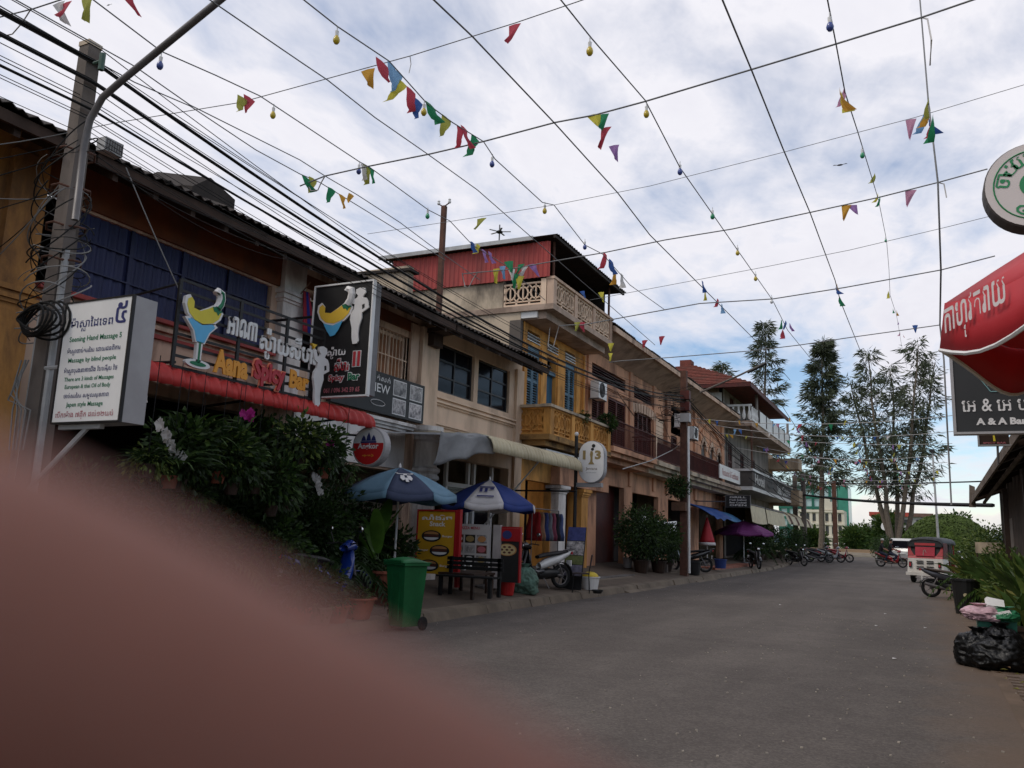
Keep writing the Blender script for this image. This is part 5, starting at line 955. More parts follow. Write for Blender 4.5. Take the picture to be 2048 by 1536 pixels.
# ------------------------------------------------------------------ parasols
def parasol(name, label, apex, rad, drop, base_z, cols, n=8, val=.14, pole=None, a0=0.0, group=None, marks=None, polex=None):
    apex = Vector(apex); t = thing(name, label, 'parasol', (apex.x, apex.y, base_z), group); zr_ = apex.z-drop
    def rim(a, k=1.0): return Vector((apex.x+rad*k*math.cos(a), apex.y+rad*k*math.sin(a), 0))
    for i in range(n):
        a = a0+2*math.pi*i/n; c = a0+2*math.pi*(i+1)/n; b = MB()
        def f(u, v):
            p = rim(a).lerp(rim(c), u); q = Vector((apex.x, apex.y, 0)).lerp(p, v); bulge = .10*rad*math.sin(v*math.pi)*(1); sag = -.05*rad*v*math.sin(u*math.pi)
            return (q.x, q.y, apex.z-drop*v+bulge*.55+sag)
        b.grid(f, 6, 8); pn = b.build('canopy_panel', cols[i % len(cols)], t, smooth=True, solid=.004)
        if val:
            b = MB(); b.grid(lambda u, v: (*(rim(a, 1.004).lerp(rim(c, 1.004), u)+(rim(a, 1)-apex)*.02*v).to_2d(), zr_-.05*rad*math.sin(u*math.pi)*(1)-val*v*(1+.10*math.sin(u*math.pi*2))), 8, 2); b.build('valance', cols[i % len(cols)], pn, smooth=True, solid=.004)
        b = MB(); b.tube([(apex.x, apex.y, apex.z-.03), rim(a, .55)+Vector((0, 0, apex.z-drop*.55+.01)), rim(a, .99)+Vector((0, 0, zr_-.01))], .009, 5); b.build('rib', A['steel'], t)
        b = MB(); b.tube([(apex.x, apex.y, apex.z-drop*1.25), rim(a, .5)+Vector((0, 0, apex.z-drop*.5))], .007, 4); b.build('strut', A['steel'], t)
    b = MB(); b.tube([(apex.x, apex.y, base_z+.05), (apex.x, apex.y, apex.z)], .022, 8); b.build('pole', pole or A['whitep'], t); b = MB(); b.lathe([(.03, 0), (.02, .05), (.0, .09)], apex, 8); b.build('finial', A['whitep'], t)
    b = MB(); b.lathe([(.24, 0), (.24, .05), (.06, .09), (.05, .25), (.03, .27)], (apex.x, apex.y, base_z), 14); b.build('base', A['steel'], t)
    return t
NB = mat('parasol_navy', (.055, .07, .125), .7, .12, 3, trans=.2); SKB = mat('parasol_sky', (.17, .30, .40), .7, .12, 3, trans=.25); PW = mat('parasol_white', (.66, .63, .62), .7, .08, 3, trans=.25); PRD = mat('parasol_red', (.46, .035, .045), .6, .12, 3, trans=.25); PUR = mat('parasol_purple', (.17, .035, .15), .65, .15, 3, trans=.2); RB = mat('parasol_royal', (.03, .055, .22), .7, .12, 3, trans=.2)
ap = PX(800, 935, -8.55); P1 = parasol('parasol', 'blue and navy parasol with scooter emblem beside the plants', ap, 1.06, .47, pz(-8.55), [SKB, NB], 8, .13, a0=R(-112))
def on_canopy(t, apex, rad, drop, ang, v0, pts, m, name):
    """flat print following one canopy panel: pts are (u across in m, v outward 0..1)"""
    a = R(ang); d = Vector((math.cos(a), math.sin(a), 0)); s = Vector((-d.y, d.x, 0)); b = MB()
    P = []
    for u, v in pts: r_ = rad*v*.93; P.append(Vector(apex)+d*r_+s*u+Vector((0, 0, -drop*v+.10*rad*math.sin(v*math.pi)*.55+.012)))
    b.quad(*P); return b.build(name, m, t)
for pts in ([(-.15, .43), (.15, .43), (.14, .455), (-.14, .455)], [(-.17, .40), (-.11, .40), (-.12, .42), (-.16, .42)], [(.11, .40), (.17, .40), (.16, .42), (.12, .42)], [(-.035, .44), (.035, .44), (.03, .50), (-.03, .50)], [(-.09, .51), (-.02, .51), (-.03, .66), (-.08, .70), (-.11, .62)], [(.02, .51), (.09, .51), (.11, .62), (.08, .70), (.03, .66)], [(-.025, .60), (.025, .60), (.03, .74), (-.03, .74)]): on_canopy(P1, ap, 1.06, .47, -44.5, 0, pts, INK['white'], 'scooter_emblem')
ap = PX(980, 960, -8.5); P2_ = parasol('parasol', 'navy and white striped parasol over the pizza menu boards', ap, 1.06, .52, pz(-8.5), [PW, RB], 8, .13, a0=R(-91))
for pts in ([(-.16, .45), (.16, .45), (.16, .50), (-.16, .50)], [(-.15, .52), (-.09, .52), (-.09, .68), (-.15, .68)], [(-.04, .52), (.02, .52), (.02, .68), (-.04, .68)], [(.07, .52), (.15, .52), (.15, .58), (.07, .58)], [(-.18, .80), (.18, .80), (.18, .84), (-.18, .84)]): on_canopy(P2_, ap, 1.06, .52, -68.5, 0, pts, INK['navy'], 'printed_mark')
for an in (-158.5, 21.5): on_canopy(P2_, ap, 1.06, .52, an+0, 0, [(-.18, .5), (.18, .5), (0, .8)], INK['red'], 'printed_mark')
ap = PX(1487, 1042, -8.7); parasol('parasol', 'purple parasol under the cream curtain awning', ap, 1.55, .60, pz(-8.7, 44), [PUR], 8, .14)
# folded red parasol
fa = PX(1414, 1035, -8.8); t = thing('folded_parasol', 'folded red parasol with white hem standing by the peach pillar', 'parasol', (fa.x, fa.y, pz(fa.x))); b = MB()
zb_ = PX(1414, 1085, -8.8).z
b.add([(fa.x+(.03+.27*(j/8)*(1+.22*math.cos(k*2*math.pi/3)))*math.cos(k*math.pi/6), fa.y+(.03+.27*(j/8)*(1+.22*math.cos(k*2*math.pi/3)))*math.sin(k*math.pi/6), fa.z+(zb_-fa.z)*j/8) for j in range(9) for k in range(12)], [(j*12+k, j*12+(k+1) % 12, (j+1)*12+(k+1) % 12, (j+1)*12+k) for j in range(8) for k in range(12)]); b.build('folded_canopy', PRD, t, smooth=True, solid=.01)
b = MB(); b.add([(fa.x+(.31+.015*j)*(1+.2*math.cos(k*2*math.pi/3))*math.cos(k*math.pi/6), fa.y+(.31+.015*j)*(1+.2*math.cos(k*2*math.pi/3))*math.sin(k*math.pi/6), zb_-.13*j+.01) for j in range(2) for k in range(12)], [(k, (k+1) % 12, 12+(k+1) % 12, 12+k) for k in range(12)]); b.build('hem', PW, t, smooth=True, solid=.01)
b = MB(); b.tube([(fa.x, fa.y, pz(fa.x)+.1), (fa.x, fa.y, fa.z+.1)], .025, 8); b.build('pole', A['whitep'], t); b = MB(); b.lathe([(.25, 0), (.25, .06), (.05, .1)], (fa.x, fa.y, pz(fa.x)), 12); b.build('base', A['conc'], t)
# ------------------------------------------------------------------ boards and furniture before the pizza shop
def board(name, label, y, tl, br, m, legs=True, thick=.05, frame=None, X0=None):
    a = PY(*tl, y); c = PY(*br, y); t = thing(name, label, 'sign', ((a.x+c.x)/2, y, pz((a.x+c.x)/2)))
    bx(t, 'panel', m, a.x, c.x, y, y+thick, c.z, a.z)
    if frame:
        f = MB(); f.box(a.x-.03, a.x-.002, y-.015, y+thick+.01, c.z, a.z); f.box(c.x+.002, c.x+.03, y-.015, y+thick+.01, c.z, a.z); f.box(a.x-.03, c.x+.03, y-.015, y+thick+.01, a.z+.002, a.z+.035); f.build('frame', frame, t)
    if legs:
        for x in (a.x+.04, c.x-.04): bx(t, 'leg', frame or A['dwood'], x-.02, x+.02, y+.01, y+.04, pz(x), c.z)
    return t, Vector((a.x, y, c.z)), c.x-a.x, a.z-c.z
YB = mat('poster_yellow', (.55, .30, .02), .5, .12, 3); MAR = mat('stall_red', (.32, .012, .015), .5, .1, 3)
t, O, w_, h_ = board('burger_board', 'tall yellow poster board with burger pictures and red frame', 14.6, (838, 1022), (905, 1150), YB, True, .08, MAR)
lettering('សាំងវិច', INK['white'], t, O, XD, ZD, (w_*.10, w_*.92, h_*.86, h_*.95), .03); lettering('Snack', INK['white'], t, O, XD, ZD, (w_*.32, w_*.75, h_*.76, h_*.84), .03)
BUN = plain('bun', (.42, .20, .07), .6); MEAT = plain('meat', (.10, .03, .02), .6)
for cx_, cy_ in ((.38, .60), (.62, .37), (.35, .13)):
    flat(ell(w_*cx_, h_*cy_, w_*.27, h_*.095), INK['black'], t, O, XD, ZD, 'photo', .003); flat(ell(w_*cx_, h_*(cy_+.03), w_*.2, h_*.045, 12, 0, 180), BUN, t, O, XD, ZD, 'burger_print', .006); flat([(w_*(cx_-.2), h_*(cy_-.01)), (w_*(cx_+.2), h_*(cy_-.01)), (w_*(cx_+.2), h_*(cy_+.02)), (w_*(cx_-.2), h_*(cy_+.02))], MEAT, t, O, XD, ZD, 'burger_print', .007); flat(ell(w_*cx_, h_*(cy_-.02), w_*.2, h_*.045, 12, 180, 360), INK['white'], t, O, XD, ZD, 'burger_print', .006)
    lettering('Burger', INK['white'], t, O, XD, ZD, (w_*(cx_+.30 if cx_ < .5 else cx_-.58), w_*(cx_+.58 if cx_ < .5 else cx_-.30), h_*(cy_-.02), h_*(cy_+.02)), .02, off=.008)
bx(t, 'cabinet_side', MAR, O.x+w_+.035, O.x+w_+.10, 14.62, 14.72, pz(O.x), O.z+h_+.05)
t, O, w_, h_ = board('menu_board', 'white menu board with three rows of dish photographs', 15.6, (904, 1047), (976, 1132), mat('menu_white', (.46, .44, .43), .5, .06, 3), True, .05)
for r_ in range(4):
    for c_ in range(3):
        x_ = w_*(.06+c_*.31); z_ = h_*(.80 if r_ == 3 else .04+r_*.25)
        if r_ == 3:
            if c_ == 1: lettering('PIZZA MENU', INK['red'], t, O, XD, ZD, (w_*.25, w_*.75, h_*.87, h_*.94), .02)
            continue
        flat([(x_, z_), (x_+w_*.27, z_), (x_+w_*.27, z_+h_*.2), (x_, z_+h_*.2)], [MEAT, INK['black'], PH[0], INK['grey']][(r_*2+c_) % 4], t, O, XD, ZD, 'photo', .003); flat(ell(x_+w_*.135, z_+h_*.1, w_*.11, h_*.075, 14), [INK['rose'], BUN, INK['white'], PH[1], INK['gold']][(r_+c_*2) % 5], t, O, XD, ZD, 'dish_print', .006)
bx(t, 'side_post', mat('pale_post', (.34, .31, .30), .6), O.x+w_+.08, O.x+w_+.24, 15.62, 15.72, pz(O.x), O.z+h_)
t, O, w_, h_ = board('pizza_board', 'narrow black board with round pizza picture and red header', 15.7, (992, 1056), (1036, 1166), mat('board_black', (.02, .02, .02), .5), False, .06, MAR)
bx(t, 'header', MAR, O.x, O.x+w_, 15.68, 15.698, O.z+h_*.76, O.z+h_); flat(ell(w_*.5, h_*.88, w_*.2, h_*.08), INK['navy'], t, O+Vector((0, -.022, 0)), XD, ZD, 'badge', .002)
flat(ell(w_*.5, h_*.60, w_*.40, h_*.115, 24), BUN, t, O, XD, ZD, 'pizza_print', .003); flat(ell(w_*.5, h_*.60, w_*.35, h_*.10, 24), plain('cheese', (.50, .40, .20), .5), t, O, XD, ZD, 'pizza_print', .005)
for k in range(7): a = 2*math.pi*k/6; q = 0 if k == 6 else .21; flat(ell(w_*.5+w_*q*math.cos(a), h_*.60+h_*q*.28*math.sin(a), w_*.065, h_*.02, 10), MEAT, t, O, XD, ZD, 'pizza_print', .007)
# black bench
def bench(y, tl, tr, seat_py, m):
    a = PY(*tl, y); c = PY(*tr, y); t = thing('bench', 'black slatted bench in front of the menu boards', 'bench', ((a.x+c.x)/2, y, pz(a.x))); z0 = pz(a.x); zs = z0+.38; zt_ = z0+.72
    for k in range(3): bx(t, 'back_slat', m, a.x, c.x, y+.42, y+.45, zs+.10+k*.085, zs+.165+k*.085)
    for k in range(4): bx(t, 'seat_slat', m, a.x, c.x, y+.02+k*.1, y+.10+k*.1, zs-.03, zs)
    for x in (a.x+.08, c.x-.08):
        for yy in (y+.04, y+.42): bx(t, 'leg', m, x-.03, x+.03, yy, yy+.06, z0, zs-.032 if yy < y+.2 else zt_)
    return t
bench(14.0, (872, 1125), (985, 1140), 1150, mat('bench_black', (.006, .006, .006), .8))
tb = thing('low_table', 'dark low table between the bench and the kerb', 'table', (-8.0, 14.6, pz(-8))); bx(tb, 'top', A['dwood'], -8.55, -7.75, 14.4, 15.3, pz(-8)+.42, pz(-8)+.46)
for x in (-8.5, -7.8):
    for yy in (14.45, 15.25): bx(tb, 'leg', A['dwood'], x-.03, x+.03, yy-.03, yy+.03, pz(x), pz(-8)+.418)
# red stool / bucket pair, sack, white tub, plastic chair, standee, clothes rack
def bucket(name, label, c, r, h, m, fill=None, cat='bucket', group=None):
    t = thing(name, label, cat, c, group); b = MB(); b.lathe([(r*.78, 0), (r*.80, .01), (r, h), (r*1.06, h), (r*1.06, h-.025), (r*1.02, h-.03)], c, 18); b.build('tub', m, t, smooth=False)
    if fill: b = MB(); b.sphere(Vector(c)+Vector((0, 0, h-.02)), (r*.95, r*.95, r*.55), 12, 7, .10); b.build('contents', fill, t, smooth=True)
    return t
q = PX(1015, 1150, -7.85); bucket('bucket', 'red plastic bucket at the foot of the pizza board', (q.x, q.y, pz(q.x)), .17, .30, mat('red_plastic', (.42, .02, .02), .4, .1, 4))
from mathutils import noise as MN
def sack(name, label, c, r, h, m, seed, cat='bag', lobes=5, top=.35):
    rd = random.Random(seed); t = thing(name, label, cat, c); b = MB(); nu, nv = 90, 50; off = Vector((seed*3.7, seed*1.3, 0)); lean = (rd.uniform(-.3, .3), rd.uniform(-.2, .2))
    def f(u, v):
        a = u*2*math.pi; th = math.pi*v; d = Vector((math.sin(th)*math.cos(a), math.sin(th)*math.sin(a), math.cos(th)))
        sq = 1/max(abs(d.x)**3.2+abs(d.y)**3.2+abs(d.z)**3.2, 1e-6)**(1/3.2)
        n1 = MN.noise(d*1.6+off); n2 = 1-abs(MN.noise(d*3.4+off*2))*2.2; n3 = 1-abs(MN.noise(d*7.5+off*3))*2.2; n4 = 1-abs(MN.noise(Vector((d.x*14, d.y*14, d.z*5))+off*5))*2.2; k = sq**.6*(1+.24*n1+.10*n2+.06*n3+.03*n4)
        z = max(0, d.z*k*.5+.5); p = 1+.18*(1-z)
        return (c[0]+r[0]*d.x*k*p+lean[0]*r[0]*z, c[1]+r[1]*d.y*k*p+lean[1]*r[1]*z, c[2]+h*z*.92)
    b.grid(f, nu, nv); b.build('sheet', m, t, smooth=True)
    b = MB(); tp = Vector((c[0]+lean[0]*r[0]*.9, c[1]+lean[1]*r[1]*.9, c[2]+h*.88)); b.grid(lambda u, v: tp+Vector(((.03+.07*v)*math.cos(u*6.28)*(1+.4*math.sin(u*25)), (.03+.07*v)*math.sin(u*6.28)*(1+.4*math.sin(u*19)), .02+h*.16*v)), 24, 4); b.build('gathered_neck', m, t, smooth=True); return t
BAGB = mat('bin_liner_black', (.006, .006, .006), .30, .3, 5, .5, 24, spec=.28); SACKG = mat('woven_sack_green', (.12, .22, .17), .75, .25, 7, .5, 60, dirt=.4)
q = PX(1052, 1150, -7.82); sack('woven_sack', 'pale green woven sack slumped by the white scooter', (q.x, q.y, pz(q.x)-.01), (.25, .23), .60, SACKG, 3)
q = PZ(1180, 1166, .33); bucket('tub', 'white plastic tub full of yellow bags beside the steel chair', (q.x, q.y, pz(q.x)), .24, .32, A['whitep'], mat('yellow_bag', (.62, .45, .03), .5, .2, 6), 'tub')
q = PZ(1187, 1174, .3); bucket('bowl', 'small dark bowl on the pavement by the white tub', (q.x+.1, q.y, pz(q.x)), .13, .08, A['blackp'], None, 'bowl')
def chair(label, c, rz, m, fm):
    t = thing('chair', label, 'chair', (0, 0, 0)); b = MB(); b.box(-.2, .2, -.2, .2, .43, .46); b.build('seat', m, t)
    b = MB(); b.grid(lambda u, v: (-.21-.05*v, -.19+.38*u, .58+.30*v+.02*math.sin(u*math.pi)), 6, 4); b.build('backrest', m, t, solid=.02)
    for x, y in ((.18, .18), (.18, -.18), (-.18, .18), (-.18, -.18)): b = MB(); b.tube([(x*1.12, y*1.1, 0), (x, y, .43)] + ([(x*1.35, y, .88)] if x < 0 else []), .013, 6); b.build('leg', fm, t)
    return place(t, c, rz)
q = PZ(1162, 1172, .31); chair('dark folding chair with steel legs standing before the white column', (q.x, q.y, pz(q.x)), R(200), mat('chair_brown', (.05, .035, .035), .5, .3, 5), A['blackp'])
q = PZ(1142, 1168, .33); t = thing('standee', 'leaning blue banner stand with printed pictures', 'sign', (q.x, q.y, pz(q.x))); zz0 = pz(q.x)
a, c = q.x-.26, q.x+.26; b = MB(); b.slab([(a, q.y, zz0), (c, q.y, zz0), (c-.02, q.y+.35, zz0+1.5), (a+.02, q.y+.35, zz0+1.5)], (0, .02, 0)); b.build('panel', A['black'], t)
for v0, v1, mm in ((.78, 1.0, mat('poster_blue', (.06, .07, .20), .5, .3, 9)), (.55, .77, PH[2]), (.40, .54, mat('poster_green', (.14, .16, .06), .5, .4, 9)), (.22, .39, mat('poster_grey', (.16, .15, .20), .5, .4, 14))): b = MB(); b.slab([(a+.03, q.y+.35*v0-.004, zz0+1.5*v0), (c-.03, q.y+.35*v0-.004, zz0+1.5*v0), (c-.03, q.y+.35*v1-.004, zz0+1.5*v1), (a+.03, q.y+.35*v1-.004, zz0+1.5*v1)], (0, -.004, 0)); b.build('print', mm, t)
ck = PX(1090, 1090, -9.2); t = thing('clothes_rack', 'clothes rack hung with red, blue and pale garments behind the white scooter', 'rack', (ck.x, ck.y, pz(ck.x))); zz0 = pz(ck.x)
b = MB(); b.tube([(ck.x, ck.y-.9, zz0+1.75), (ck.x, ck.y+.9, zz0+1.75)], .015, 6)
for s in (-.9, .9): b.tube([(ck.x, ck.y+s, zz0), (ck.x, ck.y+s, zz0+1.75)], .015, 6); b.tube([(ck.x-.25, ck.y+s, zz0+.02), (ck.x+.25, ck.y+s, zz0+.02)], .015, 6)
b.build('frame', A['steel'], t)
for i, cname in enumerate(((.30, .02, .02), (.35, .20, .12), (.05, .07, .20), (.22, .22, .24), (.30, .08, .12), (.04, .04, .05), (.10, .13, .28))):
    y_ = ck.y-.78+i*.26; b = MB(); b.grid(lambda u, v: (ck.x+(u-.5)*.46*(1-.25*(1-v))+.02*math.sin(v*9), y_+.03*math.sin(u*12+v*4), zz0+1.66-.75*v), 8, 6); b.build('garment', mat('cloth_%d' % i, cname, .9, .25, 5), t, smooth=True, solid=.01)
# wheelie bin
def wheelie(label, c, rz, m):
    t = thing('wheelie_bin', label, 'bin', (0, 0, 0)); b = MB(); b.add([(-.20, -.19, .06), (.20, -.19, .06), (.20, .22, .06), (-.20, .22, .06), (-.28, -.27, .96), (.28, -.27, .96), (.28, .28, .96), (-.28, .28, .96)], [(0, 3, 2, 1), (0, 1, 5, 4), (1, 2, 6, 5), (2, 3, 7, 6), (3, 0, 4, 7), (4, 5, 6, 7)]); b.build('body', m, t)
    b = MB(); b.box(-.31, .31, -.30, .31, .955, .99); b.build('rim', m, t)
    b = MB(); b.grid(lambda u, v: (-.31+.62*u, -.33+.68*v, .995+.075*math.sin(u*math.pi)**.5*math.sin(min(1, v*1.2)*math.pi)**.4), 10, 10); b.build('lid', m, t, smooth=True, solid=.02)
    for k in range(3): b = MB(); b.box(-.27, .27, -.34-.012*k, -.325, .97+.025*k, .985+.025*k); b.build('lid_ridge', m, t)
    b = MB(); b.tube([(-.22, .36, .96), (.22, .36, .96)], .018, 6); b.build('handle', m, t)
    for s in (-1, 1): b = MB(); b.lathe([(.10, -.025), (.10, .025)], (s*.27, .24, .10), 16, (1, 0, 0)); b.build('wheel', A['rubber'], t)
    for s in (-1, 1): b = MB(); b.box(s*.12-.015, s*.12+.015, -.262, -.235, .15, .90); b.build('rib', m, t)
    o = place(t, c, rz); o.scale = (.80, .80, 1.0); return o
wheelie('green plastic wheelie bin at the kerb beside the blue scooter', (-7.12, 11.05, 0), R(-18), mat('bin_green', (.012, .11, .035), .45, .2, 4, dirt=.35, dcol=(.01, .05, .02)))
# black tubs
def tubbin(label, c, r0, r1, h, m, badge=None):
    t = thing('plastic_bin', label, 'bin', c); b = MB(); b.lathe([(r0, 0), (r1, h), (r1*1.06, h), (r1*1.06, h-.04), (r1*1.0, h-.045), (r1*.95, h-.02), (r0*.9, .03)], c, 20); b.build('tub', m, t)
    if badge: b = MB(); b.lathe([(.045, 0), (.045, .006)], Vector(c)+Vector((-.03, -(r0+r1)/2-.005, h*.55)), 12, (0, -1, .1)); b.build('sticker', badge, t)
    return t
q = PZ(1933, 1228, .0); tubbin('tall black plastic bin with a round pale sticker at the right roadside', (q.x+.02, q.y, .0), .24, .31, .80, A['blackp'], mat('sticker', (.5, .42, .25), .5))
q = PX(1385, 1143, -7.75); tubbin('low black tub on the kerb in front of the white-fronted motorbike', (q.x, q.y, pz(q.x)), .26, .33, .5, A['blackp'])
q = PZ(1441, 1137, .33); tubbin('small blue plastic crate bin on the red tiles', (q.x, q.y, pz(-8)+.10), .22, .26, .38, mat('blue_plastic', (.02, .04, .16), .5))
# rubbish heap at right
q = PZ(1960, 1322, .0); sack('rubbish_bag', 'shiny black bin liner, left one of the roadside heap', (.60, 13.0, -.01), (.24, .26), .46, BAGB, 5, lobes=4); sack('rubbish_bag', 'larger shiny black bin liner in front of the litter crate', (.83, 12.75, -.01), (.28, .27), .40, BAGB, 9, lobes=5); sack('rubbish_bag', 'black bin liner squeezed against the planter', (.92, 13.1, .02), (.22, .25), .50, BAGB, 14, lobes=4)
lc = thing('litter_crate', 'green litter bin brimming with bags behind the black bin liners', 'bin', (.86, 13.5, .05)); b = MB(); b.obox((.86, 13.5, .33), (.42, .40, .55), None, 1.1); b.build('crate', mat('crate_green', (.03, .17, .12), .5, .2, 5), lc)
sack('carrier_bag', 'crumpled pink carrier bag on top of the litter bin', (.70, 13.35, .55), (.20, .16), .20, mat('pink_film', (.55, .36, .40), .5, .3, 8, .5, 20), 21); sack('carrier_bag', 'crumpled green carrier bag on top of the litter bin', (.92, 13.35, .56), (.16, .13), .17, mat('green_film', (.03, .20, .09), .4, .4, 8, .5, 20), 22)
fb = thing('foam_box', 'open white foam lunch box lying on the heaped litter bin', 'food box', (.82, 13.5, .74)); m_ = Matrix.Rotation(R(35), 3, 'X') @ Matrix.Rotation(R(12), 3, 'Y')
b = MB(); b.obox((.86, 13.42, .78), (.24, .20, .05), m_, .86); b.build('lid', A['whitep'], fb); b = MB(); b.obox((.90, 13.3, .66), (.26, .2, .06), Matrix.Rotation(R(-15), 3, 'Y'), .9); b.build('tray', A['whitep'], fb)
# small white box, paper bags left pavement
q = PZ(1246, 1127, .5); bucket('paint_bucket', 'pale printed paint bucket against the orange pier', (q.x+.9, q.y-2.2, pz(q.x+.9)), .17, .36, A['greyl'], None)
q = PZ(1331, 1150, .2); t = thing('stone_block', 'short pale stone block at the foot of the dark shrub', 'block', (q.x, q.y, pz(q.x))); b = MB(); b.obox((q.x, q.y, pz(q.x)+.14), (.16, .16, .28), None, .95); b.build('block', A['conc'], t)
# black framed grill sign, planter box on the timber pole, hanging white cloth
t, O, w_, h_ = board('chalk_sign', 'black framed notice sign with white lettering under the script banner', 41.5, (1452, 991), (1500, 1016), A['black'], False, .05, A['steel'])
for i, tx in enumerate(('GRILL', 'Fresh Seafood', 'Beer Cocktail', 'OPEN')): lettering(tx, INK['white'], t, O, XD, ZD, (w_*.15, w_*.85, h_*(.80-.22*i), h_*(.94-.22*i)), .01)
MB().tube([(O.x, 41.52, O.z+h_*.5), (W, 41.52, O.z+h_*.5)], .03, 6).build('bracket', A['steel'], t)
hc = thing('white_cloth', 'white cloth strip hung behind the dark shrub', 'cloth', PX(1300, 1050, -9.0)); a = PX(1285, 1030, -9.2); c = PX(1352, 1042, -9.2); b = MB(); b.grid(lambda u, v: a.lerp(c, u)+Vector((.03*math.sin(u*20), 0, -.5*v-.12*math.sin(u*math.pi))), 20, 4); b.build('sheet', A['whitep'], hc, smooth=True, solid=.005)
hb = thing('planter_box', 'wooden planter box hung on the timber pole, full of leaves', 'planter', (X2-.2, Y2, 3.2)); a = PY(1348, 1005, Y2); c = PY(1376, 1022, Y2); b = MB(); b.box(a.x, c.x, Y2-.35, Y2-.15, c.z, a.z); b.build('box', A['wood'], hb)
fl = thing('wall_flag', 'furled red and blue national flag hanging by the white pilaster', 'flag', PX(625, 620, -9.8)); a = PX(604, 575, -9.75)
for i, cm in enumerate(((.35, .03, .05), (.03, .04, .25), (.35, .03, .05))):
    b = MB(); b.grid(lambda u, v: (a.x+.03*math.sin(u*9+i), a.y+.05+(i*.12+u*.12)*(.4+.6*v)+.06*v, a.z-.05-.75*v), 4, 8); b.build('cloth_fold', mat('flag_cloth_%d' % i, cm, .8), fl, smooth=True, solid=.01)
MB().tube([a+Vector((-.2, 0, -.3)), a+Vector((.1, .1, .12))], .012, 6).build('staff', A['wood'], fl)
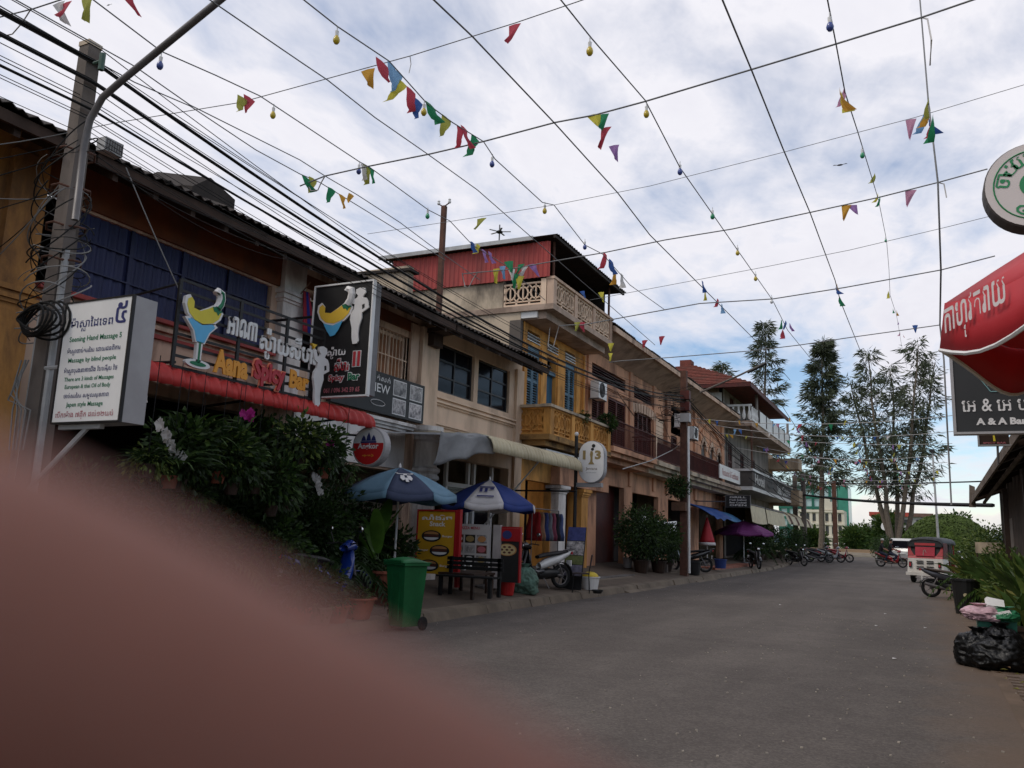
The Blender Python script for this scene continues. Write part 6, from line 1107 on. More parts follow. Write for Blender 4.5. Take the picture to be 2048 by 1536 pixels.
# ------------------------------------------------------------------ two-wheelers (local: x forward, origin on the ground between the wheels)
def motorbike(label, body, seat=None, dark=None, screen=False, big=1.0):
    t = thing('motorbike', label, 'motorbike', (0, 0, 0)); seat = seat or A['black']; dark = dark or A['blackp']; r = .285; wb = .62
    for x, nm in ((wb, 'wheel'), (-wb, 'wheel')):
        b = MB(); b.tube([(x+(r-.045)*math.cos(a), 0, r+(r-.045)*math.sin(a)) for a in [i*math.pi/12 for i in range(24)]], .045, 8, closed=True); wl = b.build(nm, A['rubber'], t, smooth=True)
        b = MB(); b.tube([(x+(r-.085)*math.cos(a), 0, r+(r-.085)*math.sin(a)) for a in [i*math.pi/10 for i in range(20)]], .016, 6, closed=True)
        for k in range(5): a = k*2*math.pi/5; b.tube([(x+.03*math.cos(a), 0, r+.03*math.sin(a)), (x+(r-.085)*math.cos(a), 0, r+(r-.085)*math.sin(a))], .012, 5)
        b.lathe([(.05, -.05), (.05, .05)], (x, 0, r), 10, (0, 1, 0)); b.build('rim', A['steel'], wl)
    def loft(secs, name, m, par=None):      # secs: (x, zc, half width, half height)
        b = MB(); n = 10; vs = []
        for x, zc, hw, hh in secs:
            for k in range(n): a = 2*math.pi*k/n; vs.append((x, hw*math.cos(a), zc+hh*math.sin(a)))
        fs = [(i*n+k, i*n+(k+1) % n, (i+1)*n+(k+1) % n, (i+1)*n+k) for i in range(len(secs)-1) for k in range(n)]+[tuple(range(n)), tuple(reversed(range((len(secs)-1)*n, len(secs)*n)))]
        b.add(vs, fs); return b.build(name, m, par or t, smooth=True)
    loft([(-.92, .86, .03, .02), (-.8, .80, .09, .06), (-.5, .68, .13, .11), (-.15, .58, .14, .12), (.05, .50, .10, .09)], 'tail_fairing', body)
    loft([(-.80, .86, .07, .03), (-.5, .82, .12, .05), (-.1, .77, .13, .05), (.10, .72, .09, .04)], 'seat', seat)
    loft([(-.05, .40, .11, .08), (.15, .36, .13, .10), (.32, .40, .15, .14), (.40, .58, .17, .22), (.44, .80, .15, .16), (.44, .93, .10, .06)], 'leg_shield', body)
    loft([(-.5, .36, .09, .10), (-.2, .34, .12, .13), (.1, .32, .11, .11)], 'engine', dark)
    loft([(.34, .94, .10, .05), (.46, .98, .13, .09), (.54, .97, .09, .07)], 'headlight_cowl', body)
    b = MB(); b.sphere((.55, 0, .97), (.03, .075, .055), 10, 6); b.build('headlight', A['chrome'], t, smooth=True)
    b = MB(); b.box(-.93, -.89, -.07, .07, .80, .86); b.build('tail_light', INK['red'], t)
    for s in (-1, 1): b = MB(); b.tube([(wb, s*.075, r), (.44, s*.075, .86)], .022, 7); b.build('fork', A['steel'], t)
    b = MB(); b.grid(lambda u, v: (wb+(r+.03)*math.cos(R(20+130*u)), (v-.5)*.12, r+(r+.035)*math.sin(R(20+130*u))), 10, 3); b.build('front_mudguard', body, t, smooth=True, solid=.008)
    b = MB(); b.grid(lambda u, v: (-wb+(r+.03)*math.cos(R(70+110*u)), (v-.5)*.14, r+(r+.04)*math.sin(R(70+110*u))), 10, 3); b.build('rear_mudguard', dark, t, smooth=True, solid=.008)
    b = MB(); b.tube([(.30, -.33, 1.00), (.40, -.2, 1.02), (.42, 0, 1.0), (.40, .2, 1.02), (.30, .33, 1.00)], .014, 6); b.build('handlebar', A['black'], t)
    for s in (-1, 1):
        b = MB(); b.tube([(.36, s*.25, 1.02), (.34, s*.32, 1.20)], .007, 5); b.build('mirror_stalk', A['black'], t); b = MB(); b.sphere((.34, s*.33, 1.23), (.018, .065, .045), 10, 6); b.build('mirror', A['chrome'], t, smooth=True)
    b = MB(); b.tube([(.05, -.12, .28), (-.25, -.14, .26), (-.35, -.15, .30), (-.82, -.16, .42)], [.02, .025, .045, .05], 8); b.build('exhaust', A['steel'], t)
    b = MB(); b.box(-.88, -.86, -.09, .09, .52, .66); b.build('number_plate', A['whitep'], t)
    b = MB(); b.tube([(-.30, .03, .34), (-.62, .09, .30)], .025, 6); b.tube([(-.30, -.03, .34), (-.62, -.09, .30)], .025, 6); b.tube([(-.45, -.12, .60), (-.60, -.11, .32)], .022, 6); b.tube([(-.45, .12, .60), (-.60, .11, .32)], .022, 6); b.build('swing_arm', A['steel'], t)
    b = MB(); b.tube([(-.02, .12, .25), (-.06, .28, .02)], .012, 5); b.build('side_stand', A['steel'], t)
    b = MB(); b.tube([(-.78, -.12, .88), (-.98, -.08, .92), (-.98, .08, .92), (-.78, .12, .88)], .014, 5); b.build('grab_rail', A['steel'], t)
    if screen: b = MB(); b.grid(lambda u, v: (.50-.10*v, (u-.5)*.34*(1-.2*v), 1.0+.30*v), 5, 4); b.build('windscreen', A['whitep'], t, smooth=True, solid=.006)
    return t
paint = lambda n, c: mat(n, c, .25, .06, 4, spec=.5, coat=.5)
BL, WHP, BK, RD, GR = paint('paint_blue', (.008, .03, .20)), paint('paint_white', (.60, .60, .58)), paint('paint_black', (.015, .015, .016)), paint('paint_red', (.28, .012, .018)), paint('paint_silver', (.32, .32, .33))
def head(a, c): d = Vector(c)-Vector(a); return math.atan2(d.y, d.x)
place(motorbike('blue scooter squeezed between flower pots and the green bin', BL), (-8.0, 10.2, pz(-8.0)), R(80))
place(motorbike('black scooter with white side panels behind the green woven sack', BK, dark=A['blackp']), (-8.05, 18.2, pz(-8.05)), R(-118)).name
wb2 = [o for o in bpy.data.objects if o.name.startswith('tail_fairing')][-1]; wb2.data.materials[0] = WHP
place(motorbike('black motorbike with tall white windscreen by the folded red parasol', BK, screen=True), (-8.15, 32.6, pz(-8.15)), R(195))
place(motorbike('black motorbike with glinting headlight beside the purple parasol', BK), (-7.5, 43.2, pz(-7.5, 43)), R(-62))
for i, (x, y, a, m_, lb) in enumerate(((-6.15, 59.4, 20, BK, 'dark motorbike, first of the row parked past the striped awning'), (-5.55, 60.6, 12, GR, 'silver motorbike in the row parked past the striped awning'), (-5.1, 61.8, 5, RD, 'red-seated motorbike at the street end of the parked row'), (-6.4, 62.5, 15, RD, 'maroon motorbike at the back of the parked row'), (-6.9, 54.0, -40, BK, 'small dark motorbike parked alone before the striped awning'))):
    place(motorbike(lb, m_, seat=RD if i == 2 else None), (x, y, gz(y)), R(a))
RM = place(motorbike('red motorbike carrying two riders across the street', RD), (-1.75, 57.5, gz(57.5)), R(-8))
place(motorbike('muddy dark scooter parked in front of the tuk-tuk', paint('paint_dusty', (.05, .05, .06)), seat=mat('brown_seat', (.07, .05, .04), .6)), (.80, 29.6, 0), R(8))
# ------------------------------------------------------------------ tuk-tuk
def tuktuk():
    t = thing('tuk_tuk', 'white and red three-wheeled tuk-tuk with black hood parked at the right', 'tuk-tuk', (0, 0, 0)); RED = mat('tuk_red', (.36, .035, .04), .4, .12, 3, dirt=.3, dcol=(.2, .05, .05)); WH = mat('tuk_white', (.60, .57, .52), .45, .08, 3, dirt=.35, dcol=(.35, .30, .25)); HD = mat('hood_black', (.03, .032, .034), .6, .2, 4)
    b = MB(); b.add([(-1.32, -.68, .34), (-1.32, .68, .34), (-1.25, .66, .98), (-1.25, -.66, .98), (-.25, -.68, .34), (-.25, .68, .34), (-.45, .66, .98), (-.45, -.66, .98)], [(0, 1, 2, 3), (4, 7, 6, 5), (0, 3, 7, 4), (1, 5, 6, 2), (3, 2, 6, 7), (0, 4, 5, 1)]); b.build('rear_body', WH, t)
    b = MB(); b.box(-1.40, -1.25, -.72, .72, .30, .42); b.build('bumper', WH, t)
    for r_ in range(4):
        for s in (-1, 1): z = .56+.08*r_+(.06 if r_ > 1 else 0); b = MB(); b.box(-1.335+.008*r_, -1.28, s*.19-.13, s*.19+.13, z, z+.03); b.build('vent_slot', A['black'], t)
    for s in (-1, 1): b = MB(); b.box(-1.35, -1.26, s*.55-.05, s*.55+.05, .62, .84); lo = b.build('tail_lamp', A['black'], t); b = MB(); b.box(-1.36, -1.352, s*.55-.03, s*.55+.03, .66, .80); b.build('lens', INK['red'], lo)
    b = MB(); b.slab([(-1.25, -.66, .985), (-1.25, .66, .985), (-1.20, .64, 1.10), (-1.20, -.64, 1.10)], (.06, 0, 0)); b.build('waist_rail', RED, t)
    for s in (-1, 1): b = MB(); b.slab([(-1.22, s*.66, 1.10), (-1.22, s*.42, 1.10), (-1.16, s*.55, 1.30), (-1.08, s*.60, 1.62), (-1.08, s*.66, 1.62)], (.05, 0, 0)); b.build('rear_pillar', RED, t)
    b = MB(); b.slab([(-1.235, -.36, 1.08), (-1.235, .36, 1.08), (-1.13, .38, 1.60), (-1.13, -.38, 1.60)], (-.03, 0, 0)); b.build('rear_panel', mat('tuk_rear_red', (.38, .03, .05), .45), t); b = MB(); b.slab([(-1.17, -.38, 1.50), (-1.17, .38, 1.50), (-1.155, .39, 1.60), (-1.155, -.39, 1.60)], (-.05, 0, 0)); b.build('panel_hem', RED, t)
    b = MB(); b.slab([(-1.18, -.60, 1.1), (-1.18, .60, 1.1), (-1.07, .60, 1.6), (-1.07, -.60, 1.6)], (.01, 0, 0)); b.build('rear_window', A['black'], t)
    prof = [(-.66, 1.55), (-.64, 1.68), (-.52, 1.78), (-.25, 1.83), (0, 1.845), (.25, 1.83), (.52, 1.78), (.64, 1.68), (.66, 1.55)]
    b = MB(); b.grid(lambda u, v: (-1.22+2.05*u, prof[round(v*8)][0], prof[round(v*8)][1]-.10*max(0, .15-u)/.15*(1)), 8, 8); b.build('hood', HD, t, smooth=True, solid=.03)
    b = MB(); b.slab([(-1.20, p[0], p[1]-.10) for p in prof], (.03, 0, 0)); b.build('hood_back', HD, t)
    for s in (-1, 1):
        b = MB(); b.slab([(-1.2, s*.66, 1.0), (-.55, s*.67, 1.0), (-.55, s*.67, 1.60), (-.75, s*.67, 1.62), (-1.1, s*.66, 1.6)], (0, s*.015, 0)); b.build('side_curtain', mat('tuk_maroon', (.10, .012, .015), .6), t)
        b = MB(); b.tube([(.75, s*.60, .55), (.60, s*.62, 1.6)], .025, 6); b.build('front_pillar', RED, t); b = MB(); b.tube([(-.1, s*.66, .40), (-.1, s*.66, 1.6)], .02, 6); b.build('side_bar', A['steel'], t)
        b = MB(); b.box(-.25, .55, s*.64-.03, s*.64+.03, .28, .36); b.build('sill', WH, t); b = MB(); b.tube([(.65, s*.62, 1.2), (.7, s*.8, 1.25)], .01, 5); mi = b.build('mirror_arm', A['black'], t); b = MB(); b.sphere((.7, s*.82, 1.28), (.02, .07, .05), 8, 6); b.build('mirror', A['chrome'], mi)
    b = MB(); b.box(-.3, .7, -.6, .6, .28, .33); b.build('floor', A['black'], t); b = MB(); b.box(-.95, -.45, -.56, .56, .55, .70); b.box(-1.02, -.90, -.56, .56, .7, 1.1); b.build('passenger_seat', A['black'], t); b = MB(); b.box(-.12, .18, -.25, .25, .50, .62); b.build('driver_seat', A['black'], t)
    b = MB(); b.grid(lambda u, v: (.72+.38*math.sin(u*math.pi)*(1-.4*v), -.58+1.16*u, .36+.62*v), 10, 6); b.build('front_cowl', RED, t, smooth=True, solid=.03); b = MB(); b.slab([(.80, -.56, 1.0), (.80, .56, 1.0), (.64, .54, 1.6), (.64, -.54, 1.6)], (.01, 0, 0)); b.build('windscreen', mat('clear_glass', (.18, .20, .2), .1, .1, 2, spec=.5), t)
    b = MB(); b.tube([(.45, -.28, 1.0), (.5, 0, .98), (.45, .28, 1.0)], .015, 6); b.build('handlebar', A['black'], t)
    for x, s in ((-.85, -.58), (-.85, .58), (.85, 0)):
        b = MB(); b.lathe([(.12, -.07), (.21, -.07), (.235, -.05), (.235, .05), (.21, .07), (.12, .07)], (x, s, .235), 20, (0, 1, 0)); wl = b.build('wheel', A['rubber'], t); b = MB(); b.lathe([(.125, -.04), (.125, .04)], (x, s+(.03 if s > 0 else -.03), .235), 14, (0, 1, 0)); b.build('rim', A['steel'], wl)
    b = MB(); b.tube([(-1.38, -.35, .22), (-1.38, .35, .22)], .025, 6); b.build('tow_bar', A['steel'], t); b = MB(); b.tube([(-1.26, .06, 1.10), (-1.24, .05, 1.30), (-1.22, .02, 1.34), (-1.23, -.05, 1.22)], .02, 5); b.build('tie_cord', mat('dusty_cord', (.4, .22, .2), .8), t)
    return t
place(tuktuk(), (.42, 42.0, 0), R(75), s=1.06)
# ------------------------------------------------------------------ white car mostly behind the tuk-tuk
def car():
    t = thing('parked_car', 'white estate car parked beyond the tuk-tuk', 'car', (0, 0, 0)); hw = .88
    prof = [(-2.1, .45), (-2.15, .85), (-2.05, 1.05), (-1.95, 1.5), (-1.7, 1.72), (.2, 1.72), (.9, 1.12), (1.9, .98), (2.15, .75), (2.15, .4)]
    b = MB(); b.slab([(p[0], -hw, p[1]) for p in prof], (0, 2*hw, 0)); b.build('body', WHP, t)
    for s in (-1, 1):
        y = s*(hw+.006); b = MB(); b.slab([(-1.85, y, 1.1), (-1.7, y, 1.58), (.15, y, 1.6), (.7, y, 1.12)], (0, s*.004, 0)); b.build('side_window', A['glass'], t)
        for x in (-1.35, 1.35): b = MB(); b.lathe([(.2, -.1), (.32, -.1), (.34, -.06), (.34, .06), (.32, .1), (.2, .1)], (x, s*.82, .34), 20, (0, 1, 0)); wl = b.build('wheel', A['rubber'], t); b = MB(); b.lathe([(.21, -.02), (.21, .02)], (x, s*.90, .34), 14, (0, 1, 0)); b.build('rim', A['steel'], wl)
        b = MB(); b.box(-2.17, -2.1, s*.7-.1, s*.7+.1, .9, 1.2); b.build('tail_lamp', INK['red'], t); b = MB(); b.box(2.1, 2.17, s*.65-.15, s*.65+.15, .68, .84); b.build('headlight', A['chrome'], t); b = MB(); b.obox((.62, s*1.0, 1.15), (.1, .18, .13)); b.build('mirror', WHP, t)
    b = MB(); b.slab([(-2.09, -.72, 1.1), (-2.09, .72, 1.1), (-1.96, .66, 1.56), (-1.96, -.66, 1.56)], (-.012, 0, 0)); b.build('rear_window', A['glass'], t); b = MB(); b.box(-2.18, -2.10, -.26, .26, .66, .78); b.build('number_plate', A['whitep'], t); b = MB(); b.box(-2.2, -2.08, -.86, .86, .40, .60); b.build('bumper', A['greyl'], t)
    return t
place(car(), (-.55, 66, gz(66)), R(70))
# ------------------------------------------------------------------ skinned figures
def skinned(name, verts, edges, radii, mats, pick, parent=None, sub=2, root=0):
    me = bpy.data.meshes.new('skeleton'); me.from_pydata([tuple(v) for v in verts], edges, []); o = bpy.data.objects.new('skeleton', me); COL.objects.link(o)
    md = o.modifiers.new('skin', 'SKIN'); md.use_smooth_shade = True
    for i, r_ in enumerate(radii): me.skin_vertices[0].data[i].radius = (r_, r_) if isinstance(r_, (int, float)) else r_
    me.skin_vertices[0].data[root].use_root = True
    s = o.modifiers.new('sub', 'SUBSURF'); s.levels = sub; s.render_levels = sub
    dg = bpy.context.evaluated_depsgraph_get(); dg.update(); m2 = bpy.data.meshes.new_from_object(o.evaluated_get(dg)); bpy.data.objects.remove(o)
    m2.materials.clear()
    for m in mats: m2.materials.append(m)
    for p in m2.polygons: p.material_index = pick(p.center); p.use_smooth = True
    ob = bpy.data.objects.new(name, m2); COL.objects.link(ob)
    if parent: ob.parent = parent
    return ob
SKIN = mat('skin_brown', (.26, .13, .085), .5, .1, 9)
def rider(label, x0, arms_to, shirt, trousers, cap):
    t = thing('person', label, 'person', (0, 0, 0)); V = []; E = []; Rr = []
    def add(p, r_, par=None): V.append(p); Rr.append(r_); i = len(V)-1; (E.append((par, i)) if par is not None else None); return i
    pel = add((x0, 0, .90), .15); ch = add((x0+.06, 0, 1.16), .15, pel); sh = add((x0+.09, 0, 1.36), .13, ch); nk = add((x0+.11, 0, 1.46), .055, sh); hd = add((x0+.13, 0, 1.56), .09, nk); add((x0+.13, 0, 1.67), .085, hd)
    for s in (-1, 1):
        a = add((x0+.09, s*.17, 1.34), .06, sh); e = add((x0+.2, s*.24, 1.12), .045, a); h = add((arms_to[0], s*arms_to[1], arms_to[2]), .035, e); add((arms_to[0]+.06, s*arms_to[1]*.95, arms_to[2]+.01), .03, h)
        k = add((x0+.02, s*.11, .86), .09, pel); kn = add((x0+.42, s*.20, .72), .065, k); an = add((x0+.26, s*.2, .34), .05, kn); add((x0+.40, s*.2, .30), .04, an)
    def pick(c):
        if c.z > 1.46: return 0
        if abs(c.y) > .16 and c.x > x0+.22 and c.z > .95: return 0
        return 1 if c.z > .93 else (2 if c.z > .38 else 0)
    skinned('body', V, E, Rr, [SKIN, shirt, trousers], pick, t)
    b = MB(); b.lathe([(.105, -.02), (.112, .03), (.09, .09), (.0, .12)], (x0+.13, 0, 1.63), 14); b.grid(lambda u, v: (x0+.22+.10*v, -.08+.16*u, 1.63-.02*v), 4, 2); b.build('cap', cap, t, smooth=True); return t
BT = mat('black_cloth', (.014, .014, .016), .9, .2, 6); JN = mat('dark_jeans', (.02, .025, .045), .9, .2, 6)
for lb, x0, at, cap in (('person in black steering the red motorbike', -.12, (.33, .28, 1.03), A['blackp']), ('person in black shirt and pale cap riding pillion on the red motorbike', -.62, (-.15, .19, .98), mat('pale_cap', (.35, .35, .33), .8))):
    place(rider(lb, x0, at, BT, JN, cap), RM.location, R(-8))
# ------------------------------------------------------------------ the photographer's own hand: finger across the lens
def cp(x, y, z): v = MW @ Vector((x, -y, z)); return Vector((v.x, v.y, v.z+HC))     # camera-relative metres (right, up, forward)
HS = bpy.data.materials.new('hand_skin'); HS.use_nodes = True; p = HS.node_tree.nodes['Principled BSDF']; nt = HS.node_tree
g = N('ShaderNodeNewGeometry'); L(RAMP(NOISE(g.outputs['Position'], 900, 4, .6), [(.3, (.155, .066, .050)), (.7, (.19, .083, .063))]), p.inputs['Base Color']); p.inputs['Roughness'].default_value = .6; p.inputs['Specular IOR Level'].default_value = .2; p.inputs['Subsurface Weight'].default_value = .35; p.inputs['Subsurface Radius'].default_value = (1, .35, .2); p.inputs['Subsurface Scale'].default_value = .004
b_ = N('ShaderNodeBump'); b_.inputs['Strength'].default_value = .2; b_.inputs['Distance'].default_value = .0004; L(NOISE(g.outputs['Position'], 1500, 3, .6), b_.inputs['Height']); L(b_.outputs[0], p.inputs['Normal'])
mm = .001; V = []; E = []; Rr = []
def add(x, y, z, r_, par=None): V.append(cp(x*mm, (y-.6)*mm, z*mm)); Rr.append(r_*mm); i = len(V)-1; (E.append((par, i)) if par is not None else None); return i
palm = add(62, -88, -4, 26); wr = add(80, -150, -22, 24, palm); f1 = add(96, -230, -40, 30, wr); add(112, -330, -60, 36, f1)
k1 = add(44, -58, 4, 11, palm); a = add(27, -37, 19, 9.5, k1); a2 = add(12, -26, 23, 9.0, a); a3 = add(-4.8, -15.0, 22, 8.6, a2); a4 = add(-15.0, -8.1, 21, 8.3, a3); add(-23.5, -3.7, 20.5, 6.9, a4)
for i, (dx, dy, l) in enumerate(((14, -16, 1.08), (28, -30, 1.0), (42, -44, .8))):
    k = add(44+dx*.75, -60+dy, 6, 11, palm); q1 = add(28+dx, -44+dy, 26, 9, k); q2 = add(12+dx, -40+dy, 30, 8.4, q1); q3 = add(-4*l+dx, -38+dy, 24, 7.8, q2); add(-12*l+dx, -38+dy, 18, 6.4, q3)
th = add(34, -92, -16, 13, palm); t2 = add(8, -82, -22, 10.5, th); t3 = add(-14, -72, -20, 9.2, t2); add(-26, -66, -17, 7, t3)
HD_ = thing('photographer_hand', 'blurred fingertip of a hand reaching across the lower left of the view', 'hand', (0, 0, 0)); ho = skinned('hand', V, E, Rr, [HS], lambda c: 0, HD_, 3)
# finger nails on the far side
b = MB(); b.sphere(cp(-17*mm, -7*mm, 29*mm), (.005, .005, .003), 10, 6); b.build('fingernail', mat('nail', (.55, .33, .28), .3), HD_, smooth=True)

# the telephone the hand holds: unseen behind the lens, added and set leftwards to shade the fingertip
PHN = thing('telephone', 'unseen dark smartphone held in landscape, added to shade the blurred fingertip', 'phone', cp(0, 0, -.006))
def camslab(x0, x1, y0, y1, z0, z1, r_, name, m):
    pts = []
    for cx_, cy_, a0_ in ((x1-r_, y1-r_, 0), (x0+r_, y1-r_, 90), (x0+r_, y0+r_, 180), (x1-r_, y0+r_, 270)):
        for k in range(6): a_ = R(a0_+18*k); pts.append((cx_+r_*math.cos(a_), cy_+r_*math.sin(a_)))
    n_ = cp(0, 0, z1*mm)-cp(0, 0, z0*mm); b = MB(); b.slab([cp(p_[0]*mm, p_[1]*mm, z0*mm) for p_ in pts], n_); return b.build(name, m, PHN)
camslab(-62, 96, -56, 18, -10, -2.2, 8, 'phone_body', plain('phone_shell', (.02, .02, .025), .35)); camslab(-13, 14, -13, 13, -2.15, -1.4, 6, 'camera_island', plain('phone_island', (.012, .012, .014), .3)); camslab(-58, 92, -53, 15, -10.8, -10.05, 6, 'screen', plain('phone_glass', (.01, .01, .012), .1))
# ------------------------------------------------------------------ foliage generators
def rv(rd): 
    while True:
        v = Vector((rd.uniform(-1, 1), rd.uniform(-1, 1), rd.uniform(-1, 1)))
        if .01 < v.length_squared < 1: return v
def leaf(b, p, d, n, l, w_):
    d = d.normalized(); s = d.cross(n); s = s.normalized() if s.length > 1e-6 else Vector((1, 0, 0)); m_ = p+d*l*.5+n*l*.10; e = p+d*l-n*l*.10
    i = len(b.v); b.v += [tuple(p), tuple(m_+s*w_*.5), tuple(e), tuple(m_-s*w_*.5)]; b.f += [(i, i+1, i+2), (i, i+2, i+3)]
def leaves(c, rad, n, l, w_, rd, droop=.3, hollow=.35, clump=5, cs=.35):
    b = MB(); c = Vector(c); k = 0; rad = Vector(rad)
    while k < n:
        v = rv(rd)
        if v.length < hollow and rd.random() < .7: continue
        cc = c+Vector((v.x*rad.x, v.y*rad.y, v.z*rad.z))
        for _ in range(clump):
            o = rv(rd); p = cc+o*l*1.6; d = (v*.8+o+Vector((0, 0, -droop))); leaf(b, p, d, rv(rd).normalized(), l*rd.uniform(.6, 1.25), w_*rd.uniform(.7, 1.2)); k += 1
    return b
def fronds(c, n, l, rd, width=.05, up=.9, pairs=14, ll=.28, spread=1.0):
    b = MB(); c = Vector(c)
    for i in range(n):
        a = rd.uniform(0, 6.28); e = rd.uniform(.25, 1.1)*up; d = Vector((math.cos(a)*spread, math.sin(a)*spread, e)).normalized(); L_ = l*rd.uniform(.7, 1.1); pts = []; p = c.copy()
        for k in range(pairs+1): pts.append(p.copy()); p = p+d*(L_/pairs); d = (d+Vector((0, 0, -.14))).normalized()
        b.tube(pts[::3]+[pts[-1]], .008, 3, False)
        for k in range(2, pairs+1):
            t = (pts[k]-pts[k-1]).normalized(); s = t.cross(Vector((0, 0, 1))).normalized()
            for q in (-1, 1): leaf(b, pts[k], t*.7+s*q+Vector((0, 0, -.35)), Vector((0, 0, 1)), ll*(1-abs(k/pairs-.45)*.9), width)
    return b
def straps(c, n, l, rd, w_=.05, up=1.0, rad=.1, seg=6, bend=.32):
    b = MB(); c = Vector(c)
    for i in range(n):
        a = rd.uniform(0, 6.28); p = c+Vector((rd.uniform(-rad, rad), rd.uniform(-rad, rad), 0)); d = Vector((math.cos(a)*.6, math.sin(a)*.6, up*rd.uniform(.5, 1.3))).normalized(); s = d.cross(Vector((0, 0, 1))).normalized() if abs(d.z) < .99 else Vector((1, 0, 0)); L_ = l*rd.uniform(.6, 1.15); i0 = len(b.v); tw = rd.uniform(-.4, .4); s = (Matrix.Rotation(rd.uniform(-1.3, 1.3), 3, d) @ s)
        for k in range(seg+1):
            u = k/seg; ww = w_*math.sin(math.pi*(.12+.86*u))*.5; ss = (s+Vector((0, 0, tw*u))).normalized(); b.v += [tuple(p+ss*ww), tuple(p+Vector((0, 0, -.25*ww))), tuple(p-ss*ww)]; p = p+d*(L_/seg); d = (d+Vector((0, 0, -bend*rd.uniform(.5, 1.2)))).normalized()
        for k in range(seg): b.f += [(i0+k*3, i0+k*3+1, i0+k*3+4, i0+k*3+3), (i0+k*3+1, i0+k*3+2, i0+k*3+5, i0+k*3+4)]
    return b
def broad(b, p, d, l, w_, rd):          # one big paddle leaf (banana)
    d = d.normalized(); s = d.cross(Vector((0, 0, 1))).normalized(); i0 = len(b.v); n = 8; q = p.copy()
    for k in range(n+1):
        u = k/n; ww = w_*.5*math.sin(math.pi*(.06+.9*u))**.6; b.v += [tuple(q+s*ww+Vector((0, 0, .12*ww))), tuple(q), tuple(q-s*ww+Vector((0, 0, .12*ww)))]; q = q+d*(l/n); d = (d+Vector((0, 0, -.07))).normalized()
    for k in range(n): b.f += [(i0+k*3, i0+k*3+1, i0+k*3+4, i0+k*3+3), (i0+k*3+1, i0+k*3+2, i0+k*3+5, i0+k*3+4)]
def pot(parent, c, r, h, m): b = MB(); b.lathe([(r*.7, 0), (r, h*.92), (r*1.12, h*.92), (r*1.12, h), (r*.95, h), (r*.9, h*.9)], c, 16); o = b.build('pot', m, parent); b = MB(); b.lathe([(r*.92, h*.88), (0, h*.9)], c, 14); b.build('soil', A['soil'], parent); return o
def plant(label, c, kind, size=1.0, seed=0, potr=.18, poth=.3, mats=None, potm=None, name='potted_plant', hang=None):
    rd = random.Random(seed+100); t = thing(name, label, 'plant', c); c = Vector(c); m1, m2 = mats or (LF['dk'], LF['md'])
    if potr: pot(t, c, potr, poth, potm or A['terra'])
    top = c+Vector((0, 0, poth if potr else 0))
    if kind == 'bush': leaves(top+Vector((0, 0, .42*size)), (.42*size, .42*size, .42*size), int(900*size), .11, .06, rd).build('foliage', m1, t); leaves(top+Vector((0, 0, .5*size)), (.44*size, .44*size, .42*size), int(420*size), .11, .06, rd).build('light_foliage', m2, t)
    elif kind == 'palm': fronds(top+Vector((0, 0, .1)), 13, 1.1*size, rd).build('fronds', m1, t); fronds(top+Vector((0, 0, .15)), 7, 1.0*size, rd).build('light_fronds', m2, t)
    elif kind == 'strap': straps(top, int(46*size), .75*size, rd, .06).build('leaves', m1, t); straps(top, int(22*size), .7*size, rd, .055).build('light_leaves', m2, t)
    elif kind == 'fern': straps(top, 70, .42*size, rd, .022, .7, .06).build('leaves', m1, t); leaves(top, (.24*size, .24*size, .16*size), 220, .07, .03, rd, .8).build('light_leaves', m2, t)
    elif kind == 'banana':
        b = MB()
        for i in range(7): a = rd.uniform(0, 6.28); broad(b, top+Vector((0, 0, .1*i)), Vector((math.cos(a)*.5, math.sin(a)*.5, 1.2)), 1.0*size, .30*size, rd)
        b.build('leaves', LF['ban'], t, smooth=True)
    if hang: MB().tube([c+Vector((0, 0, .02)), c+Vector((.02, 0, hang))], .006, 4).build('hanger', A['wire'], t)
    return t
def flowers(parent, c, n, spread, col, rd, r=.028, line=None):
    for i in range(n):
        p = Vector(c)+rv(rd)*spread if line is None else Vector(c).lerp(Vector(line), i/max(1, n-1))+rv(rd)*spread; b = MB()
        for k in range(5): a = 2*math.pi*k/5+rd.uniform(0, 1); leaf(b, p, Vector((math.cos(a), -.35, math.sin(a))), Vector((0, -1, 0)), r*1.7, r*1.5)
        b.build('flower', col, parent)
ORC = mat('orchid_white', (.72, .70, .68), .6, .06, 5, trans=.2); MAG = mat('orchid_magenta', (.50, .04, .28), .6, .1, 5, trans=.2)
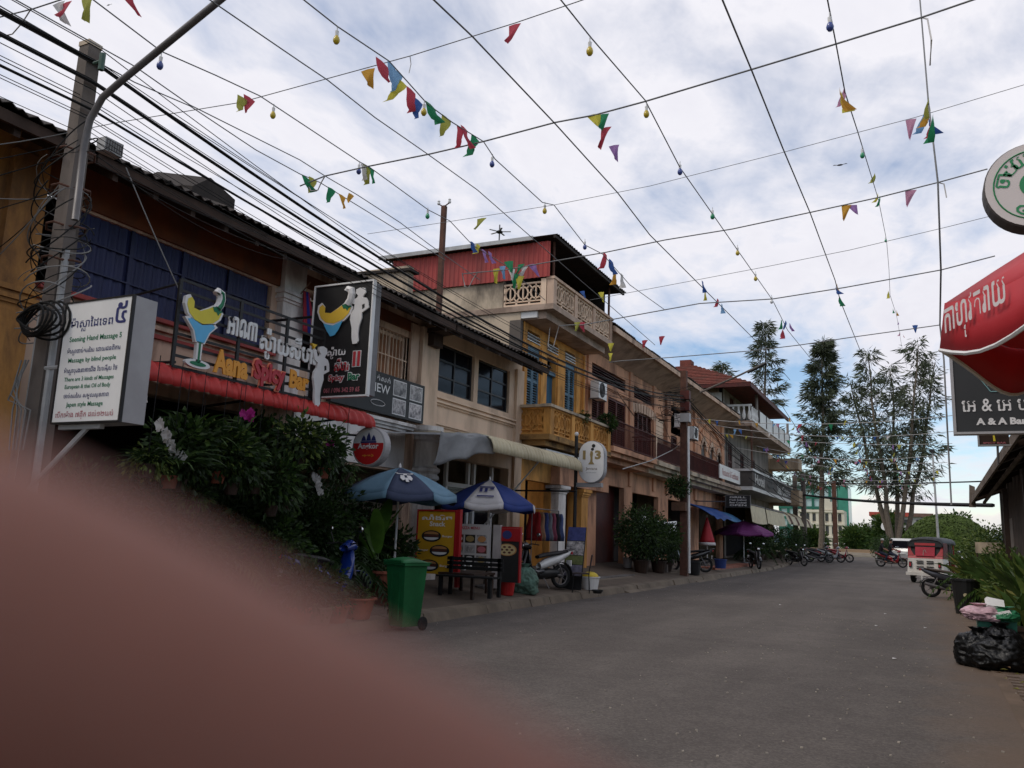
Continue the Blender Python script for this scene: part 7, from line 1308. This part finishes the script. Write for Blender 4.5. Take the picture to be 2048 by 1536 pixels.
# hanging baskets along the red awning
rd = random.Random(77)
HB = [((300, 880), -7.75, 'fern', 'hanging fern basket nearest the massage sign, white orchid spray over it'), ((345, 905), -7.85, 'strap', 'hanging basket of long strap leaves beside the white orchid spray'), ((400, 850), -8.0, 'strap', 'hanging basket of arching strap leaves under the red awning'), ((440, 900), -7.9, 'bush', 'round leafy hanging basket under the red awning, bright green top'), ((478, 905), -8.0, 'fern', 'trailing hanging fern below the magenta flowers'), ((520, 880), -8.6, 'bush', 'shaded leafy basket deep under the red awning'), ((600, 880), -7.95, 'bush', 'hanging basket with white orchids near the awning end'), ((650, 900), -7.9, 'bush', 'leafy hanging basket close to the beer sign, small red bloom'), ((690, 910), -7.95, 'fern', 'hanging fern overlapping the beer sign edge'), ((565, 900), -8.2, 'fern', 'drooping fern basket between the bushy baskets')]
for i, ((px, py), x, kd, lb) in enumerate(HB):
    c = PX(px, py, x); t = plant(lb, c-Vector((0, 0, .42)), kd, .62 if kd == 'bush' else .95, i, .10, .15, mats=(LF['dk'], LF['md'] if i % 3 else LF['lt']), potm=A['terra'] if i % 2 else A['dwood'], name='hanging_basket', hang=max(.3, 3.35-c.z+.42))
    if i == 0: flowers(t, PX(320, 845, x+.1), 9, .035, ORC, rd, .05, PX(362, 915, x+.1)); flowers(t, PX(285, 792, x+.1), 6, .06, ORC, rd, .035)
    if i == 4: flowers(t, PX(497, 832, x+.1), 12, .08, MAG, rd, .04)
    if i == 6: flowers(t, PX(632, 950, x+.1), 8, .03, ORC, rd, .04, PX(642, 985, x+.1)); flowers(t, PX(620, 862, x+.1), 7, .08, ORC, rd, .04)
    if i == 7: flowers(t, PX(662, 886, x+.1), 2, .03, MAG, rd, .05)
# potted growth on the pavement before the bar
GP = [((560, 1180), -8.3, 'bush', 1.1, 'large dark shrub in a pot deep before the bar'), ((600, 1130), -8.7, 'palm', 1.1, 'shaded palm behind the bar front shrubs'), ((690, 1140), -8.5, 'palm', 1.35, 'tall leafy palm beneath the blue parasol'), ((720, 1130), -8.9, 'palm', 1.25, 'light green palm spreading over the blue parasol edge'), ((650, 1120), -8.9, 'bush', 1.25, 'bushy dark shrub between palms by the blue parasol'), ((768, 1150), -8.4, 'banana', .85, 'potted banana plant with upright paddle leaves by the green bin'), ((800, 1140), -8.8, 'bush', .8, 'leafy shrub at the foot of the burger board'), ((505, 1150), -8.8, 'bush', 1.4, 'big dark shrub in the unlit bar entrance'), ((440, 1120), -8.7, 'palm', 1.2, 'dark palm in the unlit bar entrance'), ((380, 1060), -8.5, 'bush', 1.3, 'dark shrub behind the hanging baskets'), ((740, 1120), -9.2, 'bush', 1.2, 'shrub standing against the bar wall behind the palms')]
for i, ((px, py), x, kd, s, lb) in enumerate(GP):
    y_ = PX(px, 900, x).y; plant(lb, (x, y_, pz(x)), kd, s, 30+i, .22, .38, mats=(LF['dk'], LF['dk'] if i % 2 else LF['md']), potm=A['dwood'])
for i, (px, py, r_, h_, lb) in enumerate(((680, 1235, .20, .24, 'shallow terracotta pot of small succulents nearest the kerb'), (725, 1210, .24, .30, 'round dark red planter bowl beside the blue scooter'), (648, 1235, .19, .24, 'faded clay pot left of the succulents'), (778, 1180, .30, .55, 'wide brown planter of grass behind the green bin'))):
    x = (-7.5, -7.55, -7.5, -8.1)[i]; plant(lb, (x, PX(px, 1100, x).y, pz(x)), 'fern', .7 if i < 3 else .9, 60+i, r_, h_, potm=A['terra'] if i != 2 else mat('faded_clay', (.20, .15, .10), .9))
# shrubs before the peach house and the hotel bars
for i, (x, y_, lb) in enumerate(((-7.62, 9.25, 'small pot of dark shrub hiding the blue scooter tail'), (-7.66, 9.75, 'small pot of dark shrub before the blue scooter footboard'))): plant(lb, (x, y_, pz(x)), 'bush', .55, 70+i, .17, .22, mats=(LF['dk'], LF['dk']))
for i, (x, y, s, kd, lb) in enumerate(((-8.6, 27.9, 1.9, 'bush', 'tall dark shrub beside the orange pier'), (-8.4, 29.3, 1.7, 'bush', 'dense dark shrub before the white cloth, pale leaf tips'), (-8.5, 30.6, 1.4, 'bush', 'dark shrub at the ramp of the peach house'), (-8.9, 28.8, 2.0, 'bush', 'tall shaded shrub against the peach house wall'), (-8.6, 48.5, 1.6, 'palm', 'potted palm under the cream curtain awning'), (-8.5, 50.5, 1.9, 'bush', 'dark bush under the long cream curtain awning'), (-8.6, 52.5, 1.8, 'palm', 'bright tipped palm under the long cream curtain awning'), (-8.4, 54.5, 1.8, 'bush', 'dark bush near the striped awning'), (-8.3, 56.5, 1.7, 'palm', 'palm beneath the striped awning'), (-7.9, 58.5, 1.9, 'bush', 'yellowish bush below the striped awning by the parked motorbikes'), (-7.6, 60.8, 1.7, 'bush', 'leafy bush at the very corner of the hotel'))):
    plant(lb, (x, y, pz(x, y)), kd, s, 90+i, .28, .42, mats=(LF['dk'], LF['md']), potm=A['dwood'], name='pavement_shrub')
plant('small clump of weeds growing on the yellow balcony coping', (-9.05, 23.4, 5.03), 'fern', .7, 140, 0, 0, name='balcony_weeds'); plant('dry dark creeper heaped on the yellow balcony corner', (-9.05, 25.6, 4.95), 'bush', .45, 141, 0, 0, name='balcony_creeper')
plant('leafy creeper spilling from the planter box on the timber pole', (X2-.15, Y2-.25, 3.0), 'bush', .8, 142, 0, 0, name='pole_creeper')
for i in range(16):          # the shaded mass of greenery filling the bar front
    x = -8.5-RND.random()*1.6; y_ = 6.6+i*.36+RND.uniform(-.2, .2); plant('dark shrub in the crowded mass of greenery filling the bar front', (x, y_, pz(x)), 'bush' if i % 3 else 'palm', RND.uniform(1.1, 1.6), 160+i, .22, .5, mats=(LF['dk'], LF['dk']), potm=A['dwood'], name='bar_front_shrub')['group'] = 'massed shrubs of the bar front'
for i in range(6):
    x = -7.85-RND.random()*.3; y_ = 7.2+i*.42; plant('trailing dark basket low under the red awning', (x, y_, 1.75+RND.uniform(-.2, .35)), 'fern' if i % 2 else 'bush', .75, 190+i, .10, .15, mats=(LF['dk'], LF['md']), potm=A['dwood'], name='hanging_basket', hang=1.4)['group'] = 'low trailing baskets'
# ------------------------------------------------------------------ right-hand planting
def strapclump(label, c, n, l, w_, seed, mats, up=1.0):
    rd = random.Random(seed); t = thing('strap_leaf_plant', label, 'plant', c); w_ *= 1.6; n = int(n*1.1); straps(c, n, l, rd, w_, up*1.7, .30, 7, .20).build('leaves', mats[0], t, smooth=True); straps(c, n//2, l*.95, rd, w_, up*1.9, .30, 7, .19).build('light_leaves', mats[1], t, smooth=True); straps(c, max(3, n//7), l*.8, rd, w_*.8, up*.7, .22, 7, .3).build('dry_leaves', LF['yl'], t, smooth=True); return t
SP = [((1.42, 14.4, .42), 40, .62, .10, 'broad strap-leaved plant growing from the dark planter behind the litter'), ((1.45, 15.8, .40), 44, .68, .10, 'strap-leaved clump second along from the litter heap'), ((1.66, 17.4, .35), 50, .8, .09, 'strap-leaved clump before the yellow board'), ((1.72, 19.2, .2), 46, 1.0, .08, 'leaning strap-leaved clump beside the tall black bin'), ((1.85, 21.2, .2), 50, 1.15, .08, 'arching strap-leaved clump behind the tall black bin'), ((1.75, 23.6, .2), 50, 1.2, .08, 'bright strap-leaved clump past the tall black bin'), ((1.60, 26.2, .2), 50, 1.3, .08, 'tall arching clump below the dark eave'), ((1.55, 29.0, .2), 50, 1.35, .08, 'leafy clump next to the muddy scooter'), ((1.75, 32.5, .2), 56, 1.5, .09, 'tall leafy clump beyond the eave end')]
for i, (c, n, l, w_, lb) in enumerate(SP): strapclump(lb, Vector(c), n, l, w_, 200+i, (LF['lt'], LF['yl']) if i % 3 == 1 else (LF['md'], LF['lt']))
for i in range(9):
    yy = 15+i*1.9; strapclump('leafy clump in the crowded bed along the dark eave', Vector((1.62+.03*i+RND.uniform(-.1, .2), yy, .45)), 40, 1.1, .09, 260+i, (LF['md'], LF['lt']), 1.2)['group'] = 'clumps along the eave bed'
for i, (x, y, s, kd, lb) in enumerate(((1.55, 18.6, .8, 'bush', 'round light-leaved bush behind the front planter crates'), (1.75, 20.6, 1.0, 'bush', 'round light-leaved bush behind the tall black bin'), (1.8, 22.6, 1.1, 'palm', 'small bright palm before the dark eave'), (2.0, 26.5, 1.4, 'bush', 'light bush hiding the foot of the eave house'), (1.9, 24.5, 1.7, 'palm', 'broad-leaved palm under the dark eave'), (2.0, 28.2, 1.9, 'palm', 'feathery palm under the end of the dark eave'), (2.1, 31.0, 2.0, 'bush', 'pale flowering bush beyond the dark eave'), (2.3, 36.0, 2.3, 'bush', 'light bush between the eave and the green mound'), (1.7, 35.0, 1.5, 'palm', 'spiky palm next to the tuk-tuk'), (2.3, 41.0, 2.4, 'palm', 'tall palm behind the tuk-tuk'))):
    plant(lb, (x, y, .05), kd, s, 230+i, .28, .35, mats=(LF['md'], LF['lt']), name='garden_plant')
for i, (x, y, lb) in enumerate(((1.32, 14.4, 'square dark planter crate beside the bin liners'), (1.35, 15.9, 'square dark planter crate, second along the right pavement'))):
    t = thing('planter_crate', lb, 'planter', (x, y, .05)); b = MB(); b.obox((x, y, .25), (.52, .5, .4), None, 1.08); b.build('box', mat('planter_brown', (.03, .022, .018), .7, .3, 6, .3, 20), t)
    for k in range(4): bx(t, 'band', A['dwood'], x-.30, x+.30, y-.285, y-.27, .08+k*.1, .13+k*.1)
t = thing('kerb_stone', 'painted yellow kerb stone beside the planter crate', 'kerb', (1.12, 13.6, .05)); b = MB(); b.obox((1.18, 13.9, .12), (.18, .8, .2)); b.build('stone', mat('faded_yellow_paint', (.40, .26, .06), .8, .3, 5, dirt=.6), t)
t, O, w_, h_ = board('yellow_board', 'yellow painted board half hidden by strap leaves', 21.0, (2010, 1122), (2090, 1142), mat('board_yellow', (.48, .27, .03), .6, .3, 4, dirt=.5), True, .04)
t, O, w_, h_ = board('white_board', 'weathered white board behind the palms under the eave', 27.0, (1950, 1084), (2004, 1108), A['stain'], True, .04)
# fallen leaves and rag on the pavers
for i in range(24): x = RND.uniform(.75, 1.3); y = RND.uniform(10.2, 12.6); o = MB(); leaf(o, Vector((x, y, .085)), Vector((RND.uniform(-1, 1), RND.uniform(-1, 1), .1)), Vector((0, 0, 1)), .09, .04); tag(o.build('fallen_leaf', LF['yl'] if i % 2 else mat('dead_leaf', (.12, .07, .035), .9)), 'fallen dry leaf on the pavers before the bin liners', 'leaf', 'fallen leaves by the rubbish')
# ------------------------------------------------------------------ right-hand house under the low eave
RH = thing('eave_house', 'low dark house with weathered plank eave above the garden plants', 'house', (4, 20, 0)); E0 = Vector((1.5, 31.4, 2.98)); E1 = Vector((1.5, 5.0, 3.62))
WEA = mat('weathered_plank', (.16, .125, .10), .85, .35, 5, .4, 20, dirt=.5, streak=1)
for k in range(6):
    a = E0.lerp(E1, k/6); c = E0.lerp(E1, (k+1)/6-.002); MB().slab([a, c, c+Vector((0, 0, .20)), a+Vector((0, 0, .20))], (.05, 0, 0)).build('eave_board', WEA, RH)
n_ = 26
for k in range(n_):
    a = E0.lerp(E1, k/n_); c = E0.lerp(E1, (k+1)/n_-.003); MB().slab([a+Vector((.052, 0, .12)), c+Vector((.052, 0, .12)), c+Vector((5, 0, 2.3)), a+Vector((5, 0, 2.3))], (0, 0, .05)).build('roof_plank', A['roof'], RH)
for k in range(14): a = E0.lerp(E1, (k+.5)/14); MB().slab([a+Vector((.06, 0, -.02)), a+Vector((2.2, 0, .85)), a+Vector((2.2, 0, .97)), a+Vector((.06, 0, .10))], (0, .08, 0)).build('rafter', A['dwood'], RH)
MB().slab([E0+Vector((-.06, .02, -.12)), E0+Vector((.14, .02, -.12)), E0+Vector((.14, .02, .55)), E0+Vector((-.02, .02, .62))], (0, .05, 0)).build('barge_board', WEA, RH)
wall = MB(); wall.box(2.3, 2.4, 5, 31, 0, 4.0); wall.build('wall', mat('dark_timber_wall', (.08, .06, .05), .85, .3, 3), RH); bx(RH, 'side_wall', A['dwood'], 2.3, 8, 31.02, 31.1, 0, 4.4)
for y_ in (25.5, 20.5): bx(RH, 'post', A['dwood'], 1.95, 2.07, y_-.06, y_+.06, .05, 3.1)
for y_ in (28.0, 23.0): bx(RH, 'window', mat('pale_curtain', (.20, .17, .15), .8), 2.28, 2.299, y_-.8, y_+.8, 1.2, 2.4)
b = MB(); b.tube([E0.lerp(E1, .02)+Vector((.35, 0, .0)), E0.lerp(E1, .25)+Vector((.30, 0, .0)), E0.lerp(E1, .5)+Vector((.28, 0, .02))], .05, 8); b.build('gutter_pipe', WEA, RH)
rl = MB(); rl.tube([(1.95, 20, 1.15), (1.95, 30.6, 1.15)], .03, 6); rl.tube([(1.95, 20, .75), (1.95, 30.6, .75)], .02, 6); rl.build('veranda_rail', A['dwood'], RH)
# signs over the right pavement
AA = thing('hanging_sign', 'charcoal hanging sign reading A and A Bar with hexagon emblem', 'sign', (.9, 8, 2.5)); ys = 8.0; a = PY(1903, 735, ys); c = PY(1920, 864, ys); x0 = a.x+.01; x1 = x0+1.25; z0 = c.z; z1 = z0+.95; CH = mat('charcoal_panel', (.035, .036, .037), .6, .1, 3)
bx(AA, 'panel', CH, x0, x1, ys, ys+.1, z0, z1); fr = MB()
for q in ((x0-.02, x0, ys-.01, ys+.11, z0, z1), (x0-.02, x1+.02, ys-.01, ys+.11, z0-.02, z0-.001), (x0-.02, x1+.02, ys-.01, ys+.11, z1+.001, z1+.02)): fr.box(*q)
fr.build('frame', A['greyl'], AA); O = Vector((x0, ys, z0))
lettering('អេ & អេ បារ', INK['white'], AA, O, XD, ZD, (.05, .60, .17, .28), .012, off=.006); lettering('A & A Bar', INK['white'], AA, O, XD, ZD, (.15, .52, .055, .115), .045, off=.006)
hx = [(.345+.145*math.cos(R(60*i)), .45+.13*math.sin(R(60*i))) for i in range(6)]; b = MB(); b.tube([O+XD*p[0]+ZD*p[1]+Vector((0, -.004, 0)) for p in hx], .004, 4, closed=True); b.build('hexagon_emblem', plain('pale_teal', (.25, .45, .45), .5), AA)
lettering('A & A Bar', INK['white'], AA, O, XD, ZD, (.25, .44, .39, .415), .03, off=.006); flat(ell(.345, .46, .04, .03, 12), plain('teal', (.05, .35, .33), .5), AA, O, XD, ZD, 'hexagon_emblem', .006); lettering('A A', INK['white'], AA, O, XD, ZD, (.27, .42, .44, .50), .04, off=.005)
MB().tube([(x1-.1, ys+.05, z1), (2.2, ys+.05, z1+.3)], .025, 6).build('bracket', A['black'], AA)
b2 = thing('small_sign', 'little dark sign with yellow cocktail glass hanging below the charcoal sign', 'sign', (.8, 9.4, 2.5)); ys = 9.4; a = PY(1957, 856, ys); c = PY(2019, 889, ys); bx(b2, 'panel', A['dwood'], a.x, c.x, ys, ys+.05, c.z, a.z+.1); O = Vector((a.x, ys, c.z)); w_ = c.x-a.x; h_ = a.z-c.z; b = MB()
for q in ((a.x-.012, a.x, ys-.01, ys+.06, c.z, a.z+.1), (a.x-.012, c.x+.012, ys-.01, ys+.06, c.z-.012, c.z)): b.box(*q)
b.build('frame', A['greyl'], b2); flat([(w_*.3, h_*.95), (w_*.7, h_*1.0), (w_*.62, h_*.7), (w_*.52, h_*.62), (w_*.55, h_*.2), (w_*.47, h_*.2), (w_*.46, h_*.62), (w_*.36, h_*.75)], INK['yellow'], b2, O, XD, ZD, 'cocktail_emblem', .006); lettering('SPICY BAR', INK['rose'], b2, O, XD, ZD, (w_*.12, w_*.9, h_*.05, h_*.16), .02)
MB().tube([(c.x-.1, ys+.02, c.z), (a.x+.15, ys+.02, c.z-.2)], .012, 6).build('stay', A['steel'], b2); MB().tube([(c.x-.02, ys+.03, a.z), (2.0, ys+.03, 3.3)], .015, 6).build('bracket', A['steel'], b2)
# round sign
yr_ = 6.0; cc = PY(2070, 368, yr_); rr = PY(2070, 368, yr_).x-PY(1966, 368, yr_).x; RS = thing('round_sign', 'round white sign with green ring and Khmer lettering above the red parasol', 'sign', cc)
b = MB(); b.lathe([(rr*.97, 0), (rr, .012), (rr, .16), (rr*.97, .17)], cc, 40, (0, 1, 0)); b.build('drum', A['dgrey'], RS); flat(ell(0, 0, rr*.97, rr*.97, 40), mat('sign_cream', (.62, .57, .54), .5, .05, 3, dirt=.25, dcol=(.45, .33, .25)), RS, cc, XD, ZD, 'face', .003)
GRN = plain('sign_green', (.02, .22, .08), .5); b = MB(); b.tube([cc+Vector((rr*.80*math.cos(a*.157), -.004, rr*.80*math.sin(a*.157))) for a in range(40)], .005, 4, closed=True); b.build('green_ring', GRN, RS); flat(ell(0, 0, rr*.30, rr*.30, 24), GRN, RS, cc, XD, ZD, 'green_disc', .006)
for i, ch in enumerate(('ចា', 'ប់', 'យ', 'ក')):
    an = R(166-26*i); O = cc+Vector((rr*.60*math.cos(an), 0, rr*.60*math.sin(an))); u = Vector((math.sin(an), 0, -math.cos(an))); v = Vector((math.cos(an), 0, math.sin(an))); lettering(ch, GRN, RS, O, u, v, (-.05, .05, -.035, .045), .012, off=.006)
for i, ch in enumerate('GRAB'):
    an = R(243+20*i); O = cc+Vector((rr*.62*math.cos(an), 0, rr*.62*math.sin(an))); u = Vector((-math.sin(an), 0, math.cos(an))); v = -Vector((math.cos(an), 0, math.sin(an))); lettering(ch, GRN, RS, O, u, v, (-.035, .035, -.035, .03), .03, off=.006)
MB().tube([cc+Vector((rr*.9, .08, 0)), cc+Vector((1.6, .08, 0)), (cc.x+1.6, yr_+.08, .05)], .04, 8).build('post', A['greyl'], RS)
# big red parasol overhead at right
apx = Vector((1.50, 3.62, 3.12)); RP = parasol('parasol', 'large red parasol with white piping and Khmer lettering on the right', apx, 1.37, .66, .05, [mat('coke_red', (.58, .04, .05), .55, .08, 2, trans=.25)], 8, .19, pole=A['whitep'])
a = R(180); c = R(225); p0 = Vector((apx.x+1.37*math.cos(a), apx.y+1.37*math.sin(a), apx.z-.66)); p1 = Vector((apx.x+1.37*math.cos(c), apx.y+1.37*math.sin(c), apx.z-.66)); U = (p1-p0).normalized(); mid_ = (p0+p1)/2; V = (apx-mid_); V = (V-U*V.dot(U)).normalized()
lettering('កាហ្វេតរាយ', plain('parasol_letter', (.72, .66, .65), .6), RP, p0, U, ZD, (.05, .50, -.19, -.035), .015, off=.035)
for i in range(8):
    a = 2*math.pi*i/8; c = 2*math.pi*(i+1)/8; q0 = Vector((apx.x+1.375*math.cos(a), apx.y+1.375*math.sin(a), 0)); q1 = Vector((apx.x+1.375*math.cos(c), apx.y+1.375*math.sin(c), 0)); b = MB()
    b.tube([(*(q0.lerp(q1, u/10)+(q0-Vector((apx.x, apx.y, 0)))*.02).to_2d(), apx.z-.66-.05*1.37*math.sin(u/10*math.pi)-.19*(1+.10*math.sin(u/10*math.pi*2))) for u in range(11)], .008, 5); b.build('piping', A['whitep'], RP)
# ------------------------------------------------------------------ trees
def casuarina(label, base, h, trunks, n, seed, dense=1.0, cone=True, spread=3.0, low=.15, m=None, strand=(.9, .11)):
    rd = random.Random(seed); t = thing('casuarina_tree', label, 'tree', base, 'seafront trees'); base = Vector(base); tr = MB(); fo = MB(); fo2 = MB(); nodes = []
    for tx, ty, th in trunks:
        pts = []; k = 9
        for i in range(k+1): u = i/k; pts.append(base+Vector((tx*u**.85+rd.uniform(-.15, .15)*(i > 0), ty*u+rd.uniform(-.15, .15), th*u)))
        r0 = .26 if len(trunks) > 1 else .32; tr.tube(pts, [r0*(1-.9*i/k)+.02 for i in range(k+1)], 7); nb = int(th*2.6*dense)
        for j in range(nb):
            u = low+(1-low)*((j+rd.random())/nb); f = u*k; i0 = min(k-1, int(f)); p = pts[i0].lerp(pts[i0+1], f-i0); a = rd.uniform(0, 6.28); bl = spread*(1-u)**(.75 if cone else .3)*rd.uniform(.55, 1.15)+.35 if cone else spread*(.45+.75*math.sin(min(1, u*1.15)*math.pi)**.7)*rd.uniform(.4, 1.0)+.3
            d = Vector((math.cos(a), math.sin(a), rd.uniform(.2, .9) if cone else rd.uniform(.5, 1.5))).normalized(); q = [p.copy()]; dd = d.copy()
            for s in range(4): p = p+dd*bl/4; q.append(p.copy()); dd = (dd+Vector((0, 0, -.10))).normalized()
            tr.tube(q, [.05*(1-u)+.015, .022, .016, .012, .008], 4, False); nodes += [(q[s].lerp(q[s+1], rd.random()), dd) for s in range(1, 4) for _ in range(3)]
    per = max(4, int(n/len(nodes)))
    for p, dd in nodes:
        if rd.random() < (.22 if cone else .42): continue
        side = rd.random() < .5
        for _ in range(per):
            o = rv(rd); q = p+Vector((o.x*.48, o.y*.48, o.z*.30)); l = strand[0]*rd.uniform(.4, 1.15); d = Vector((o.x*.9+dd.x*.7, o.y*.9+dd.y*.7, rd.uniform(-.95, .25))).normalized(); leaf(fo if side else fo2, q, d, rv(rd).normalized(), l, strand[1]*rd.uniform(.6, 1.2))
    tr.build('trunk', LF['bark'], t); fo.build('crown', m or LF['cas'], t); fo2.build('light_crown', mat('casuarina_light', (.115, .135, .085), .7, .4, 1.5, trans=.3), t); return t
def gp(px, py, y): p = PY(px, py, y); return p
YT = 96.0
g1 = gp(1641, 1085, YT); tp_ = gp(1645, 684, YT); casuarina('dense conical casuarina rising behind the twin concrete poles', (g1.x, YT, .35), 1, [(tp_.x-g1.x, 0, tp_.z-.35)], 13000, 1, 2.0, True, 4.6, .27, strand=(.9, .06))
g2 = gp(1525, 1085, YT+4); tp_ = gp(1530, 648, YT+4); casuarina('tall feathery casuarina behind the hotel roof', (g2.x, YT+4, .35), 1, [(tp_.x-g2.x, 0, tp_.z-.35)], 5500, 2, .9, True, 6.0, .3, strand=(1.0, .06))
g3 = gp(1448, 1085, YT); tp_ = gp(1448, 728, YT); casuarina('small casuarina top peeping over the red hip roof', (g3.x, YT, .35), 1, [(0, 0, tp_.z-.35)], 3500, 3, .8, True, 4.5, .5, strand=(1.0, .06))
g4 = gp(1790, 1088, YT-6); ts_ = [gp(1735, 715, YT-6), gp(1838, 690, YT-6), gp(1700, 760, YT-6)]
casuarina('open many-stemmed casuarina leaning apart above the low wall', (g4.x, YT-6, .35), 1, [(q.x-g4.x, i*1.2-1, q.z-.35) for i, q in enumerate(ts_)], 9500, 4, 1.0, False, 3.2, .27, strand=(1.0, .055))
g5 = gp(1798, 1088, YT-5); q = gp(1872, 720, YT-5); q2_ = gp(1780, 730, YT-5); casuarina('leaning casuarina with drooping sprays next to the street lamp post', (g5.x, YT-5, .35), 1, [(q.x-g5.x, 1, q.z-.35), (q2_.x-g5.x, 2, q2_.z-.35)], 5200, 5, .9, False, 2.8, .27, strand=(1.0, .055))
def roundtree(label, c, r, n, seed, m, l=.6, name='round_tree', tr=True):
    rd = random.Random(seed); t = thing(name, label, 'tree', (c[0], c[1], gz(c[1])), 'trees beyond the cross road')
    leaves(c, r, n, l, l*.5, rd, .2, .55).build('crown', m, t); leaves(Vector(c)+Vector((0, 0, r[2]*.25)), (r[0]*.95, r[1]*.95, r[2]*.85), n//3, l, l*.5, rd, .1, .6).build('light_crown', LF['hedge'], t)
    if tr: b = MB(); b.tube([(c[0], c[1], gz(c[1])-.1), (c[0]+.2, c[1], c[2])], [.3, .15], 8); b.build('trunk', LF['bark'], t)
    return t
for i, (px0, px1, pt_, y_, lb) in enumerate(((1690, 1722, 1062, 150, 'dark rounded tree left of the red roofed block'), (1715, 1748, 1058, 165, 'darker tree between the mansion and the red roofed block'), (1755, 1800, 1040, 120, 'dark leafy tree before the red roofed block'), (1600, 1640, 1075, 110, 'low dark tree beside the mansion'), (1885, 1945, 1038, 130, 'broad tree behind the green mound near the eave'))):
    a = PY(px0, 1085, y_); c = PY(px1, pt_, y_); r_ = (c.x-a.x)/2; roundtree(lb, ((a.x+c.x)/2, y_, max(1.5, c.z*.55)), (r_*1.15, r_*1.1, max(1.3, c.z*.5)), 1800, 300+i, LF['far'])
# the big clipped mound of leaves
a = PY(1785, 1085, 78); c = PY(1960, 1034, 78); mdl = thing('leafy_mound', 'broad smooth green leafy mound beyond the tuk-tuk', 'shrub', ((a.x+c.x)/2, 78, gz(78))); rd = random.Random(400); rx = (c.x-a.x)/2*1.1
b = MB(); cxm = (a.x+c.x)/2+.8
for i in range(14000):
    u = rd.uniform(0, 6.28); v = rd.uniform(.02, 1); s = math.sqrt(1-v*v); n_ = Vector((s*math.cos(u), s*math.sin(u), v)); p = Vector((cxm+n_.x*rx*1.05, 78+n_.y*5, gz(78)+n_.z*(c.z-.2)))+rv(rd)*.12; leaf(b, p, n_.cross(rv(rd))+Vector((0, 0, -.3)), n_, .30, .14)
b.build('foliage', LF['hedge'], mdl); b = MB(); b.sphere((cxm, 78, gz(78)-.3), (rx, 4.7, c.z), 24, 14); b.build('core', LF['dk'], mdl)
for i, (px, y_) in enumerate(((1765, 76), (1778, 74))): q = PY(px, 1100, y_); plant('dark clipped bush at the foot of the many-stemmed casuarina' if i else 'low dark bush by the promenade wall', (q.x, y_, gz(y_)), 'bush', 2.2, 420+i, 0, 0, name='verge_bush')
sd = thing('satellite_dish', 'white satellite dish by the red roofed block', 'dish', PY(1772, 1052, 110)); q = PY(1772, 1052, 110); b = MB(); b.lathe([(0, .0), (.3, .04), (.55, .14), (.58, .16)], q, 18, (-.6, -.8, .3)); b.build('reflector', A['whitep'], sd); MB().tube([q, (q.x, q.y+.4, .3)], .08, 6).build('mast', A['steel'], sd)
